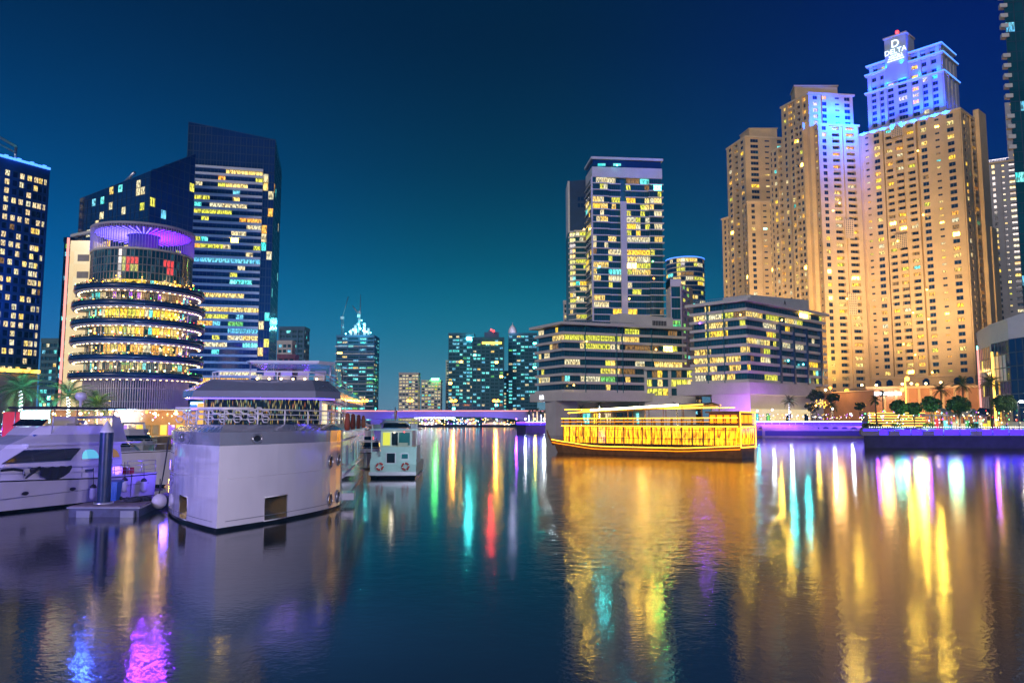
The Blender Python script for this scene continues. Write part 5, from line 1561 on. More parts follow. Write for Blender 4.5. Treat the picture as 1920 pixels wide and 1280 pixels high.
# ================================================================== RIGHT BANK PROMENADE
M('bluewall', (.22, .20, .30), rough=.6, var=.2, scale=.8)
def quay_edges():
    # near quay: wall, coping, glass fence glowing blue
    r = thing('quay_fence', 'blue lit glass fence with light dots along the nearest right quay', 'fence', (67, 152, 2.3))
    P0, P1 = Vector((67.3, 152, 0)), Vector((150, 146, 0)); d = (P1 - P0).normalized()
    E('blue_glass', (.035, .01, 1.0), 4.5, True)
    n = 22; L = 66
    for i in range(n):
        c = P0 + d * (L * (i + .5) / n) + Vector((0, .5, 0))
        b = MB(); b.obox((c.x, c.y), (d.x, d.y), L / n / 2 - .12, .03, 2.42, 3.5, 'blue_glass'); b.build('fence_panel', r)
        b = MB(); e = P0 + d * (L * i / n) + Vector((0, .5, 0)); b.tube([(e.x, e.y, 2.3), (e.x, e.y, 3.75)], .06, 'steel', 6); b.build('post', r)
    b = MB(); c = P0 + d * L / 2; b.obox((c.x, c.y + .5), (d.x, d.y), L / 2, .07, 3.68, 3.80, 'steel'); b.build('handrail', r)
    b = MB()
    for i in range(150):
        if i % 23 in (0, 1, 2): continue
        c = P0 + d * (L * i / 150) + Vector((0, .42, 0)); b.ball((c.x, c.y, 3.95), .07, 'led_white', 5, 3)
    o = b.build('light_dots', r); o['kind'] = 'stuff'
    b = MB(); c = P0 + d * L / 2; b.obox((c.x, c.y - .15), (d.x, d.y), L / 2 + .5, .45, 2.31, 2.5, 'concrete'); tag(b.build('coping', None), 'pale stone coping along the nearest right quay', 'kerb')
    # mooring blocks on the edge
    me = MB(); me.box(-.95, .95, -.5, .5, 0, .62, 'concrete'); me.box(-1.0, 1.0, -.55, .55, .62, .74, 'concrete'); m = me.mesh('stone_block')
    for i, px in enumerate((1625, 1640, 1677, 1739, 1825)):
        p = at(px, 810, 151.5)
        o = inst('stone_block', m, None, (p.x, 152.2 - (p.x - 67) * .072 + .0, 2.51), (0, 0, -.07))
        tag(o, ['grey stone block at the left corner of the near quay', 'grey stone block just right of the corner one', 'grey stone block under the pair of green trees', 'grey stone block under the third green tree', 'grey stone block under the fourth green tree'][i], 'block', 'stone blocks on the near quay edge')
    # light from the fence on the wall and the deck
    lamp('AREA', (98, 146.0, 1.3), (.06, .02, 1), 1500, (98, 149.7, 1.2), 60, .4, name='quay_light')
    # far quay
    P0, P1 = Vector((78.5, 254.5, 0)), Vector((112, 250, 0)); d = (P1 - P0).normalized(); L = (P1 - P0).length
    r = thing('promenade_railing', 'long violet blue light rail along the far right promenade', 'railing', (80, 253, 4))
    b = MB(); c = (P0 + P1) / 2; b.obox((c.x, c.y + .3), (d.x, d.y), L / 2, .05, 4.95, 5.12, 'led_white'); b.build('light_tube', r)
    for i in range(14):
        c = P0 + d * (L * (i + .5) / 14); b = MB(); b.obox((c.x, c.y + .35), (d.x, d.y), L / 28 - .06, .03, 4.05, 4.9, 'blue_glass'); b.build('fence_panel', r)
    # arches along the wall
    r = thing('arched_quay_wall', 'grey quay wall with a row of small arches under the violet rail', 'wall', (80, 253, 2))
    for i in range(12):
        c = P0 + d * (L * (i + .5) / 12) - Vector((0, .12, 0)); P = []
        for k in range(9):
            a = PI * k / 8; P.append((c.x + d.x * 1.0 * math.cos(a), c.y + d.y * 1.0 * math.cos(a) - .02, 2.7 + .7 * math.sin(a)))
        b = MB(); b.tube(P, .09, 'concrete', 5); b.add(P, [tuple(range(9))], 'black'); b.build('arch', r)
    b = MB(); c = (P0 + P1) / 2; b.obox((c.x, c.y - .1), (d.x, d.y), L / 2, .2, 3.7, 3.95, 'concrete'); b.build('coping', r)
    lamp('AREA', (96, 250.0, 3.4), (.10, .03, 1), 2500, (96, 252.2, 1.5), 34, .5, name='quay_light')
    E('deep_blue', (.05, .01, 1), .25)  # LED light on the wall, painted in as a glowing band
    b = MB(); c = (P0 + P1) / 2; b.obox((c.x, c.y - .25), (d.x, d.y), L / 2, .04, .5, 2.1, 'deep_blue'); tag(b.build('painted_quay_glow'), 'deep blue glow painted as a band just above the water on the far promenade wall', 'light band')
    P0, P1 = Vector((68, 151.8, 0)), Vector((134, 147, 0)); d = (P1 - P0).normalized(); L = (P1 - P0).length
    # left promontory
    r = thing('promontory_fence', 'violet lit fence around the curved quay near the bridge', 'fence', (10, 340, 3.6))
    pts = [(2, 352), (6, 344), (19, 340)]
    for i in range(2):
        A, B_ = Vector((*pts[i], 0)), Vector((*pts[i + 1], 0)); dd = (B_ - A); ln = dd.length; dd.normalize(); c = (A + B_) / 2
        b = MB(); b.obox((c.x, c.y + .3), (dd.x, dd.y), ln / 2, .06, 4.55, 4.7, 'led_violet'); b.build('handrail', r)
        b = MB(); b.obox((c.x, c.y + .3), (dd.x, dd.y), ln / 2, .04, 3.7, 4.5, 'blue_glass'); b.build('fence_panel', r)
    b = MB()
    for i in range(30):
        A, B_ = Vector((6, 344, 0)), Vector((19, 340, 0)); c = A.lerp(B_, i / 30); b.ball((c.x, c.y - .2, 4.9), .1, 'led_white', 4, 3)
    o = b.build('light_dots', r); o['kind'] = 'stuff'
    lamp('AREA', (11, 334, 1.5), (.25, .08, 1), 3000, (12, 341.5, 2), 18, .5, name='quay_light')
quay_edges()

def promenade():
    rng = random.Random(12)
    # terrace steps with golden light lines
    r = thing('terrace_steps', 'wide terrace steps edged with golden light lines behind the round trees', 'steps', (98, 206, 2.3))
    for i in range(6):
        z = 4.0 + i * .72; Y = 212 + i * 4
        x0, x1 = at(1628, 790, Y).x, at(1735, 790, Y).x
        b = MB(); b.box(x0, x1, Y, Y + 4.1, z - .7, z, 'paving'); b.build('step', r)
        b = MB(); b.box(x0, x1, Y - .12, Y - .02, z - .18, z - .04, 'gold_line'); b.build('light_line', r)
    # orange terrace wall
    x0, x1 = at(1546, 790, 330).x, at(1642, 790, 300).x
    r = thing('orange_terrace_wall', 'orange lit terrace wall at the foot of the beige towers', 'wall', (x0, 315, 4))
    b = MB(); b.prism([(x0, 330), (x1, 300), (x1 + 8, 335), (x0 + 8, 345)], 4, zz(735, 315), 'orange_wall'); b.build('wall', r)
    b = MB(); b.prism(offset_poly([(x0, 330), (x1, 300), (x1 + 8, 335), (x0 + 8, 345)], .4), zz(735, 315), zz(733, 315), 'beige_trim'); b.build('coping', r)
    # podium of the towers
    x0, x1 = at(1630, 790, 345).x, at(1850, 790, 330).x
    r = thing('tower_podium', 'long sandy podium with white shop sign and lamps below the tallest tower', 'building', (x0, 345, 4))
    zt = zz(728, 340)
    b = MB(); b.prism([(x0, 346), (x1, 330), (x1 + 20, 352), (x0 + 2, 372)], 4, zt, 'orange_wall'); b.build('wall', r)
    b = MB(); b.prism(offset_poly([(x0, 346), (x1, 330), (x1 + 20, 352), (x0 + 2, 372)], .6), zt, zt + 1, 'beige_trim'); b.build('cornice', r)
    for i in range(10):
        t = (i + .5) / 10; x = x0 + (x1 - x0) * t; y = 346 - 16 * t
        b = MB(); b.obox((x, y - .25), (.977, -.211), .5, .25, 4, zt - .2, 'beige'); b.build('pilaster', r)
        if i % 2:
            b = MB(); b.obox((x + 2.6, y - .75), (.977, -.211), 1.5, .08, 5, 9, 'golden'); b.build('lit_window', r)
    for i in range(4):
        b = MB(); p = at(1635 + i * 12.5, 738, 343); b.obox((p.x + 1.4, 342.5 - i * .6), (.977, -.211), 1.25, .1, p.z - .7 + .1 * (i % 2), p.z + .7, 'led_white'); b.build('shop_sign', r)
    # warm lamps along the top of the podium and by the arches
    labs = ['warm globe lamp over the orange wall', 'warm globe lamp left of the white shop sign', 'warm globe lamp above the white shop sign', 'warm globe lamp by the golden street tree', 'bright warm globe lamp at the podium centre', 'bright warm lamp beside the podium centre', 'warm globe lamp left of the tall palm', 'warm lamp near the right end of the podium', 'warm lamp at the foot of the middle beige tower']
    for i, (px, py, Y) in enumerate(((1548, 733, 320), (1616, 724, 335), (1643, 724, 335), (1692, 722, 330), (1709, 721, 330), (1720, 723, 330), (1736, 721, 330), (1764, 719, 330), (1557, 729, 322))):
        p = at(px, py, Y); gz = zz(735, 315) if px < 1600 else zt + 1
        l = thing('globe_lamp', labs[i], 'lamp', (p.x, Y, gz), 0, 'warm globe lamps on the tower podium')
        b = MB(); b.tube([(0, 0, 0), (0, 0, p.z - gz)], .12, 'steel', 6); b.build('pole', l, world=False)
        b = MB(); b.ball((0, 0, p.z - gz + .5), .55, 'lamp_warm' if i not in (5, 8) else 'lamp_orange', 10, 7, .8); b.build('globe', l, world=False)
    for px, Y, e in ((1560, 318, 9000), (1650, 328, 12000), (1715, 324, 16000), (1780, 322, 9000)):
        p = at(px, 715, Y); lamp('POINT', (p.x, Y - 3, p.z + 1), (1, .55, .18), e * .6, rad=2.6, name='podium_lamp_light')
    # round green trees on the near quay
    specs = [(1666, 770, 16, 'small deep green round tree, leftmost on the near quay'), (1686, 772, 14.5, 'small green round tree right behind the leftmost one'), (1708, 762, 17, 'bright green round tree with a lamp in front of its crown'), (1758, 767, 20, 'big dark green round tree in the middle of the near quay'), (1800, 764, 19, 'broad dark round tree under the tall palm'), (1886, 764, 19, 'olive green round tree beside the bright white lamp')]
    specs = [(1686, 763, 16, specs[0][3]), (1713, 766, 15, specs[1][3]), (1746, 757, 18, specs[2][3]), (1797, 758, 22, specs[3][3]), (1884, 756, 22, specs[5][3])]
    for i, (px, py, rpx, lab) in enumerate(specs):
        Y = 160 + (i % 2) * 2
        p = at(px, py, Y); R = rpx / FPX * Y
        tree(lab, p.x, Y, 2.3, p.z + R * .85 - 2.3, R, 30 + i, 'round trees along the near quay', mats=('leaf', 'leaf2', 'leaf_dark') if i != 4 else ('leaf_dark', 'frond', 'leaf'), n=40, leaf=.22)
    # planters
    b = MB(); b.lathe([(.1, 0), (1.0, 0), (1.35, 1.5), (1.2, 1.55), (1.1, 1.35), (.1, 1.35)], 'bluewall', 14); pm = b.mesh('pot')
    for i, px in enumerate((1628, 1644, 1681, 1741, 1826)):
        p = at(px, 795, 156)
        r = thing('planter', ['round planter at the quay corner, leftmost', 'round planter second from the quay corner', 'round planter below the leftmost green tree', 'round planter below the bright green tree', 'round planter right of the big dark tree'][i], 'planter', (p.x, 156, 2.3), 0, 'round planters on the near quay')
        inst('pot', pm, r)
        b = MB(); leaves(b, (0, 0, 1.9), 1.15, 160, .2, ['leaf', 'leaf_dark'], rng, .5); b.build('shrub', r, world=False)
    # palms behind
    palm('tall teal lit palm at the centre of the right promenade', *q(1808, 790, 200), 4.0, zz(722, 200) - 4.0, 3.4, 26, 5, 'palms on the right promenade')
    palm('wide dark palm left of the tall teal palm', *q(1766, 790, 215), 4.0, zz(732, 215) - 4.0, 3.4, 24, 6, 'palms on the right promenade')
    palm('tall palm in front of the curved white building', *q(1860, 790, 168), 2.3, zz(718, 168) - 2.3, 3.2, 26, 7, 'palms on the right promenade')
    palm('small violet lit palm on the steps', *q(1644, 790, 205), 4.0, zz(750, 205) - 4.0, 2.2, 20, 8, 'palms on the right promenade')
    palm('small palm above the white shop sign', *q(1657, 790, 300), 4.0, zz(738, 300) - 4.0, 2.6, 18, 9, 'palms on the right promenade')
    palm('palm with white lit trunk before the arcade', *q(1481, 790, 258), 4.0, zz(752, 258) - 4.0, 3.2, 26, 10, 'palms on the far promenade', 'led_white')
    palm('palm with a bright warm lamp in its crown beside the arcade', *q(1561, 790, 258), 4.0, zz(762, 258) - 4.0, 2.9, 24, 11, 'palms on the far promenade', 'fairy')
    # dark trees at the foot of the middle tower
    for i, (px, py, rpx, lab) in enumerate(((1529, 742, 17, 'dark flat topped tree left of the orange wall'), (1562, 746, 13, 'dark tree before the orange wall'), (1522, 763, 14, 'lower dark tree with yellow light behind it'), (1612, 762, 12, 'small tree with golden trunk at the right end of the far promenade'))):
        Y = 262 + i; p = at(px, py, Y); R = rpx / FPX * Y
        tree(lab, p.x, Y, 4, p.z + R * .7 - 4, R, 50 + i, 'dark trees on the far promenade', 'street_tree', ('leaf_dark', 'leaf_dark', 'leaf'), 16, .65, .28, 'gold_line' if i > 1 else None)
    p = at(1541, 756, 268)
    b = MB()
    for k in range(30): b.ball((p.x + rng.gauss(0, 1.6), 268 + rng.gauss(0, .5), p.z + rng.gauss(0, .8)), .2, 'gold_line', 5, 3)
    o = tag(b.build('tree_lights'), 'cluster of yellow lights between the dark trees', 'lights'); o['kind'] = 'stuff'
    # bright white lamp at right, shade sails, kiosk lights
    p = at(1908, 752, 156)
    r = thing('street_lamp', 'bright white street lamp at the right edge over the olive tree', 'street lamp', (p.x, 156, 2.3))
    b = MB(); b.tube([(0, 0, 0), (0, 0, p.z - 2.3), (.5, -.3, p.z - 2.1)], .09, 'steel', 6); b.build('pole', r, world=False)
    b = MB(); b.ball((.5, -.4, p.z - 2.4), .42, 'lamp_white', 10, 6, .6); b.build('lantern', r, world=False)
    lamp('POINT', (p.x + .5, 154.5, p.z), (1, .85, .6), 1600, rad=1.0, name='street_lamp_light')
    lamp('POINT', (at(1790, 790, 152).x, 152.5, 5.6), (.35, .9, .5), 1000, rad=1.3, name='tree_uplight')
    lamp('POINT', (at(1735, 790, 152).x, 154.5, 5.0), (.6, 1, .3), 1100, rad=1.3, name='tree_uplight')
    lamp('POINT', (at(1700, 790, 152).x, 154.5, 5.0), (.2, .9, .6), 700, rad=1.3, name='tree_uplight')
    for i, (a, c, lab) in enumerate(((1768, 1812, 'left pale shade sail between the trees'), (1815, 1850, 'right dark shade sail beside the olive tree'))):
        Y = 172; p0, p1 = at(a, 762, Y), at(c, 768, Y)
        r = thing('shade_sail', lab, 'shade sail', (p0.x, Y, 2.3), 0, 'shade sails over the cafe')
        b = MB(); n = 8; P = []
        for j in range(n + 1):
            t = j / n; x = p0.x + (p1.x - p0.x) * t; z = 7.6 - 1.6 * math.sin(PI * t)
            P += [(x, Y - 2.5, z), (x, Y + 2.5, z + .5)]
        b.add(P, [(2 * j, 2 * j + 2, 2 * j + 3, 2 * j + 1) for j in range(n)], 'whitewall' if i == 0 else 'planter', True); b.build('canopy', r)
        for x in (p0.x, p1.x):
            b = MB(); b.tube([(x, Y - 2.5, 2.3), (x, Y - 2.5, 7.7)], .1, 'steel', 6); b.build('pole', r)
    # cafe front: lit stalls below the trees
    r = thing('cafe_front', 'row of brightly lit cafe fronts in many colours under the round trees', 'cafe', (at(1760, 790, 185).x, 185, 2.3))
    keys = ['golden', 'cream', 'dimwarm', 'cyan', 'pale', 'lime', 'green', 'cyan', 'pale', 'cream', 'redwin', 'lime', 'aqua']
    for i in range(26):
        p = at(1740 + i * 8.2, 790, 184)
        b = MB(); k = keys[(i * 5) % len(keys)]
        b.box(p.x - .48, p.x + .42, 184, 184.2, 2.5, 4.2 + (i * 7 % 5) * .35, k); b.build('lit_panel', r)
        b = MB(); b.box(p.x + .44, p.x + .5, 183.9, 184.3, 2.3, 6.3, 'steel'); b.build('post', r)
    b = MB(); b.box(at(1738, 790, 184).x, at(1955, 790, 184).x, 182.5, 190, 6.3, 6.6, 'white_paint'); b.build('roof', r)
    b = MB()
    for k in range(160):
        px = rng.uniform(1612, 1925); p = at(px, rng.uniform(769, 795), rng.uniform(160, 180)); b.ball(tuple(p), rng.uniform(.05, .13), rng.choice(['fairy', 'gold_line', 'lamp_warm', 'led_white', 'lamp_cyan', 'lamp_red', 'lamp_green', 'led_violet']), 4, 3)
    o = tag(b.build('cafe_lights'), 'scattered tiny lamps among the cafe tables', 'lights'); o['kind'] = 'stuff'
    b = MB()
    for k in range(100):
        px = rng.uniform(1415, 1615); p = at(px, rng.uniform(776, 786), 256); b.ball(tuple(p), rng.uniform(.06, .15), rng.choice(['fairy', 'gold_line', 'led_white', 'led_violet']), 4, 3)
    o = tag(b.build('promenade_lights'), 'scattered tiny lamps along the far promenade', 'lights'); o['kind'] = 'stuff'
    # tall double street lamp posts with golden light at the towers' foot
    for i, (px, y0) in enumerate(((1697, 712), (1908, 752))):
        if i: continue
        p = at(px, y0, 320); r = thing('tall_street_lamp', 'tall golden street lamp before the tower podium', 'street lamp', (p.x, 320, 4))
        b = MB(); b.tube([(0, 0, 0), (0, 0, p.z - 4)], .22, 'gold_line', 6); b.build('pole', r, world=False)
        b = MB(); b.ball((.6, -.5, p.z - 3.6), .9, 'lamp_orange', 8, 6); b.ball((-1.6, -.5, p.z - 8), .7, 'lamp_orange', 8, 6); b.build('lantern', r, world=False)
promenade()
# palms with white lit trunks on the promontory and under the pier buildings
names = ['first', 'second', 'third', 'fourth', 'fifth', 'sixth', 'seventh']
for i in range(7):
    px = 992 + i * 7.5
    palm('%s lit palm from the left on the curved quay by the bridge' % names[i], *q(px, 790, 346 - i * .8), 3.6, zz(776, 346) - 3.6 + (i % 3) * .6, 2.6, 14, 70 + i, 'lit palms on the curved quay', 'fairy' if i % 3 else 'led_white')
palm('lit palm in the passage under the left pier building', *q(1090, 790, 312), 3.0, 7.0, 2.6, 14, 81, 'lit palms under the pier building', 'led_white')
palm('lit palm before the cyan shopfront under the left pier building', *q(1124, 790, 312), 3.0, 8.5, 2.8, 16, 82, 'lit palms under the pier building', 'led_white')
palm('lit palm between the two pier buildings', *q(1270, 790, 285), 3.0, 7.5, 2.6, 14, 83, 'lit palms under the pier building', 'fairy')
b = MB(); b.box(at(1083, 790, 309).x, at(1335, 790, 309).x, 306, 320, -2, 3.0, 'quay')
tag(b.build('pier_quay'), 'low quay between the two pier buildings', kind='structure')

# ================================================================== THE PASSING DHOW
E('gold_panel', (1, .26, .0), 2.8, True)
E('gold_hot', (1, .50, .03), 6, True)
E('white_hot', (1, .93, .55), 16.0, True)
LIT('gold_curtain', (1, .31, .0), (1, .42, .008), 3.0)
M('wood', (.20, .09, .03), rough=.45, var=.3, scale=1.5)
M('wood_dark', (.05, .025, .015), rough=.4, var=.3, scale=1.0)
def dhow():
    A, B_ = Vector((7.8, 131)), Vector((32.6, 110))
    L = (B_ - A).length; u = (B_ - A).normalized(); ang = math.atan2(u.y, u.x)
    r = thing('dinner_dhow', 'two deck wooden dinner dhow outlined in golden lights passing across the marina', 'boat', (A.x, A.y, 0), ang)
    N = 18
    def hb(t):  # half beam, bow at t=0
        return 3.3 * min(1, (t * 3.2) ** .6) * (1 - .28 * max(0, t - .7) / .3)
    def sheer(t): return 1.35 + 1.3 * max(0, .3 - t) ** 1.3 * 3 + .9 * max(0, t - .75) * 2
    b = MB(); P = []; F = []
    for i in range(N + 1):
        t = i / N; w_ = hb(t) + .02; x = t * L; zs = sheer(t)
        P += [(x + .8 * (1 - t) * 0, -w_ * .75, -.6), (x - (1.6 * max(0, .12 - t) * 8), -w_, zs), (x - (1.6 * max(0, .12 - t) * 8), w_, zs), (x, w_ * .75, -.6)]
    for i in range(N):
        o, p = i * 4, i * 4 + 4
        F += [(o, o + 1, p + 1, p)[::-1], (o + 1, o + 2, p + 2, p + 1)[::-1], (o + 2, o + 3, p + 3, p + 2)[::-1]]
    F += [(0, 1, 2, 3), (N * 4 + 3, N * 4 + 2, N * 4 + 1, N * 4)]
    b.add(P, F, 'wood'); b.build('hull', r, world=False)
    # light lines along the sheer and rub rails
    for dz, m in ((-.10, 'gold_hot'), (-.55, 'gold_panel')):
        for s in (-1, 1):
            b = MB(); b.tube([(i / N * L - (1.6 * max(0, .12 - i / N) * 8), s * (hb(i / N) + .10), sheer(i / N) + dz) for i in range(N + 1)], .055, m, 5); b.build('light_line', r, world=False)
    # lower saloon: golden panels between posts
    x0, x1 = 1.6, L - .5; n = 19; z0, z1 = 1.75, 4.15
    for i in range(n):
        xa, xb = x0 + (x1 - x0) * i / n, x0 + (x1 - x0) * (i + 1) / n
        for s in (-1, 1):
            ya, yb = hb(xa / L) * .93 * s, hb(xb / L) * .93 * s
            if s < 0:
                b = MB(); b.quad((xa + .09, ya, z0), (xb - .09, yb, z0), (xb - .09, yb, z1), (xa + .09, ya, z1), 'gold_curtain')
            else:
                b = MB(); b.quad((xb - .09, yb, z0), (xa + .09, ya, z0), (xa + .09, ya, z1), (xb - .09, yb, z1), 'gold_curtain')
            b.build('lit_panel', r, world=False)
            b = MB(); b.box(xa + .1, xb - .1, ya - .06, ya + .06, z1 - .35, z1 - .28, 'wood'); b.box(xa + .1, xb - .1, ya - .08, ya + .08, z0 + .75, z0 + .82, 'wood'); b.build('side_rail', r, world=False)
            b = MB(); b.box(xa - .07, xa + .07, ya - .09, ya + .09, z0 - .6, 5.6, 'wood'); b.build('post', r, world=False)
    b = MB(); P = []
    for zq in (4.2, 4.42):
        P.append([(i / N * (x1 - x0 + .6) + x0 - .3, hb((x0 + i / N * (x1 - x0)) / L) * 1.02) for i in range(N + 1)])
    out = [(x, -y) for x, y in P[0]] + [(x, y) for x, y in P[0][::-1]]
    b.prism(out, 4.2, 4.42, 'wood'); b.build('upper_deck', r, world=False)
    b = MB(); b.prism([(x, y * .97) for x, y in out], 1.55, 1.72, 'wood_dark'); b.build('lower_deck', r, world=False)
    for z, m, rr in ((4.32, 'gold_hot', .06), (4.95, 'gold_panel', .045), (5.5, 'gold_hot', .05)):
        for s in (-1, 1):
            b = MB(); b.tube([(x, s * (y + .08), z) for x, y in P[0]], rr, m, 5); b.build('rail_light', r, world=False)
    # canopy over the upper deck, rising towards the stern
    c0, c1 = 3.0, L - 5.2
    def cz(x): return 6.4 + (x - c0) / (c1 - c0) * 1.0
    b = MB(); P = []
    for i in range(13):
        x = c0 + (c1 - c0) * i / 12; y = hb(x / L) * .95; P += [(x, -y, cz(x)), (x, 0, cz(x) + .35), (x, y, cz(x)), (x, y, cz(x) - .12), (x, 0, cz(x) + .2), (x, -y, cz(x) - .12)]
    F = []
    for i in range(12):
        for k in range(6): F.append((i * 6 + k, i * 6 + 6 + k, i * 6 + 6 + (k + 1) % 6, i * 6 + (k + 1) % 6))
    b.add(P, F, 'plaster'); b.build('canopy', r, world=False)
    for i in range(9):
        x = c0 + .2 + (c1 - c0 - .4) * i / 8
        for s in (-1, 1):
            b = MB(); y = hb(x / L) * .93 * s; b.tube([(x, y, 4.4), (x, y, cz(x))], .05, 'wood', 6); b.build('canopy_post', r, world=False)
    for s in (-1, 1):
        b = MB(); b.tube([(c0 + (c1 - c0) * i / 12, s * (hb((c0 + (c1 - c0) * i / 12) / L) * .95 + .1), cz(c0 + (c1 - c0) * i / 12) - .02) for i in range(13)], .09, 'gold_hot', 5); b.build('canopy_light', r, world=False)
        b = MB(); b.tube([(c0 + (c1 - c0) * t, s * (hb((c0 + (c1 - c0) * t) / L) * .95 + .16), cz(c0 + (c1 - c0) * t) + .12) for t in (.22, .4, .6, .85)], .15, 'white_hot', 6); b.build('light_bar', r, world=False)
        b = MB(); b.tube([(c0, s * 2.6, cz(c0) + .5), (L - 3, s * 2.7, 7.0)], .05, 'gold_hot', 5); b.build('string_light', r, world=False)
    # stern gallery, mast and prow
    b = MB(); b.prism([(L - 4.6, -2.3), (L - .2, -2.2), (L - .2, 2.2), (L - 4.6, 2.3)], 4.42, 6.2, 'wood'); b.build('stern_cabin', r, world=False)
    for k in range(4):
        b = MB(); b.quad((L - 4.4 + k * 1.05, -2.34, 4.8), (L - 3.6 + k * 1.05, -2.34, 4.8), (L - 3.6 + k * 1.05, -2.34, 5.9), (L - 4.4 + k * 1.05, -2.34, 5.9), 'gold_panel'); b.build('stern_window', r, world=False)
    b = MB(); b.prism([(L - 5, -2.6), (L + .1, -2.5), (L + .1, 2.5), (L - 5, 2.6)], 6.2, 6.4, 'wood'); b.build('stern_roof', r, world=False)
    for k in range(3):
        b = MB(); b.quad((L + .05, -2.1 + k * 1.45, 1.9), (L + .05, -.8 + k * 1.45, 1.9), (L + .05, -.8 + k * 1.45, 4.1), (L + .05, -2.1 + k * 1.45, 4.1), 'gold_curtain'); b.build('lit_panel', r, world=False)
        b = MB(); b.quad((L - .15, -2.0 + k * 1.4, 4.8), (L - .15, -.8 + k * 1.4, 4.8), (L - .15, -.8 + k * 1.4, 5.9), (L - .15, -2.0 + k * 1.4, 5.9), 'gold_panel'); b.build('stern_window', r, world=False)
    for z in (1.5, 4.3, 6.3):
        b = MB(); b.tube([(L + .12, -2.5, z), (L + .12, 2.5, z)], .07, 'gold_hot', 5); b.build('stern_light', r, world=False)
    for s in (-1, 1):
        b = MB(); b.tube([(L + .12, 2.45 * s, 1.5), (L + .12, 2.45 * s, 6.3)], .06, 'gold_hot', 5); b.build('stern_light', r, world=False)
    b = MB(); b.tube([(-1.2, 0, 1.2), (-2.2, 0, 2.6), (-2.6, 0, 3.6)], [.22, .16, .08], 'wood', 7); b.build('prow', r, world=False)
    # simple white plastic chairs and tables would not show; the deck carries long tables
    for k in range(9):
        x = 5 + k * 2.6
        b = MB(); b.box(x - .5, x + .5, -1.6, 1.6, 5.1, 5.16, 'cream'); b.box(x - .05, x + .05, -.05, .05, 4.42, 5.1, 'wood'); b.build('deck_table', r, world=False)
    p = r.matrix_basis if False else None
    c = (A + B_) / 2
    lamp('POINT', (c.x - 1, c.y - 3, 5.9), (1, .55, .1), 400, rad=.6, name='dhow_deck_light')
dhow()

# ------------------------------------------------ people on the near quay
def person_mesh(shirt, trousers, pose):
    k = 1.0
    me = bpy.data.meshes.new('figure')
    V = {'pel': (0, 0, .95), 'che': (0, 0, 1.28), 'nk': (0, 0, 1.48), 'hd': (0, -.02, 1.60), 'ht': (0, -.02, 1.74),
         'hl': (-.10, 0, .90), 'kl': (-.11, -.06 * pose, .50), 'al': (-.11, .14 * pose, .09), 'tl': (-.11, .14 * pose - .14, .04),
         'hr': (.10, 0, .90), 'kr': (.11, .04 * pose, .50), 'ar': (.11, -.18 * pose, .09), 'tr': (.11, -.18 * pose - .14, .04),
         'sl': (-.19, 0, 1.40), 'el': (-.26, .05 * pose, 1.12), 'wl': (-.25, -.10 * pose, .88), 'fl': (-.25, -.12 * pose, .78),
         'sr': (.19, 0, 1.40), 'er': (.26, -.05, 1.12), 'wr': (.24, -.16, .90), 'fr': (.24, -.2, .82)}
    Ed = [('pel', 'che'), ('che', 'nk'), ('nk', 'hd'), ('hd', 'ht'), ('pel', 'hl'), ('hl', 'kl'), ('kl', 'al'), ('al', 'tl'), ('pel', 'hr'), ('hr', 'kr'), ('kr', 'ar'), ('ar', 'tr'),
          ('che', 'sl'), ('sl', 'el'), ('el', 'wl'), ('wl', 'fl'), ('che', 'sr'), ('sr', 'er'), ('er', 'wr'), ('wr', 'fr')]
    Rd = {'pel': .14, 'che': .15, 'nk': .06, 'hd': .095, 'ht': .07, 'hl': .095, 'hr': .095, 'kl': .062, 'kr': .062, 'al': .045, 'ar': .045, 'tl': .04, 'tr': .04, 'sl': .065, 'sr': .065, 'el': .045, 'er': .045, 'wl': .034, 'wr': .034, 'fl': .03, 'fr': .03}
    ks = list(V); me.from_pydata([V[q_] for q_ in ks], [(ks.index(a), ks.index(c)) for a, c in Ed], [])
    o = bpy.data.objects.new('figure', me); COL.objects.link(o)
    sk = o.modifiers.new('s', 'SKIN'); sk.use_smooth_shade = True
    o.modifiers.new('d', 'SUBSURF').levels = 1
    for i, q_ in enumerate(ks):
        me.skin_vertices[0].data[i].radius = (Rd[q_], Rd[q_] * .85)
    me.skin_vertices[0].data[0].use_root = True
    bpy.context.view_layer.update()
    out = bpy.data.meshes.new_from_object(o.evaluated_get(bpy.context.evaluated_depsgraph_get()))
    bpy.data.objects.remove(o)
    out.materials.clear()
    for n_ in ('skin', shirt, trousers, 'black'): out.materials.append(MATS[n_])
    for p_ in out.polygons:
        c = p_.center; z = c.z
        p_.material_index = 3 if (z < .08 or (z > 1.68) or (z > 1.56 and c.y > .03)) else (2 if z < .96 and abs(c.x) < .21 else (1 if z < 1.46 and z > .92 else 0))
        p_.use_smooth = True
    return out
M('skin', (.42, .25, .17), rough=.6); M('shirt_blue', (.06, .22, .5), rough=.8); M('shirt_white', (.6, .6, .62), rough=.8); M('shirt_red', (.45, .05, .06), rough=.8); M('jeans', (.03, .05, .12), rough=.8)
pm = [person_mesh('shirt_blue', 'jeans', 1), person_mesh('shirt_white', 'black', .6), person_mesh('shirt_red', 'jeans', 1.2), person_mesh('shirt_blue', 'black', .2)]
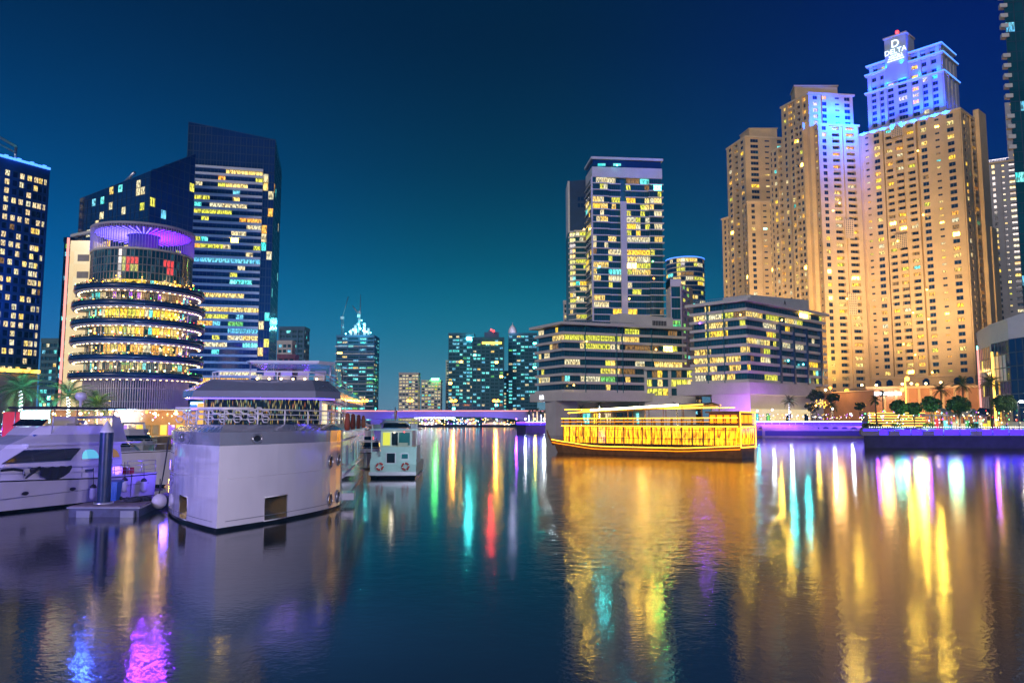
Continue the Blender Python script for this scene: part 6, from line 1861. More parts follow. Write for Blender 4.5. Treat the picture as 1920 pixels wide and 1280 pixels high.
for i, (px, k, a, lab) in enumerate(((1899, 0, .6, 'person in a blue shirt walking at the right edge of the near quay'), (1888, 1, -.4, 'person in a white shirt standing below the olive tree'), (1858, 2, 2.2, 'person in a red shirt walking left of the olive tree'), (1770, 3, 1.2, 'person in a blue top standing left of the big dark tree'), (1722, 1, .3, 'person in a pale shirt near the pair of green trees'), (1655, 2, -.8, 'person in a red top near the left planters'))):
    p = at(px, 790, 153.8)
    o = inst('person', pm[k], None, (p.x, 153.8, 2.3), (0, 0, a)); tag(o, lab, 'person', 'people strolling on the near quay')
# ================================================================== LEFT MARINA
def gel(name, col, rough=.12, coat=1.0):
    m = M(name, col, rough, 0, .03, .8, 0, .5, coat)
    t = m.node_tree; b = t.nodes['Principled BSDF']; b.inputs['Coat Roughness'].default_value = .04; b.inputs['Coat IOR'].default_value = 1.8
    g = t.nodes.new('ShaderNodeNewGeometry'); sc_ = t.nodes.new('ShaderNodeVectorMath'); sc_.operation = 'MULTIPLY'; sc_.inputs[1].default_value = (1.4, 1.4, .45)
    n = t.nodes.new('ShaderNodeTexNoise'); n.inputs['Scale'].default_value = 1.0; n.inputs['Detail'].default_value = 2
    bp = t.nodes.new('ShaderNodeBump'); bp.inputs['Strength'].default_value = 1; bp.inputs['Distance'].default_value = .02
    t.links.new(g.outputs['Position'], sc_.inputs[0]); t.links.new(sc_.outputs[0], n.inputs['Vector']); t.links.new(n.outputs['Fac'], bp.inputs['Height']); t.links.new(bp.outputs[0], b.inputs['Coat Normal']); t.links.new(bp.outputs[0], b.inputs['Normal'])
    return m
gel('gelcoat', (.74, .72, .78))
gel('grey_band', (.24, .25, .30), .18)
M('hull_black', (.01, .012, .02), rough=.2, var=.1)
M('tarp', (.010, .014, .022), rough=.7, var=.2, scale=2, bump=.4)
M('rope', (.20, .17, .15), rough=.9)
M('rope_dark', (.03, .03, .05), rough=.9)
M('cushion', (.55, .50, .42), rough=.8, var=.05)
M('tint', (.006, .012, .022), rough=.04, spec=1.0, var=.2, scale=.5)
M('fender', (.60, .58, .62), rough=.45, var=.05)
M('bin_blue', (.02, .10, .42), rough=.35, var=.1)
M('life_red', (.55, .03, .03), rough=.5, var=.1)
M('rust_red', (.28, .05, .02), rough=.7, var=.2)
M('brass', (.50, .40, .22), rough=.22, metal=.9, var=.2, scale=4)
M('dock_wood', (.16, .13, .13), rough=.7, var=.3, scale=2.5, bump=.3)
M('dock_side', (.04, .05, .09), rough=.5, var=.4, scale=2, bump=.2)
M('pile_blue', (.006, .022, .07), rough=.35, var=.35, scale=1.5)
M('orange_lit_gel', (.60, .25, .08), rough=.3)  # orange light on the small boat, put into its hull colour
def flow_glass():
    """dark saloon glass with reflected tower lights painted in as glowing streaks"""
    m, t, b = newmat('painted_streak_glass')
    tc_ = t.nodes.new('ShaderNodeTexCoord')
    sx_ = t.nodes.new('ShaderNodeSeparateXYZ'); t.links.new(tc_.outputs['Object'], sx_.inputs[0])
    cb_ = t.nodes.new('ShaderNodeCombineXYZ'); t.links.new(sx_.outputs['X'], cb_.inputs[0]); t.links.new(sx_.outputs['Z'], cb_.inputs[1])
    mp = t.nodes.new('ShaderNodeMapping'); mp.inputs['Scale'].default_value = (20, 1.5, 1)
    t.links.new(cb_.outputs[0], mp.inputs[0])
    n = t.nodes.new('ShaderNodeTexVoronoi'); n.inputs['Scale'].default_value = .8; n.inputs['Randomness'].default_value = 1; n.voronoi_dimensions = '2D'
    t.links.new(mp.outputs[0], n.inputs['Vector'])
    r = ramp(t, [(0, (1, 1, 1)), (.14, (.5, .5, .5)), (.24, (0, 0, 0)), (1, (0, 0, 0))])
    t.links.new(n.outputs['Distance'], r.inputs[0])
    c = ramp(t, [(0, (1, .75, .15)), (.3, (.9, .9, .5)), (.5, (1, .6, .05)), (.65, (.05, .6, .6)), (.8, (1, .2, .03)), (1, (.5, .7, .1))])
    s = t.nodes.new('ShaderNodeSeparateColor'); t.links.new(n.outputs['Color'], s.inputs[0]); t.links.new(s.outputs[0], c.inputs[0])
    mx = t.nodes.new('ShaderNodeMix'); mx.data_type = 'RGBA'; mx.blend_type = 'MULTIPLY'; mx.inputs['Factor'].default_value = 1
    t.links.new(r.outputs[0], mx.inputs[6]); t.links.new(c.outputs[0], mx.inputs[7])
    t.links.new(mx.outputs[2], b.inputs['Emission Color']); b.inputs['Emission Strength'].default_value = 1.3  # the painted reflection streaks glow as emission
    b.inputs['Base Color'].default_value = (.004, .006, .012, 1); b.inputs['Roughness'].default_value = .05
    m.cycles.emission_sampling = 'NONE'; MATS['painted_streak_glass'] = m
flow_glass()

def rail(b, pts, zs, h, levels, post_every, rad=.028, mat='steel', inward=0):
    """railing along a 3D path: bars at several heights and posts"""
    P = [Vector(p) for p in pts]
    for k in range(levels):
        hh = h * (k + 1) / levels
        b.tube([(p.x, p.y, p.z + hh) for p in P], rad if k == levels - 1 else rad * .6, mat, 6)
    acc = 0; b.tube([(P[0].x, P[0].y, P[0].z), (P[0].x, P[0].y, P[0].z + h)], rad * .9, mat, 6)
    for i in range(1, len(P)):
        d = (P[i] - P[i - 1]).length; acc += d
        if acc >= post_every or i == len(P) - 1:
            acc = 0; b.tube([P[i], P[i] + Vector((0, 0, h))], rad * .9, mat, 6)

# ------------------------------------------------ big white charter boat
def big_boat():
    O = Vector((-13.45, 36.6)); phi = math.radians(7.9)
    r = thing('charter_boat', 'huge white charter boat with grey bulwark, bow towards us, moored in the foreground', 'boat', (O.x, O.y, 0), phi)
    BL, W, LN = 10.4, 4.8, 38.0
    def hw(y, top=0):
        if y <= 0: return 0.0
        w_ = W * (1 - (1 - min(1, y / BL)) ** 1.55)
        return w_
    ys = [0, .4, .9, 1.5, 2.0, 2.5, 3.3, 4.0, 4.6, 5.0, 5.5, 6.2, 7, 8, 9, 9.8, 10.4, 12, 16, 22, 30, 38]
    zs = [-.7, 0.0, .16, 1.30, 3.88, 4.50, 4.86]
    def P(s, y, z):
        w_ = hw(y); ins = 0.0
        if z > 4.55: ins = .75
        if z < .1: ins = .06 if z > -.1 else .5
        yy = y
        if z > 4.55: yy = y + .75 * (1 if y < 6 else max(0, (10 - y) / 4)) ; 
        w2 = max(0, w_ - ins)
        if z > 4.55: w2 = w_ * .87; yy = y + .8 * (1 - y / LN)
        return (s * w2, yy, z)
    mat_of = ['hull_black', 'hull_black', 'gelcoat', 'gelcoat', 'grey_band', 'grey_band']
    b = MB(); holes = {(1, 5): 'R', (1, 6): 'R', (-1, 6): 'L', (-1, 7): 'L'}
    for s in (1, -1):
        for i in range(len(ys) - 1):
            for k in range(len(zs) - 1):
                if k == 2 and (s, i) in holes: continue
                q4 = [P(s, ys[i], zs[k]), P(s, ys[i + 1], zs[k]), P(s, ys[i + 1], zs[k + 1]), P(s, ys[i], zs[k + 1])]
                if s < 0: q4 = q4[::-1]
                b.add(q4, [(0, 1, 2, 3)], mat_of[k])
    b.add([(-W, LN, -.7), (W, LN, -.7), (W, LN, 4.5), (-W, LN, 4.5)], [(3, 2, 1, 0)], 'gelcoat')
    b.build('hull', r, world=False)
    # deck
    b = MB(); pr = [(P(1, y, 4.86)[0], P(1, y, 4.86)[1]) for y in ys]; pl = [(-x, y) for x, y in pr]
    b.add([(x, y, 4.35) for x, y in pr] + [(x, y, 4.35) for x, y in pl[::-1][:-1]], [tuple(range(len(pr) + len(pl) - 1))], 'dock_wood')
    b.build('deck', r, world=False)
    b = MB(); b.add([(x, y, 4.86) for x, y in pr] + [(x, y, 4.3) for x, y in pr], [(i, i + 1, len(pr) + i + 1, len(pr) + i) for i in range(len(pr) - 1)], 'gelcoat')
    b.add([(x, y, 4.86) for x, y in pl] + [(x, y, 4.3) for x, y in pl], [(i + 1, i, len(pr) + i, len(pr) + i + 1) for i in range(len(pr) - 1)], 'gelcoat')
    b.build('bulwark_lining', r, world=False)
    # anchor pockets: recessed bright metal boxes
    for s, i0, i1 in ((1, 5, 7), (-1, 6, 8)):
        a = Vector(P(s, ys[i0], .16)); c = Vector(P(s, ys[i1], .16)); n = Vector(((c - a).y * s, -(c - a).x * s, 0)).normalized()
        if n.x * s < 0: n = -n
        a1 = a + Vector((0, 0, 1.14)); c1 = c + Vector((0, 0, 1.14)); dd = n * -.9
        ab, cb = a + dd * .15, c + dd * .15; at_, ct_ = a1 + dd, c1 + dd
        b = MB(); b.add([a, c, c1, a1, ab, cb, ct_, at_], [(4, 5, 6, 7), (0, 3, 7, 4), (1, 2, 6, 5), (3, 2, 6, 7), (0, 1, 5, 4)], 'brass')
        b.build('anchor_pocket', r, world=False)
        b = MB(); b.tube([a, c, c1, a1], .035, 'gelcoat', 6, closed=True); b.build('pocket_frame', r, world=False)
    # portholes
    def hull_pt(s, y, z):
        p = Vector(P(s, y, z)); t = Vector(P(s, y + .1, z)) - Vector(P(s, y - .1, z)); t.normalize(); n = Vector((t.y, -t.x, 0)) * s
        if n.x * s < 0: n = -n
        return p, t, n
    for (y, z) in ((8.0, 2.75), (9.25, 2.8), (8.0, .62), (9.25, .68)):
        p, t, n = hull_pt(1, y, z)
        b = MB(); ring = [p + n * .04 + t * .27 * math.cos(a) + Vector((0, 0, .34 * math.sin(a))) for a in [2 * PI * k / 20 for k in range(20)]]
        b.tube(ring, .045, 'steel', 6, closed=True); b.add([x - n * .02 for x in ring], [tuple(range(20))], 'tint'); b.build('porthole', r, world=False)
    for (s, y, z, rad_) in ((-1, 4.6, 4.2, .20), (1, 1.9, 4.18, .26)):
        p, t, n = hull_pt(s, y, z)
        b = MB(); ring = [p + n * .05 + t * rad_ * 1.2 * math.cos(a) + Vector((0, 0, rad_ * .8 * math.sin(a))) for a in [2 * PI * k / 18 for k in range(18)]]
        b.tube(ring, .06, 'steel', 6, closed=True); b.add(ring, [tuple(range(18))], 'black'); b.build('hawse_hole', r, world=False)
    # rubbing ledge at the right corner near water, boarding step
    b = MB(); b.box(W - .1, W + .7, 10.6, 12.6, .35, .75, 'gelcoat'); b.build('side_step', r, world=False)
    b = MB(); b.tube([(W + .03, 10.4, 3.88), (W + .03, 24, 3.88), (W + .03, 38, 3.88)], .06, 'gelcoat', 6); b.tube([(W + .03, 10.4, 1.7), (W + .03, 38, 1.7)], .07, 'gelcoat', 6); b.build('rub_rail', r, world=False)
    b = MB(); b.tube([hull_pt(1, y, .42)[0] + hull_pt(1, y, .42)[2] * .012 for y in ys[1:-1]], .018, 'grey_band', 4); b.tube([hull_pt(-1, y, .42)[0] + hull_pt(-1, y, .42)[2] * .012 for y in ys[1:-1]], .018, 'grey_band', 4); b.build('hull_seam', r, world=False)
    b = MB(); b.tube([hull_pt(1, y, 2.35)[0] + hull_pt(1, y, 2.35)[2] * .002 for y in ys[1:-1]], .01, 'fender', 4); b.tube([hull_pt(-1, y, 2.35)[0] + hull_pt(-1, y, 2.35)[2] * .002 for y in ys[1:-1]], .01, 'fender', 4); b.build('hull_seam', r, world=False)
    # windows in the right side
    M('aqua_glass', (.02, .16, .18), rough=.08, spec=.8)
    for y0 in (14.5, 20.5, 26.5):
        b = MB(); b.box(W + .0, W + .05, y0, y0 + 4.4, 2.1, 3.5, 'gelcoat'); b.build('window_frame', r, world=False)
        b = MB(); b.box(W + .04, W + .08, y0 + .15, y0 + 2.1, 2.2, 3.4, 'dimteal'); b.box(W + .04, W + .08, y0 + 2.25, y0 + 4.25, 2.2, 3.4, 'aqua_glass'); b.build('side_window', r, world=False)
    # forward rail
    b = MB(); pts = [(pr[i][0], pr[i][1], 4.86) for i in range(len(pr))]
    fine = []
    for i in range(len(pts) - 1):
        A_, B_ = Vector(pts[i]), Vector(pts[i + 1]); m = max(1, int((B_ - A_).length / .8))
        fine += [A_.lerp(B_, k / m) for k in range(m)]
    fine.append(Vector(pts[-1]))
    rail(b, fine, 0, .74, 3, 1.9, .042, 'white_paint'); b.build('railing', r, world=False)
    b = MB(); rail(b, [Vector((-p.x, p.y, p.z)) for p in fine], 0, .74, 3, 1.9, .042, 'white_paint'); b.build('railing', r, world=False)
    # honeycomb screen left of the bow
    b = MB(); hx = .30
    for i in range(13):
        for j in range(2):
            cx = -3.35 + i * hx * 1.22; cz_ = 5.12 + j * hx * 1.05 + (i % 2) * hx * .5
            b.tube([(cx + hx * .66 * math.cos(PI / 3 * k), 5.9, cz_ + hx * .60 * math.sin(PI / 3 * k)) for k in range(6)], .035, 'white_paint', 5, closed=True)
    b.tube([(-3.6, 5.9, 5.72), (.4, 5.9, 5.72)], .05, 'white_paint', 6)
    b.build('lattice_screen', r, world=False)
    # saloon
    y0, y1, zf = 10.2, 33, 4.35
    fw = [(-3.35, y0 + .8), (-3.0, y0 + .25), (-1.5, y0), (1.5, y0), (3.0, y0 + .25), (3.35, y0 + .8)]
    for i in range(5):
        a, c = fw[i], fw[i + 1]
        b = MB(); b.quad((*a, 4.6), (*c, 4.6), (*c, 6.32), (*a, 6.32), 'painted_streak_glass'); b.build('front_window', r, world=False)
        b = MB(); b.tube([(*c, 4.6), (*c, 6.32)], .045, 'black' if i < 4 else 'gelcoat', 6); b.build('mullion', r, world=False)
    b = MB(); b.prism([(-3.45, y0 + .9), (3.45, y0 + .9), (3.45, y1), (-3.45, y1)], 4.3, 6.3, 'gelcoat'); b.prism([(x * 1.0, y + .02) for x, y in fw] + [(3.35, y0 + 1), (-3.35, y0 + 1)], 4.3, 4.6, 'gelcoat'); b.build('saloon', r, world=False)
    b = MB(); b.quad((-3.46, y0 + 1.6, 4.7), (-3.46, y0 + .95, 4.7), (-3.46, y0 + .95, 6.2), (-3.46, y0 + 1.6, 6.2), 'amber'); b.box(-3.75, -3.42, y0 + .82, y0 + .95, 4.7, 6.1, 'amber'); b.build('lit_doorway', r, world=False)
    for k in range(7):
        ya = y0 + 1.8 + k * 2.9
        b = MB(); b.box(3.46, 3.52, ya, ya + 2.1, 4.75, 6.1, ['pale', 'tint', 'dimwarm', 'tint', 'pale', 'tint', 'dimwarm'][k]); b.build('saloon_window', r, world=False)
    # visor roof: faceted grey overhang
    lo = [(-4.55, y0 + .6), (-3.6, y0 - 1.1), (3.3, y0 - 1.1), (4.55, y0 + .9), (4.75, y1 + 3), (-4.75, y1 + 3)]
    mid = [(-4.55, y0 + .7), (-3.55, y0 - .9), (3.25, y0 - .9), (4.55, y0 + 1.0), (4.75, y1 + 3), (-4.75, y1 + 3)]
    hi = [(-3.6, y0 + 2.0), (-2.9, y0 + .6), (2.9, y0 + .6), (3.7, y0 + 2.0), (3.9, y1 + 3), (-3.9, y1 + 3)]
    b = MB()
    L3 = [(x, y, 6.38) for x, y in lo] + [(x, y, 6.78) for x, y in mid] + [(x, y, 7.5) for x, y in hi]
    F = []
    for k in range(2):
        for i in range(6): F.append((k * 6 + i, k * 6 + (i + 1) % 6, (k + 1) * 6 + (i + 1) % 6, (k + 1) * 6 + i))
    F += [(5, 4, 3, 2, 1, 0), (12, 13, 14, 15, 16, 17)]
    b.add(L3, F, 'grey_band'); b.build('visor_roof', r, world=False)
    b = MB(); b.tube([(-4.3, y0 + .5, 6.33), (-3.4, y0 - .85, 6.33), (3.1, y0 - .85, 6.33), (4.2, y0 + .8, 6.33)], .035, 'led_blue', 5); b.build('light_strip', r, world=False)
    # flybridge rails, seats and hardtop
    b = MB(); fl = [Vector((-3.4, y0 + 3.6, 7.5)), Vector((-3.3, y0 + 2.4, 7.5)), Vector((-2.6, y0 + 1.0, 7.5)), Vector((-.8, y0 + .9, 7.5)), Vector((.8, y0 + .9, 7.5)), Vector((2.6, y0 + 1.0, 7.5)), Vector((3.4, y0 + 2.4, 7.5)), Vector((3.6, y0 + 6, 7.5)), Vector((3.7, y0 + 12, 7.5)), Vector((3.7, y0 + 18, 7.5)), Vector((3.8, y0 + 25, 7.5))]
    rail(b, fl, 0, .5, 2, 1.2, .045, 'white_paint'); b.build('upper_railing', r, world=False)
    tp = [(-1.6, y0 + 4.0), (-1.3, y0 + 3.4), (3.0, y0 + 3.2), (3.9, y0 + 4.4), (3.9, y0 + 15), (-1.8, y0 + 15)]
    b = MB(); b.prism(tp, 8.72, 8.86, 'gelcoat'); b.prism(offset_poly(tp, -.25), 8.66, 8.72, 'bluepanel') if 'bluepanel' in MATS else b.prism(offset_poly(tp, -.25), 8.66, 8.72, 'gelcoat'); b.build('hardtop', r, world=False)
    for (x, y) in ((-1.4, y0 + 4.2), (3.6, y0 + 4.6), (-1.5, y0 + 14), (3.7, y0 + 14)):
        b = MB(); b.tube([(x, y, 7.5), (x, y, 8.7)], .05, 'steel', 6); b.build('hardtop_post', r, world=False)
    b = MB(); b.add([(3.9, y0 + 4.4, 8.72), (3.9, y0 + 9, 8.72), (4.0, y0 + 9.4, 7.5), (4.0, y0 + 6.5, 7.5)], [(0, 1, 2, 3)], 'gelcoat'); b.build('side_panel', r, world=False)
    for k in range(4):
        b = MB(); b.box(-.8 + k * 1.1, -.1 + k * 1.1, y0 + 5, y0 + 5.8, 7.5, 8.0, 'cushion'); b.box(-.8 + k * 1.1, -.1 + k * 1.1, y0 + 5.6, y0 + 5.8, 8.0, 8.35, 'cushion'); b.build('seat', r, world=False)
    for k in range(6):
        b = MB(); b.ball((-1 + k * .75, y0 + 4.4, 7.75), .07, 'lamp_warm', 6, 4); b.build('deck_lamp', r, world=False)
    def w_(x, y, z):
        c_, s_ = math.cos(phi), math.sin(phi); return (O.x + c_ * x - s_ * y, O.y + s_ * x + c_ * y, z)
    lamp('AREA', w_(1, y0 + 6, 8.0), (.12, .08, 1), 160, w_(1, y0 + 6, 9), 4, 4, name='flybridge_light')
    lamp('AREA', w_(0, y0 - .3, 6.2), (.5, .3, 1), 20, w_(0, y0 - 2, 4.3), 5, .3, name='visor_light')
    # rust red covered fenders on the side rail
    for k, y in enumerate((10.9, 16.5, 23.5, 31)):
        b = MB(); b.lathe([(.02, .78), (.12, .70), (.15, .4), (.19, .0), (.15, -.25), (.02, -.3)], 'rust_red', 8, (W + .22, y)); o = b.build('hanging_fender', r, world=False); o.location = (0, 0, 4.75)
    # side deck overhang further aft
    b = MB(); b.box(W - .5, W + .45, 12.5, 38, 4.36, 4.5, 'gelcoat'); b.build('side_walkway', r, world=False)
    return r, w_
BB, BBW = big_boat()
# mooring rope from the left hawse to the dock
def sag(a, c, drop, n=14):
    a, c = Vector(a), Vector(c)
    return [a.lerp(c, i / n) - Vector((0, 0, drop * 4 * (i / n) * (1 - i / n))) for i in range(n + 1)]
hx_ = BBW(-3.32, 4.6, 4.2)
b = MB(); b.tube(sag((hx_[0] - .15, hx_[1] - .1, 4.2), (at(298, 920, 46).x, 46, .8), .35), .035, 'rope_dark', 6)
tag(b.build('mooring_rope'), 'dark mooring rope from the big boat bow down to the dock', 'rope')
p = at(299, 928, 45)
r = thing('round_fender', 'big round white fender between the dock and the big boat', 'fender', (p.x, 45, .1))
b = MB(); b.ball((0, 0, .45), .40, 'fender', 16, 10, 1.05); b.build('ball', r, world=False)
b = MB(); b.tube([(0, 0, 1.0), (0, 0, 1.7)], .03, 'rope_dark', 5); b.build('rope', r, world=False)

# ------------------------------------------------ loft helper for boats
def loft(b, secs, mats, cap=True):
    """secs: list of rings (same length) ; mats: per ring-segment material"""
    n = len(secs[0]); m = len(secs)
    for i in range(m - 1):
        for k in range(n - 1):
            b.add([secs[i][k], secs[i + 1][k], secs[i + 1][k + 1], secs[i][k + 1]], [(0, 1, 2, 3)], mats[k])
def hull_mesh(L, W, zb, zs, flare=.35, rake=1.2, keel=-.4, mat='gelcoat', line='black', m=14):
    b = MB(); secs = []
    for i in range(m + 1):
        t = i / m; y = t * L
        w_ = W * min(1, (1 - (1 - min(1, t * 2.4)) ** 2.0)) * (1 - .08 * max(0, t - .6))
        z1 = zb + (zs - zb) * min(1, t * 1.3)
        rk = rake * (1 - t) ** 3
        ww = w_ * (1 - flare * (1 - t) ** 1.5)
        row = [(0, y + .3 * (1 - t), keel), (ww * .85, y, 0.0), (ww * .93, y - rk * .15, .16), (w_ * .985, y - rk * .8, z1 - .14), (w_, y - rk, z1 - .06), (w_, y - rk, z1)]
        secs.append(row)
    mm = ['hull_black', 'hull_black', mat, line, mat]
    loft(b, secs, mm)
    loft(b, [[(-x, y, z) for x, y, z in rw][::-1] for rw in secs], mm[::-1])
    e = secs[-1]; b.add(e + [(-x, y, z) for x, y, z in e[::-1]], [tuple(range(12))[::-1]], mat)
    dk = [rw[-1] for rw in secs]
    b.add([(x, y, z - .05) for x, y, z in dk] + [(-x, y, z - .05) for x, y, z in dk[::-1]], [tuple(range(2 * len(dk)))], mat)
    return b, dk

# ------------------------------------------------ foreground motor yacht
def yacht():
    O = Vector((-31.3, 38.5)); phi = math.radians(-18.9)
    r = thing('motor_yacht', 'white flybridge motor yacht with long dark window moored at the left edge', 'boat', (O.x, O.y, 0), phi)
    L, W = 16.6, 2.35
    b, dk = hull_mesh(L, W, 2.15, 1.62, .4, 2.2, mat='gelcoat'); b.build('hull', r, world=False)
    def w2(x, y, z):
        c_, s_ = math.cos(phi), math.sin(phi); return (O.x + c_ * x - s_ * y, O.y + s_ * x + c_ * y, z)
    # cabin: lower side, big window band, roof brow
    def ring(z, x, ya, yb):
        return [(-x, ya + .9, z), (-x * .6, ya, z), (x * .6, ya, z), (x, ya + .9, z), (x, yb, z), (-x, yb, z)]
    R_ = [ring(1.55, 1.95, 4.2, 14.0), ring(2.55, 1.85, 4.9, 14.0), ring(3.5, 1.65, 6.4, 14.0), ring(3.72, 1.75, 6.7, 14.2), ring(4.25, 1.45, 8.2, 12.5)]
    b = MB()
    for k in range(4):
        for i in range(6):
            if k == 1 and i in (2, 3) : pass
            b.add([R_[k][i], R_[k][(i + 1) % 6], R_[k + 1][(i + 1) % 6], R_[k + 1][i]], [(0, 1, 2, 3)], 'gelcoat')
    b.add(R_[4], [tuple(range(6))], 'gelcoat'); b.build('cabin', r, world=False)
    def side(y, z, off=.03, s=1):
        t = (z - 2.55) / .95; x = 1.85 + (1.65 - 1.85) * t
        return (s * (x + off), y, z)
    # long window with raked ends
    for s in (1, -1):
        b = MB(); P = [side(5.75, 2.72, .03, s), side(10.1, 2.72, .03, s), side(10.9, 3.38, .03, s), side(7.1, 3.38, .03, s)]
        b.add(P, [(0, 1, 2, 3) if s > 0 else (3, 2, 1, 0)], 'tint'); b.build('saloon_window', r, world=False)
        b = MB(); b.tube([Vector(p) for p in P], .03, 'dframe', 5, closed=True); b.build('window_frame', r, world=False)
        for (ya, yb) in ((10.9, 12.2), (12.5, 13.8)):
            b = MB(); P = [side(ya + (yb - ya) * .5 * (1 - math.cos(PI * k / 10)), 2.72 + .62 * math.sin(PI * k / 10) ** .7, .035, s) for k in range(11)]
            b.add(P, [tuple(range(11)) if s < 0 else tuple(range(10, -1, -1))], 'aqua' if ya < 11 else 'dimwarm'); b.tube([Vector(p) for p in P], .035, 'gelcoat', 5, closed=True); b.build('arched_window', r, world=False)
    b = MB(); b.quad((-1.05, 5.35, 2.75), (1.05, 5.35, 2.75), (1.0, 6.25, 3.4), (-1.0, 6.25, 3.4), 'tint'); b.build('windscreen', r, world=False)
    b = MB(); b.add([(-1.9, 7.2, 3.62), (1.9, 7.2, 3.62), (2.0, 9, 3.66), (2.15, 15.2, 3.62), (-2.15, 15.2, 3.62), (-2.0, 9, 3.66), (-1.9, 7.2, 3.74), (1.9, 7.2, 3.74), (2.0, 9, 3.8), (2.15, 15.2, 3.72), (-2.15, 15.2, 3.72), (-2.0, 9, 3.8)],
              [(5, 4, 3, 2, 1, 0), (6, 7, 8, 9, 10, 11), (0, 1, 7, 6), (1, 2, 8, 7), (2, 3, 9, 8), (3, 4, 10, 9), (4, 5, 11, 10), (5, 0, 6, 11)], 'gelcoat'); b.build('deck_overhang', r, world=False)
    # flybridge
    b = MB(); f = ring(4.22, 1.5, 8.0, 12.6); g = ring(4.75, 1.6, 8.7, 12.8)
    for i in range(6): b.add([f[i], f[(i + 1) % 6], g[(i + 1) % 6], g[i]], [(0, 1, 2, 3)], 'gelcoat')
    b.build('flybridge_coaming', r, world=False)
    b = MB(); b.add([(-1.2, 8.6, 4.75), (1.2, 8.6, 4.75), (1.1, 9.1, 5.15), (-1.1, 9.1, 5.15)], [(0, 1, 2, 3)], 'tint'); b.build('wind_deflector', r, world=False)
    b = MB(); b.box(-.9, .9, 10.6, 11.2, 4.3, 4.9, 'cushion'); b.box(-.9, .9, 11.1, 11.3, 4.9, 5.3, 'cushion'); b.build('flybridge_seat', r, world=False)
    b = MB(); b.prism([(-1.7, 8.7), (1.7, 8.7), (1.9, 10), (1.8, 14.2), (-1.8, 14.2), (-1.9, 10)], 5.78, 5.88, 'tarp'); b.build('bimini', r, world=False)
    for (x, y) in ((-1.5, 9.0), (1.5, 9.0), (-1.5, 13.4), (1.5, 13.4)):
        b = MB(); b.tube([(x, y, 4.3 if y < 13 else 3.8), (x * 1.03, y + .1, 5.8)], .035, 'steel', 6); b.build('bimini_post', r, world=False)
    b = MB(); b.lathe([(0, .55), (.30, .50), (.36, .3), (.30, .12), (.1, 0), (.08, -.4)], 'gelcoat', 14, (0, 12.3)); o = b.build('radar_dome', r, world=False); o.location = (0, 0, 6.3)
    b = MB(); b.add([(-1.9, 13.0, 3.75), (-1.9, 14.3, 3.75), (-1.6, 13.6, 5.2), (-1.6, 13.0, 5.2)], [(0, 1, 2, 3), (3, 2, 1, 0)], 'gelcoat'); b.add([(1.9, 13.0, 3.75), (1.9, 14.3, 3.75), (1.6, 13.9, 5.3), (1.6, 13.3, 5.3)], [(0, 1, 2, 3), (3, 2, 1, 0)], 'gelcoat'); b.build('arch_leg', r, world=False)
    b = MB(); b.tube([(-1.6, 13.3, 5.25), (1.6, 13.6, 5.3)], .08, 'gelcoat', 8); b.build('radar_arch', r, world=False)
    # tender on the roof edge, red dinghy rack etc.
    b = MB(); b.box(.2, 1.5, 11.6, 12.7, 4.3, 4.85, 'cushion'); b.build('storage_box', r, world=False)
    # deck rail
    b = MB(); pts = [Vector((x - .06, y, z)) for x, y, z in dk]
    rail(b, pts[:13], 0, .62, 2, 1.15, .022); b.build('side_rail', r, world=False)
    b = MB(); rail(b, [Vector((-p.x, p.y, p.z)) for p in pts[:13]], 0, .62, 2, 1.15, .022); b.build('side_rail', r, world=False)
    b = MB(); rail(b, [Vector((1.9, 14.4, 1.6)), Vector((2.2, 15.3, 1.6)), Vector((2.2, 16.5, 1.6))], 0, .85, 3, .5, .025); b.build('stern_rail', r, world=False)
    # tarp hanging over the rail, hoop cover, folded seat
    b = MB(); P = []; nu, nv = 12, 8
    for i in range(nu + 1):
        for j in range(nv + 1):
            t = i / nu; v = j / nv
            y = 7.6 + 2.1 * t
            dl = .75 * math.sin(PI * (.12 + .85 * t)) ** .6
            z = 2.42 - v * dl + .03 * math.sin(i * 1.7)
            P.append((2.38 + .05 * math.sin(i * 2.1 + v * 3) + .04 * v, y, z))
    b.add(P, [(i * (nv + 1) + j, (i + 1) * (nv + 1) + j, (i + 1) * (nv + 1) + j + 1, i * (nv + 1) + j + 1) for i in range(nu) for j in range(nv)], 'tarp', True)
    b.tube([(2.33, 7.7, 2.4), (1.9, 7.5, 2.3), (1.6, 7.6, 1.8)], [.1, .12, .1], 'tarp', 8)
    b.tube([(2.35, 7.6, 2.4), (2.3, 7.15, 2.1), (2.25, 6.85, 1.85)], [.10, .07, .04], 'tarp', 6)
    o = b.build('tarpaulin', r, world=False)
    b = MB(); b.tube([(1.9, 5.0, 1.9), (1.9, 5.05, 2.2), (1.95, 5.4, 2.36), (2.0, 6.3, 2.4), (2.0, 6.9, 2.3), (2.0, 7.0, 2.0)], .07, 'tarp', 8); b.build('cover_hoop', r, world=False)
    b = MB(); b.prism([(-.9, 2.6), (.9, 2.6), (1.5, 3.8), (-1.5, 3.8)], 1.9, 2.1, 'cushion'); b.prism([(1.1, 4.6), (2.0, 4.6), (2.05, 7.2), (1.3, 7.2)], 1.65, 1.85, 'cushion'); b.build('sun_pad', r, world=False)
    # hull details
    for (y, z) in ((6.9, 1.05), (10.0, 1.05)):
        b = MB(); b.lathe([(.0, .02), (.13, .02), (.15, 0)], 'black', 12); o = b.build('hull_port', r, world=False); o.location = (2.26, y, z); o.rotation_euler = (0, PI / 2, 0); o.scale = (.7, 1.5, 1)
    b = MB(); b.box(1.93, 1.99, 11.1, 11.7, 1.95, 2.12, 'dframe'); b.build('vent', r, world=False)
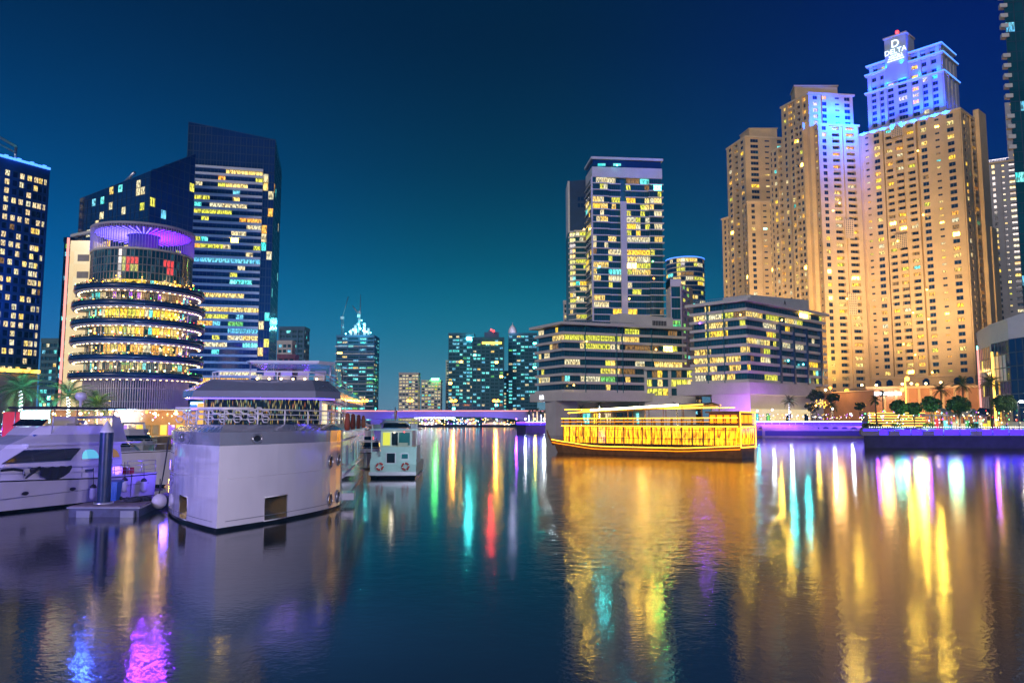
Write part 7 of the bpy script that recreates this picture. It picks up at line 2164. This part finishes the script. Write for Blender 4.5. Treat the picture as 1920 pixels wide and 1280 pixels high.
    b = MB(); b.box(.95, 1.1, 8.2, 8.6, 4.1, 4.25, 'bin_blue'); b.build('side_light', r, world=False)
    b = MB(); b.tube([(2.29, i * .9 + 1.5, .80 + .012 * i) for i in range(17)], .015, 'grey_band', 4); b.build('hull_line', r, world=False)
    b = MB(); b.box(-2.0, 2.0, L, L + .9, .35, .5, 'dock_wood'); b.build('swim_platform', r, world=False)
    b = MB(); b.box(-1.5, 1.5, 14.9, 15.4, 1.6, 2.0, 'life_red'); b.build('cockpit_cushion', r, world=False)
    # fenders
    fl = ['white cylinder fender with dark top hanging left of the pile', 'small white fender hanging right of the pile', 'white fender hanging near the yacht stern']
    for i, (y, z) in enumerate(((11.2, .75), (13.6, 1.0), (15.2, .85))):
        f = thing('hull_fender', fl[i], 'fender', w2(2.55, y, z - .45), 0, 'fenders on the yacht side')
        b = MB(); b.lathe([(.02, 0), (.16, .06), (.19, .2), (.19, .62), (.16, .74)], 'fender', 12); b.build('body', f, world=False)
        b = MB(); b.lathe([(.17, .72), (.2, .78), (.12, .9), (.03, .95)], 'black', 12); b.build('cap', f, world=False)
        b = MB(); b.tube([(0, 0, .93), (-.06, 0, 1.9)], .02, 'rope_dark', 5); b.build('rope', f, world=False)
    return w2
YW = yacht()

# ------------------------------------------------ dock, pile, bin, ropes
def dock():
    c0 = at(135, 949, 42.6); c1 = at(266, 948, 42.6); c2 = at(303, 925, 47.5)
    z = .55
    poly = [(c0.x, 42.3), (c1.x, 42.3), (c2.x, 47.5), (c2.x + .4, 62), (c0.x + 2.4, 62), (c0.x + 1.4, 47), (c0.x - .1, 44.2)]
    r = thing('floating_dock', 'low floating dock finger with pale planks between the yacht and the big boat', 'dock', (c0.x, 42.3, 0))
    b = MB(); b.prism(poly, -.25, z - .12, 'dock_side'); b.build('float', r)
    b = MB(); po = offset_poly(poly, .08)
    b.prism(po, z - .11, z - .03, 'grey_band'); b.build('rubbing_strip', r)
    # planks
    i = 0; y = 42.35
    def xr(y):
        xs_ = []
        for k in range(len(poly)):
            a, c = poly[k], poly[(k + 1) % len(poly)]
            if (a[1] - y) * (c[1] - y) < 0: xs_.append(a[0] + (c[0] - a[0]) * (y - a[1]) / (c[1] - a[1]))
        return min(xs_), max(xs_)
    while y < 61.6:
        a0, a1 = xr(y + .01); e0, e1 = xr(y + .26)
        b = MB(); b.prism([(a0, y), (a1, y), (e1, y + .26), (e0, y + .26)], z - .03, z + .01 + .004 * (i % 3), 'dock_wood'); b.build('plank', r)
        y += .29; i += 1
    for x in (c0.x + .5, c1.x - .9):
        b = MB(); b.box(x, x + .7, 42.12, 42.26, -.05, .34, 'grey_band'); b.build('dock_bumper', r)
    # pile
    px = at(196, 900, 43.6)
    r = thing('mooring_pile', 'tall dark blue mooring pile with a pale cone cap rising through the dock', 'post', (px.x, 43.6, -1))
    b = MB(); b.lathe([(.34, 0), (.34, 5.42)], 'pile_blue', 24); b.build('shaft', r, world=False)
    b = MB(); b.lathe([(.35, 5.40), (.36, 5.48), (.33, 5.52), (.02, 6.05)], 'fender', 24); b.build('cone_cap', r, world=False)
    b = MB(); b.lathe([(.46, 1.5), (.5, 1.5), (.5, 1.66), (.46, 1.66)], 'steel', 24); b.build('pile_collar', r, world=False)
    # bin
    p = at(214, 920, 45.4)
    r = thing('wheelie_bin', 'blue plastic bin standing on the dock behind the pile', 'bin', (p.x, 45.4, z + .01))
    b = MB(); P = []
    for zz_, s in ((0, .24), (1.0, .31)): P += [(-s, -s, zz_), (s, -s, zz_), (s, s, zz_), (-s, s, zz_)]
    b.add(P, [(0, 3, 2, 1), (0, 1, 5, 4), (1, 2, 6, 5), (2, 3, 7, 6), (3, 0, 4, 7)], 'bin_blue'); b.build('body', r, world=False)
    b = MB(); b.prism([(-.35, -.36), (.35, -.36), (.35, .38), (-.35, .38)], 1.0, [1.06, 1.06, 1.14, 1.14], 'bin_blue'); b.build('lid', r, world=False)
    b = MB()
    for k in range(4): b.box(-.2 + k * .12, -.16 + k * .12, -.30, -.26, .1, .9, 'bin_blue')
    b.build('rib', r, world=False)
    for s in (-1, 1):
        b = MB(); b.tube([(.24 * s, .26, .1), (.32 * s, .26, .1)], .1, 'black', 12); b.build('wheel', r, world=False)
    # coiled ropes and cleats
    rng = random.Random(4)
    for i, (px_, Y, lab) in enumerate(((250, 44.6, 'dark coiled rope heap on the dock, left one'), (268, 45.2, 'dark coiled rope heap on the dock, right one'))):
        p = at(px_, 940, Y)
        b = MB(); P = []
        for k in range(70):
            a = k * .5; rr = .32 + .12 * math.sin(k * .37); P.append((p.x + rr * math.cos(a) * 1.2, Y + rr * math.sin(a), z + .05 + .0025 * k + .02 * math.sin(k * 1.3)))
        b.tube(P, .03, 'rope_dark', 5); tag(b.build('rope_coil'), lab, 'rope', 'rope coils on the dock')
    b = MB(); b.tube(sag(YW(2.3, 14.4, 1.6), (at(245, 915, 48).x, 48, z + .05), .5), .025, 'rope_dark', 5); tag(b.build('stern_rope'), 'slack dark rope from the yacht stern to the dock', 'rope')
dock()

# ------------------------------------------------ small cruiser seen from astern
def cruiser():
    c = at(737, 893, 71); phi = math.radians(3)
    r = thing('aft_cabin_cruiser', 'small white cruiser seen from astern with two red ring buoys', 'boat', (c.x, 71, 0), phi)
    M('cyan_white', (.55, .62, .62), rough=.3, coat=.3, var=.06, scale=1.5)
    def rq(z, x, ya, yb): return [(-x, ya, z), (x, ya, z), (x, yb, z), (-x, yb, z)]
    b = MB()
    rg = [rq(-.4, 1.7, 0, 9), rq(.0, 1.95, -.05, 10), rq(.22, 2.0, -.1, 10.5), rq(1.25, 2.05, -.2, 11)]
    for k in range(3):
        for i in range(4): b.add([rg[k][i], rg[k][(i + 1) % 4], rg[k + 1][(i + 1) % 4], rg[k + 1][i]], [(0, 1, 2, 3)], ['hull_black', 'hull_black', 'cyan_white'][k])
    b.add(rg[3], [(0, 1, 2, 3)], 'cyan_white'); b.build('hull', r, world=False)
    b = MB(); b.box(-2.05, 2.1, -.9, -.2, .42, .58, 'cyan_white'); b.box(-2.05, 2.1, -.95, -.9, .30, .60, 'steel'); b.build('swim_platform', r, world=False)
    b = MB(); b.add([(-2.05, -.22, 1.2), (2.05, -.22, 1.2), (2.0, .1, 2.75), (-1.15, .1, 2.75), (-1.15, .02, 1.9), (-2.0, 0, 1.75)], [(0, 1, 2, 3, 4, 5)], 'cyan_white'); b.prism([(-1.15, .12), (2.0, .12), (2.0, 6), (-1.15, 6)], 1.2, 2.74, 'cyan_white'); b.build('transom', r, world=False)
    for k in range(4):
        b = MB(); b.box(-2.0, -1.18, .05 + k * .3, .35 + k * .3, 1.2, 1.45 + k * .28, 'cyan_white'); b.build('step', r, world=False)
    b = MB(); b.box(-.62, .22, -.20, -.14, 1.3, 2.25, 'steel'); b.box(-.56, .16, -.24, -.19, 1.36, 2.2, 'bluewin' if False else 'tint'); b.build('transom_door', r, world=False)
    b = MB(); b.box(.68, 1.36, -.16, -.08, 1.65, 2.2, 'steel'); b.box(.74, 1.30, -.20, -.14, 1.72, 2.14, 'aqua_glass'); b.build('transom_window', r, world=False)
    # wheelhouse
    b = MB(); b.prism([(-1.35, 1.9), (1.5, 1.9), (1.5, 7), (-1.35, 7)], 2.7, 4.15, 'cyan_white'); b.build('wheelhouse', r, world=False)
    for (x0, x1, k) in ((-1.15, -.5, 'lime'), (-.35, .2, 'tint'), (.3, 1.3, 'aqua_glass')):
        b = MB(); b.box(x0, x1, 1.82, 1.88, 2.85, 4.0, k); b.build('rear_window', r, world=False)
    b = MB(); b.box(-1.25, 1.4, .3, .5, 2.72, 2.82, 'cushion'); b.box(.35, 1.2, .6, 1.2, 2.75, 3.1, 'cushion'); b.build('bench', r, world=False)
    b = MB(); b.prism([(-2.15, .4), (2.15, .4), (2.1, 7.2), (-2.1, 7.2)], 4.2, 4.34, 'cyan_white'); b.build('roof', r, world=False)
    for x in (-2.0, 2.0):
        b = MB(); b.tube([(x, .5, 1.6), (x, .5, 4.22)], .05, 'white_paint', 6); b.build('roof_post', r, world=False)
    for x in (-1.8, 1.5):
        b = MB(); b.box(x - .05, x + .55, .8, 1.6, 4.34, 4.75, 'grey_band'); b.build('roof_locker', r, world=False)
    b = MB(); P = [(-1.35, 1.0, 4.34), (-1.3, 1.0, 4.75), (-.9, 1.0, 5.0), (.9, 1.0, 5.0), (1.3, 1.0, 4.75), (1.35, 1.0, 4.34)]; b.tube(P, .09, 'steel', 8); b.build('arch', r, world=False)
    b = MB(); b.add([(-1.1, 1.2, 4.45), (1.1, 1.2, 4.45), (1.0, 1.3, 4.85), (-1.0, 1.3, 4.85)], [(0, 1, 2, 3)], 'tint'); b.build('upper_windscreen', r, world=False)
    b = MB(); b.tube([(0, 1, 5.0), (0, 1, 6.3)], .05, 'steel', 6); b.tube([(-.75, 1, 6.0), (.7, 1, 6.0)], .035, 'steel', 6); b.tube([(-.5, 1, 5.0), (-.25, 1, 5.5), (0, 1, 5.7), (.25, 1, 5.5), (.5, 1, 5.0)], .03, 'steel', 5); b.build('mast', r, world=False)
    b = MB(); b.add([(.02, .98, 6.2), (.2, .96, 5.9), (.14, .98, 5.3), (.0, .97, 4.95), (-.08, .98, 5.4), (-.06, .98, 5.9)], [(0, 1, 2, 3, 4, 5), (5, 4, 3, 2, 1, 0)], 'rust_red'); b.build('furled_flag', r, world=False)
    def w2(x, y, z):
        c_, s_ = math.cos(phi), math.sin(phi); return (c.x + c_ * x - s_ * y, 71 + s_ * x + c_ * y, z)
    for i, x in enumerate((-1.15, 1.1)):
        f = thing('ring_buoy', ['red and white ring buoy on the left of the cruiser transom', 'red and white ring buoy on the right of the cruiser transom'][i], 'life ring', w2(x, -.36, 1.05), phi, 'ring buoys on the cruiser transom')
        for k in range(4):
            b = MB(); a0 = k * PI / 2 + .4
            b.tube([(.28 * math.cos(a0 + 1.3 * j / 8), 0, .28 * math.sin(a0 + 1.3 * j / 8)) for j in range(9)], .085, 'life_red', 8); b.build('ring', f, world=False)
            b = MB(); a1 = a0 + 1.3
            b.tube([(.28 * math.cos(a1 + .27 * j / 3), 0, .28 * math.sin(a1 + .27 * j / 3)) for j in range(4)], .09, 'white_paint', 8); b.build('white_band', f, world=False)
    lamp('POINT', w2(-.2, .9, 4.0), (1, .85, .6), 14, rad=.1, name='cockpit_light')
    lamp('AREA', w2(3.5, -9, 4.5), (.50, .95, 1), 420, w2(0, 0, 2), 2, 2, name='stern_area_light')  # area light over the water, aimed at the cruiser's stern
    b = MB(); b.ball(w2(.8, 1.6, 4.05), .05, 'lamp_red', 6, 4); tag(b.build('cabin_lamp'), 'tiny red lamp under the cruiser roof', 'lamp')
cruiser()

# ------------------------------------------------ other moored motor boats
def motorboat(label, px, Y, deg, L=11, seed=0, body='gelcoat', key='dimwarm', hb=1.7, z1=1.6, fly=True):
    p = at(px, 800, Y)
    r = thing('moored_boat', label, 'boat', (p.x, Y, 0), math.radians(deg), 'smaller boats moored in the left marina')
    b, dk = hull_mesh(L, hb, z1 * 1.15, z1 * .9, .4, L * .13, mat=body, m=10); b.build('hull', r, world=False)
    def ring(z, x, ya, yb): return [(-x, ya + .5, z), (-x * .6, ya, z), (x * .6, ya, z), (x, ya + .5, z), (x, yb, z), (-x, yb, z)]
    R_ = [ring(z1 * .9, hb * .8, L * .28, L * .8), ring(z1 + .45, hb * .76, L * .34, L * .8), ring(z1 + 1.1, hb * .66, L * .45, L * .8), ring(z1 + 1.3, hb * .70, L * .46, L * .86)]
    b = MB()
    for k in range(3):
        for i in range(6): b.add([R_[k][i], R_[k][(i + 1) % 6], R_[k + 1][(i + 1) % 6], R_[k + 1][i]], [(0, 1, 2, 3)], 'tint' if k == 1 and i < 4 else body)
    b.add(R_[3], [tuple(range(6))], body); b.build('cabin', r, world=False)
    b = MB(); b.box(hb * .72, hb * .74, L * .50, L * .72, z1 + .5, z1 + 1.0, key); b.box(-hb * .74, -hb * .72, L * .50, L * .72, z1 + .5, z1 + 1.0, key); b.build('lit_window', r, world=False)
    if fly:
        b = MB(); f = ring(z1 + 1.3, hb * .6, L * .5, L * .72); g = ring(z1 + 1.8, hb * .66, L * .54, L * .74)
        for i in range(6): b.add([f[i], f[(i + 1) % 6], g[(i + 1) % 6], g[i]], [(0, 1, 2, 3)], body)
        b.build('flybridge', r, world=False)
        b = MB(); b.add([(-hb * .7, L * .74, z1 + 1.2), (-hb * .6, L * .80, z1 + 2.6), (hb * .6, L * .80, z1 + 2.6), (hb * .7, L * .74, z1 + 1.2), (hb * .55, L * .78, z1 + 1.2), (hb * .5, L * .82, z1 + 2.4), (-hb * .5, L * .82, z1 + 2.4), (-hb * .55, L * .78, z1 + 1.2)], [(0, 1, 6, 7), (1, 2, 5, 6), (2, 3, 4, 5)], body); b.build('radar_arch', r, world=False)
    b = MB(); pts = [Vector((x - .05, y, z)) for x, y, z in dk]; rail(b, pts[:8], 0, .5, 1, 1.2, .025); rail(b, [Vector((-q_.x, q_.y, q_.z)) for q_ in pts[:8]], 0, .5, 1, 1.2, .025); b.build('bow_rail', r, world=False)
    return r
motorboat('white flybridge boat with raked bow pointing right behind the yacht stern', 312, 62, 62, 15, 1, 'gelcoat', 'lime', 2.2, 2.5)
motorboat('orange lit little cruiser at the left edge behind the yacht', -14, 66, -60, 12, 2, 'orange_lit_gel', 'aqua', 1.7, 1.5, False)
motorboat('blue lit white boat behind the flybridge of the yacht', 268, 88, 30, 15, 3, 'gelcoat', 'cyan', 2.1, 2.3)
motorboat('white boat further back by the quay below the palms', 90, 96, 20, 13, 4, 'gelcoat', 'pale', 1.9, 2.0)
motorboat('white boat moored beyond the big boat, nearer one', 672, 96, 6, 12, 5, 'gelcoat', 'redwin', 1.8, 2.0)
motorboat('violet lit boat moored furthest along the left bank', 662, 130, 4, 13, 6, 'gelcoat', 'violet', 1.9, 2.2)
motorboat('white boat half hidden left of the small cruiser', 690, 84, 8, 10, 7, 'gelcoat', 'golden', 1.5, 1.6, False)

# ------------------------------------------------ left quay: lights, banner, palms, kiosks
def left_quay():
    rng = random.Random(21)
    r = thing('light_screen', 'blazing white and cyan light panel row on the left quay', 'light panel', (at(65, 790, 116).x, 116, 2.6))
    E('blaze', (.80, .97, 1.0), 24.0, True)
    for i in range(5):
        p = at(44 + i * 10, 777, 116); b = MB(); b.box(p.x - .33, p.x + .33, 115.9, 116.2, p.z - .55, p.z + .45, 'blaze'); b.build('lit_panel', r)
    for px in (40, 92):
        p = at(px, 777, 116.1); b = MB(); b.tube([(p.x, 116.3, 2.6), (p.x, 116.3, p.z + .7)], .08, 'steel', 6); b.build('post', r)
    b = MB(); p0, p1 = at(40, 770, 116), at(92, 770, 116); b.box(p0.x, p1.x, 116.22, 116.4, p0.z - 1.3, p0.z + .1, 'steel'); b.build('backing_board', r)
    lamp('AREA', (at(66, 770, 116).x, 114.5, 6.5), (.45, .85, 1), 2600, (at(66, 770, 116).x + 12, 60, 1), 5, 1, name='light_screen_glow')
    # red banner
    p0, p1 = at(5, 772, 112), at(36, 772, 112)
    E('red_banner', (1, .01, .06), .55)
    r = thing('red_banner', 'glowing red banner standing on the left quay', 'banner', (p0.x, 112.3, 2.6))
    b = MB(); b.box(p0.x, p1.x, 112.2, 112.35, 2.75, p0.z, 'red_banner'); b.build('panel', r)
    for x in (p0.x - .1, p1.x + .1):
        b = MB(); b.tube([(x, 112.3, 2.6), (x, 112.3, p0.z + .1)], .07, 'steel', 6); b.build('post', r)
    # quay light rail
    r = thing('quay_railing', 'white lit railing with violet glow along the left quay', 'railing', (-90, 112.4, 2.6))
    xa, xb = -120, -55
    for z in (3.1, 3.6):
        b = MB(); b.tube([(xa, 112.5, z), (xb, 118.3, z)], .05, 'led_white' if z > 3.3 else 'steel', 6); b.build('rail_bar', r)
    for i in range(34):
        t = i / 33; b = MB(); b.tube([(xa + (xb - xa) * t, 112.5 + 5.8 * t, 2.6), (xa + (xb - xa) * t, 112.5 + 5.8 * t, 3.6)], .04, 'steel', 5); b.build('post', r)
    b = MB(); b.obox(((xa + xb) / 2, 115.1 - .2), ((xb - xa) / 65.3, 5.8 / 65.3), 32, .04, 1.6, 2.3, 'led_violet'); b.build('light_strip', r)
    lamp('AREA', (-80, 108, 1.2), (.35, .05, 1), 3500, (-80, 112.2, 1.4), 50, .6, name='quay_light')
    # palms with lit trunks
    for i, (px, ytop, Y, L_, m, lit, lab) in enumerate(((38, 716, 118, 4.6, 'frond', 'led_white', 'leftmost teal lit palm with white wrapped trunk'), (128, 728, 122, 4.2, 'frond', 'led_white', 'teal palm with white wrapped trunk, middle of the left quay'), (180, 748, 126, 4.0, 'frond', 'fairy', 'golden lit palm at the foot of the round building'))):
        palm(lab, *q(px, 790, Y), 2.6, zz(ytop + 14, Y) - 2.6, L_, 34, 90 + i, 'palms on the left quay', lit, m)
    for px, Y, z, c, e in ((38, 114, 5.5, (.15, .9, .75), 1500), (128, 118, 5.5, (.15, .9, .75), 1100), (182, 121, 5.0, (1, .75, .1), 1500), (80, 116, 8, (.2, .8, 1), 900)):
        lamp('POINT', (q(px, 790, Y)[0], Y, z), c, e * 2.6, rad=.5, name='palm_uplight')
    # pavilion strip at the foot of the round building
    r = thing('quayside_restaurant', 'low restaurant front with orange walls and warm lamps behind the yachts', 'restaurant', (at(170, 790, 140).x, 140, 2.6))
    x0, x1 = at(60, 790, 138).x, at(390, 790, 138).x
    b = MB(); b.box(x0, x1, 138, 144, 2.6, zz(769, 138), 'orange_wall'); b.build('wall', r)
    b = MB(); b.box(x0 - .5, x1 + .5, 136.5, 144.5, zz(769, 138), zz(767.5, 138), 'white_paint'); b.build('roof', r)
    for i in range(22):
        x = x0 + (x1 - x0) * (i + .5) / 22
        b = MB(); b.box(x - .55, x + .55, 137.9, 137.97, 2.7, 4.4, rng.choice(['golden', 'golden', 'warm', 'cream', 'dimwarm', 'cyan', 'violet'])); b.build('lit_window', r)
    for px in (215, 245, 150, 190, 100, 290, 330):
        p = at(px, 772, 136); b = MB(); b.ball((p.x, 136.2, p.z - .3), .26, 'lamp_warm', 8, 6); b.build('globe_lamp', r)
    for px in (120, 200, 280, 350):
        p = at(px, 775, 133); lamp('POINT', (p.x, 133, 4.4), (1, .62, .22), 260, rad=.4, name='restaurant_light')
    # small lamps scattered on the quay
    b = MB()
    for k in range(70):
        px = rng.uniform(0, 330); Y = rng.uniform(116, 134); p = at(px, rng.uniform(772, 796), Y)
        b.ball((p.x, Y, max(2.9, p.z)), rng.uniform(.04, .11), rng.choice(['fairy', 'gold_line', 'lamp_warm', 'led_white', 'lamp_cyan', 'lamp_warm', 'led_violet']), 5, 3)
    o = tag(b.build('quay_lights'), 'scattered small lamps on the left quay behind the boats', 'lights'); o['kind'] = 'stuff'
    b = MB()
    for k in range(170):
        px = rng.uniform(612, 706); Y = rng.uniform(160, 420); p = at(px, 790, Y)
        x = min(p.x, -62 - (Y - 220) * .12 - 1)
        b.ball((x, Y, rng.uniform(2.8, 4.6)), rng.uniform(.06, .16), rng.choice(['led_violet', 'led_blue', 'led_violet', 'led_white', 'led_blue', 'lamp_red']), 5, 3)
    o = tag(b.build('bank_lights'), 'mass of small violet and blue lamps along the left bank towards the bridge', 'lights'); o['kind'] = 'stuff'
    for Y in (150, 210, 280): lamp('POINT', (-60 - (Y - 150) * .1, Y, 6), (.2, .06, 1), 2500, rad=1, name='bank_light')
    # violet ground floor of the dark tower
    p0, p1 = at(356, 760, 240), at(420, 760, 240)
    r = thing('violet_pavilion', 'low pavilion glowing violet and blue between the round building and the big boat', 'pavilion', (p0.x, 240, 2.6))
    b = MB(); b.box(p0.x, p1.x, 240, 246, 2.6, zz(752, 240), 'greyblue'); b.build('wall', r)
    for i, (z, m) in enumerate(((4.5, 'led_violet'), (6.2, 'led_blue'), (8.4, 'led_violet'), (10.2, 'led_white'))):
        b = MB(); b.box(p0.x + .3, p1.x - .3, 239.7, 239.95, z, z + .5, m); b.build('light_band', r)
    # unseen fill lamps added to colour the hulls, then stern and cockpit lights
    lamp('POINT', (-7, 19, 6.0), (.84, .72, 1), 8500, rad=.25, name='hull_fill_light')
    lamp('POINT', (6, 16, 9.0), (.88, .78, 1), 8000, rad=.25, name='hull_fill_light')
    lamp('AREA', (-30, 27, 5.5), (.16, .12, 1), 3200, (-27, 44, 1), 6, 2, name='hull_fill_light')
    lamp('POINT', (-22.5, 52, 2.2), (.10, .04, 1), 260, rad=.3, name='stern_light')
    lamp('POINT', (-29.0, 54, 3.1), (.35, .1, 1), 60, rad=.2, name='cockpit_light')
left_quay()

# ================================================================== BRIGHT LAMPS FACING THE WATER
def facing_lamps():
    E('bead_gold', (1, .62, .10), 12.0); E('bead_cyan', (.15, .9, .9), 10.0); E('bead_white', (.9, .95, 1), 12.0)
    E('bead_orange', (1, .35, .03), 12.0); E('bead_green', (.15, 1, .25), 9.0); E('bead_violet', (.4, .1, 1), 9.0); E('bead_red', (1, .05, .05), 9.0)
    cols = {'gold': (1, .62, .06), 'cyan': (.05, .85, .85), 'white': (.75, .9, 1), 'orange': (1, .36, .02), 'green': (.12, 1, .15), 'violet': (.30, .04, 1), 'red': (1, .04, .05), 'blue': (.05, .12, 1)}
    def put(root, px, py, Y, c, k=1.0, name='balcony_lamp', bead=True):
        p = at(px, py, Y - 1.0); d2 = p.x ** 2 + p.y ** 2
        rad = .5 * math.sqrt(d2) / 400
        if bead:
            b = MB(); b.ball(tuple(p), max(.22, rad * .9), 'bead_' + (c if c != 'blue' else 'violet'), 8, 5); b.build(name, root)
        lamp('SPOT', (p.x, p.y - .6, p.z), cols[c], .042 * d2 * k, (p.x * .12, p.y * .12, 0), spot=80, blend=.5, rad=max(.25, rad), name=name)
    R = bpy.data.objects
    L, C = DL[0], DL[1]
    def yline(px, py, A, B_):
        v = (640 - py) / FPX; s = ((px - 960) / FPX) / (CT - v * ST)
        dx, dy = B_[0] - A[0], B_[1] - A[1]
        t = (s * A[1] - A[0]) / (dx - s * dy); return A[1] + dy * t
    for (px, py, k) in ((1721, 283, 1), (1731, 403, 1.3), (1683, 452, .8), (1738, 543, 1), (1712, 586, .8), (1741, 598, 1.2), (1694, 645, 1), (1716, 665, 1), (1748, 698, .8)):
        put(R['beige_hotel_tower'], px, py, yline(px, py, L, C) - 1.5, 'gold', k)
    for (px, py, k) in ((1574, 381, .8), (1562, 395, .8), (1588, 560, .6)):
        put(R['stepped_beige_tower'], px, py, 394, 'gold', k)
    for (px, py, Y, c, k) in ((1478, 676, 281, 'cyan', .9), (1506, 683, 288, 'cyan', .8), (1466, 600, 278, 'gold', .7), (1458, 708, 277, 'gold', .8), (1312, 606, 274, 'violet', .8), (1388, 590, 262, 'gold', .5)):
        put(R['corner_apartment_building'], px, py, Y, c, k)
    for (px, py, Y, c, k) in ((1124, 500, 438, 'cyan', .8), (1211, 490, 438, 'gold', 1.2), (1224, 490, 438, 'green', .6), (1157, 310, 436, 'cyan', .5), (1226, 522, 438, 'orange', .5), (1180, 560, 438, 'gold', .7)):
        put(R['banded_apartment_tower'], px, py, Y, c, k)
    for (px, py, c, k) in ((1106, 480, 'gold', 1.0), (1084, 558, 'gold', .8), (1095, 430, 'gold', .5)):
        put(R['stepped_apartment_tower'], px, py, 456, c, k)
    for (px, py, Y, c, k) in ((1100, 640, 292, 'gold', .5), (1230, 655, 301, 'gold', .6), (1076, 722, 289, 'gold', .5)):
        put(R['pier_apartment_building'], px, py, Y, c, k)
    # far centre
    put(R['tower_under_construction'], 668, 618, 755, 'cyan', 1.8, 'work_lamp'); put(R['tower_under_construction'], 684, 620, 755, 'cyan', 1.8, 'work_lamp')
    put(R['teal_tower'], 880, 634, 795, 'cyan', 1.2, 'sign_lamp')
    put(R['red_light_tower'], 921, 618, 785, 'red', .8, 'beacon_lamp')
    put(R['short_apartment_tower'], 818, 710, 994, 'green', 1.1, 'sign_lamp')
    for i, px in enumerate((683, 768, 850, 930)):
        o = [x for x in R if x.name.startswith('bridge_street_lamp')][i]
        p = at(px, 751, 698); lamp('SPOT', (p.x, 696, p.z), cols['orange'], .055 * (696 ** 2) * 2.0, (p.x * .12, 80, 0), spot=80, rad=1.0, name='bridge_lamp_light')
    # quays
    for (px, py, Y, c, k) in ((1481, 772, 254, 'white', .35), (1561, 766, 254, 'white', .35), (1448, 768, 254, 'white', .25), (1420, 770, 254, 'cyan', .2), (1530, 760, 256, 'gold', .3), (1595, 776, 250, 'white', .3)):
        put(R['promenade_railing'], px, py, Y, c, k, 'path_lamp')
    for i, px in enumerate((968, 985, 1003, 1020, 1033)):
        put(R['promontory_fence'], px, 785, 341, ['violet', 'white', 'gold', 'white', 'orange'][i], .5, 'path_lamp')
    for (px, py, Y, c, k) in ((1640, 780, 170, 'violet', .4), (1735, 772, 165, 'violet', .4), (1860, 770, 160, 'violet', .5)):
        put(R['cafe_front'], px, py, Y, c, k, 'cafe_lamp', False)
    # left bank
    for (px, py, Y, c, k) in ((18, 700, 276, 'gold', 1.6), (52, 776, 114, 'white', 1.6), (206, 772, 134, 'gold', 1.3), (275, 772, 134, 'orange', 1.6), (330, 772, 134, 'gold', 1.0)):
        put(R['quayside_restaurant'], px, py, Y, c, k, 'front_lamp', py > 750)
    for (px, py, c, k) in ((200, 440, 'blue', 5), (300, 445, 'violet', 6), (330, 455, 'violet', 4)):
        put(R['round_restaurant_building'], px, py, 152, c, k, 'crown_lamp', False)
facing_lamps()
# ================================================================== NIGHT HAZE
hm = bpy.data.materials.new('haze'); hm.use_nodes = True
ht = hm.node_tree; ht.nodes.clear()
hv = ht.nodes.new('ShaderNodeVolumePrincipled')
hv.inputs['Color'].default_value = (.14, .60, 1.0, 1)
hv.inputs['Density'].default_value = .00016
hv.inputs['Anisotropy'].default_value = .3
ho = ht.nodes.new('ShaderNodeOutputMaterial'); ht.links.new(hv.outputs[0], ho.inputs['Volume'])
MATS['haze'] = hm
b = MB(); b.box(-2600, 2600, -90, 2700, -5.2, 232, 'haze')
o = b.build('haze'); tag(o, 'thin night haze over the whole marina', kind='stuff')
cy.volume_bounces = 0
cy.volume_step_rate = 10
cy.volume_max_steps = 16
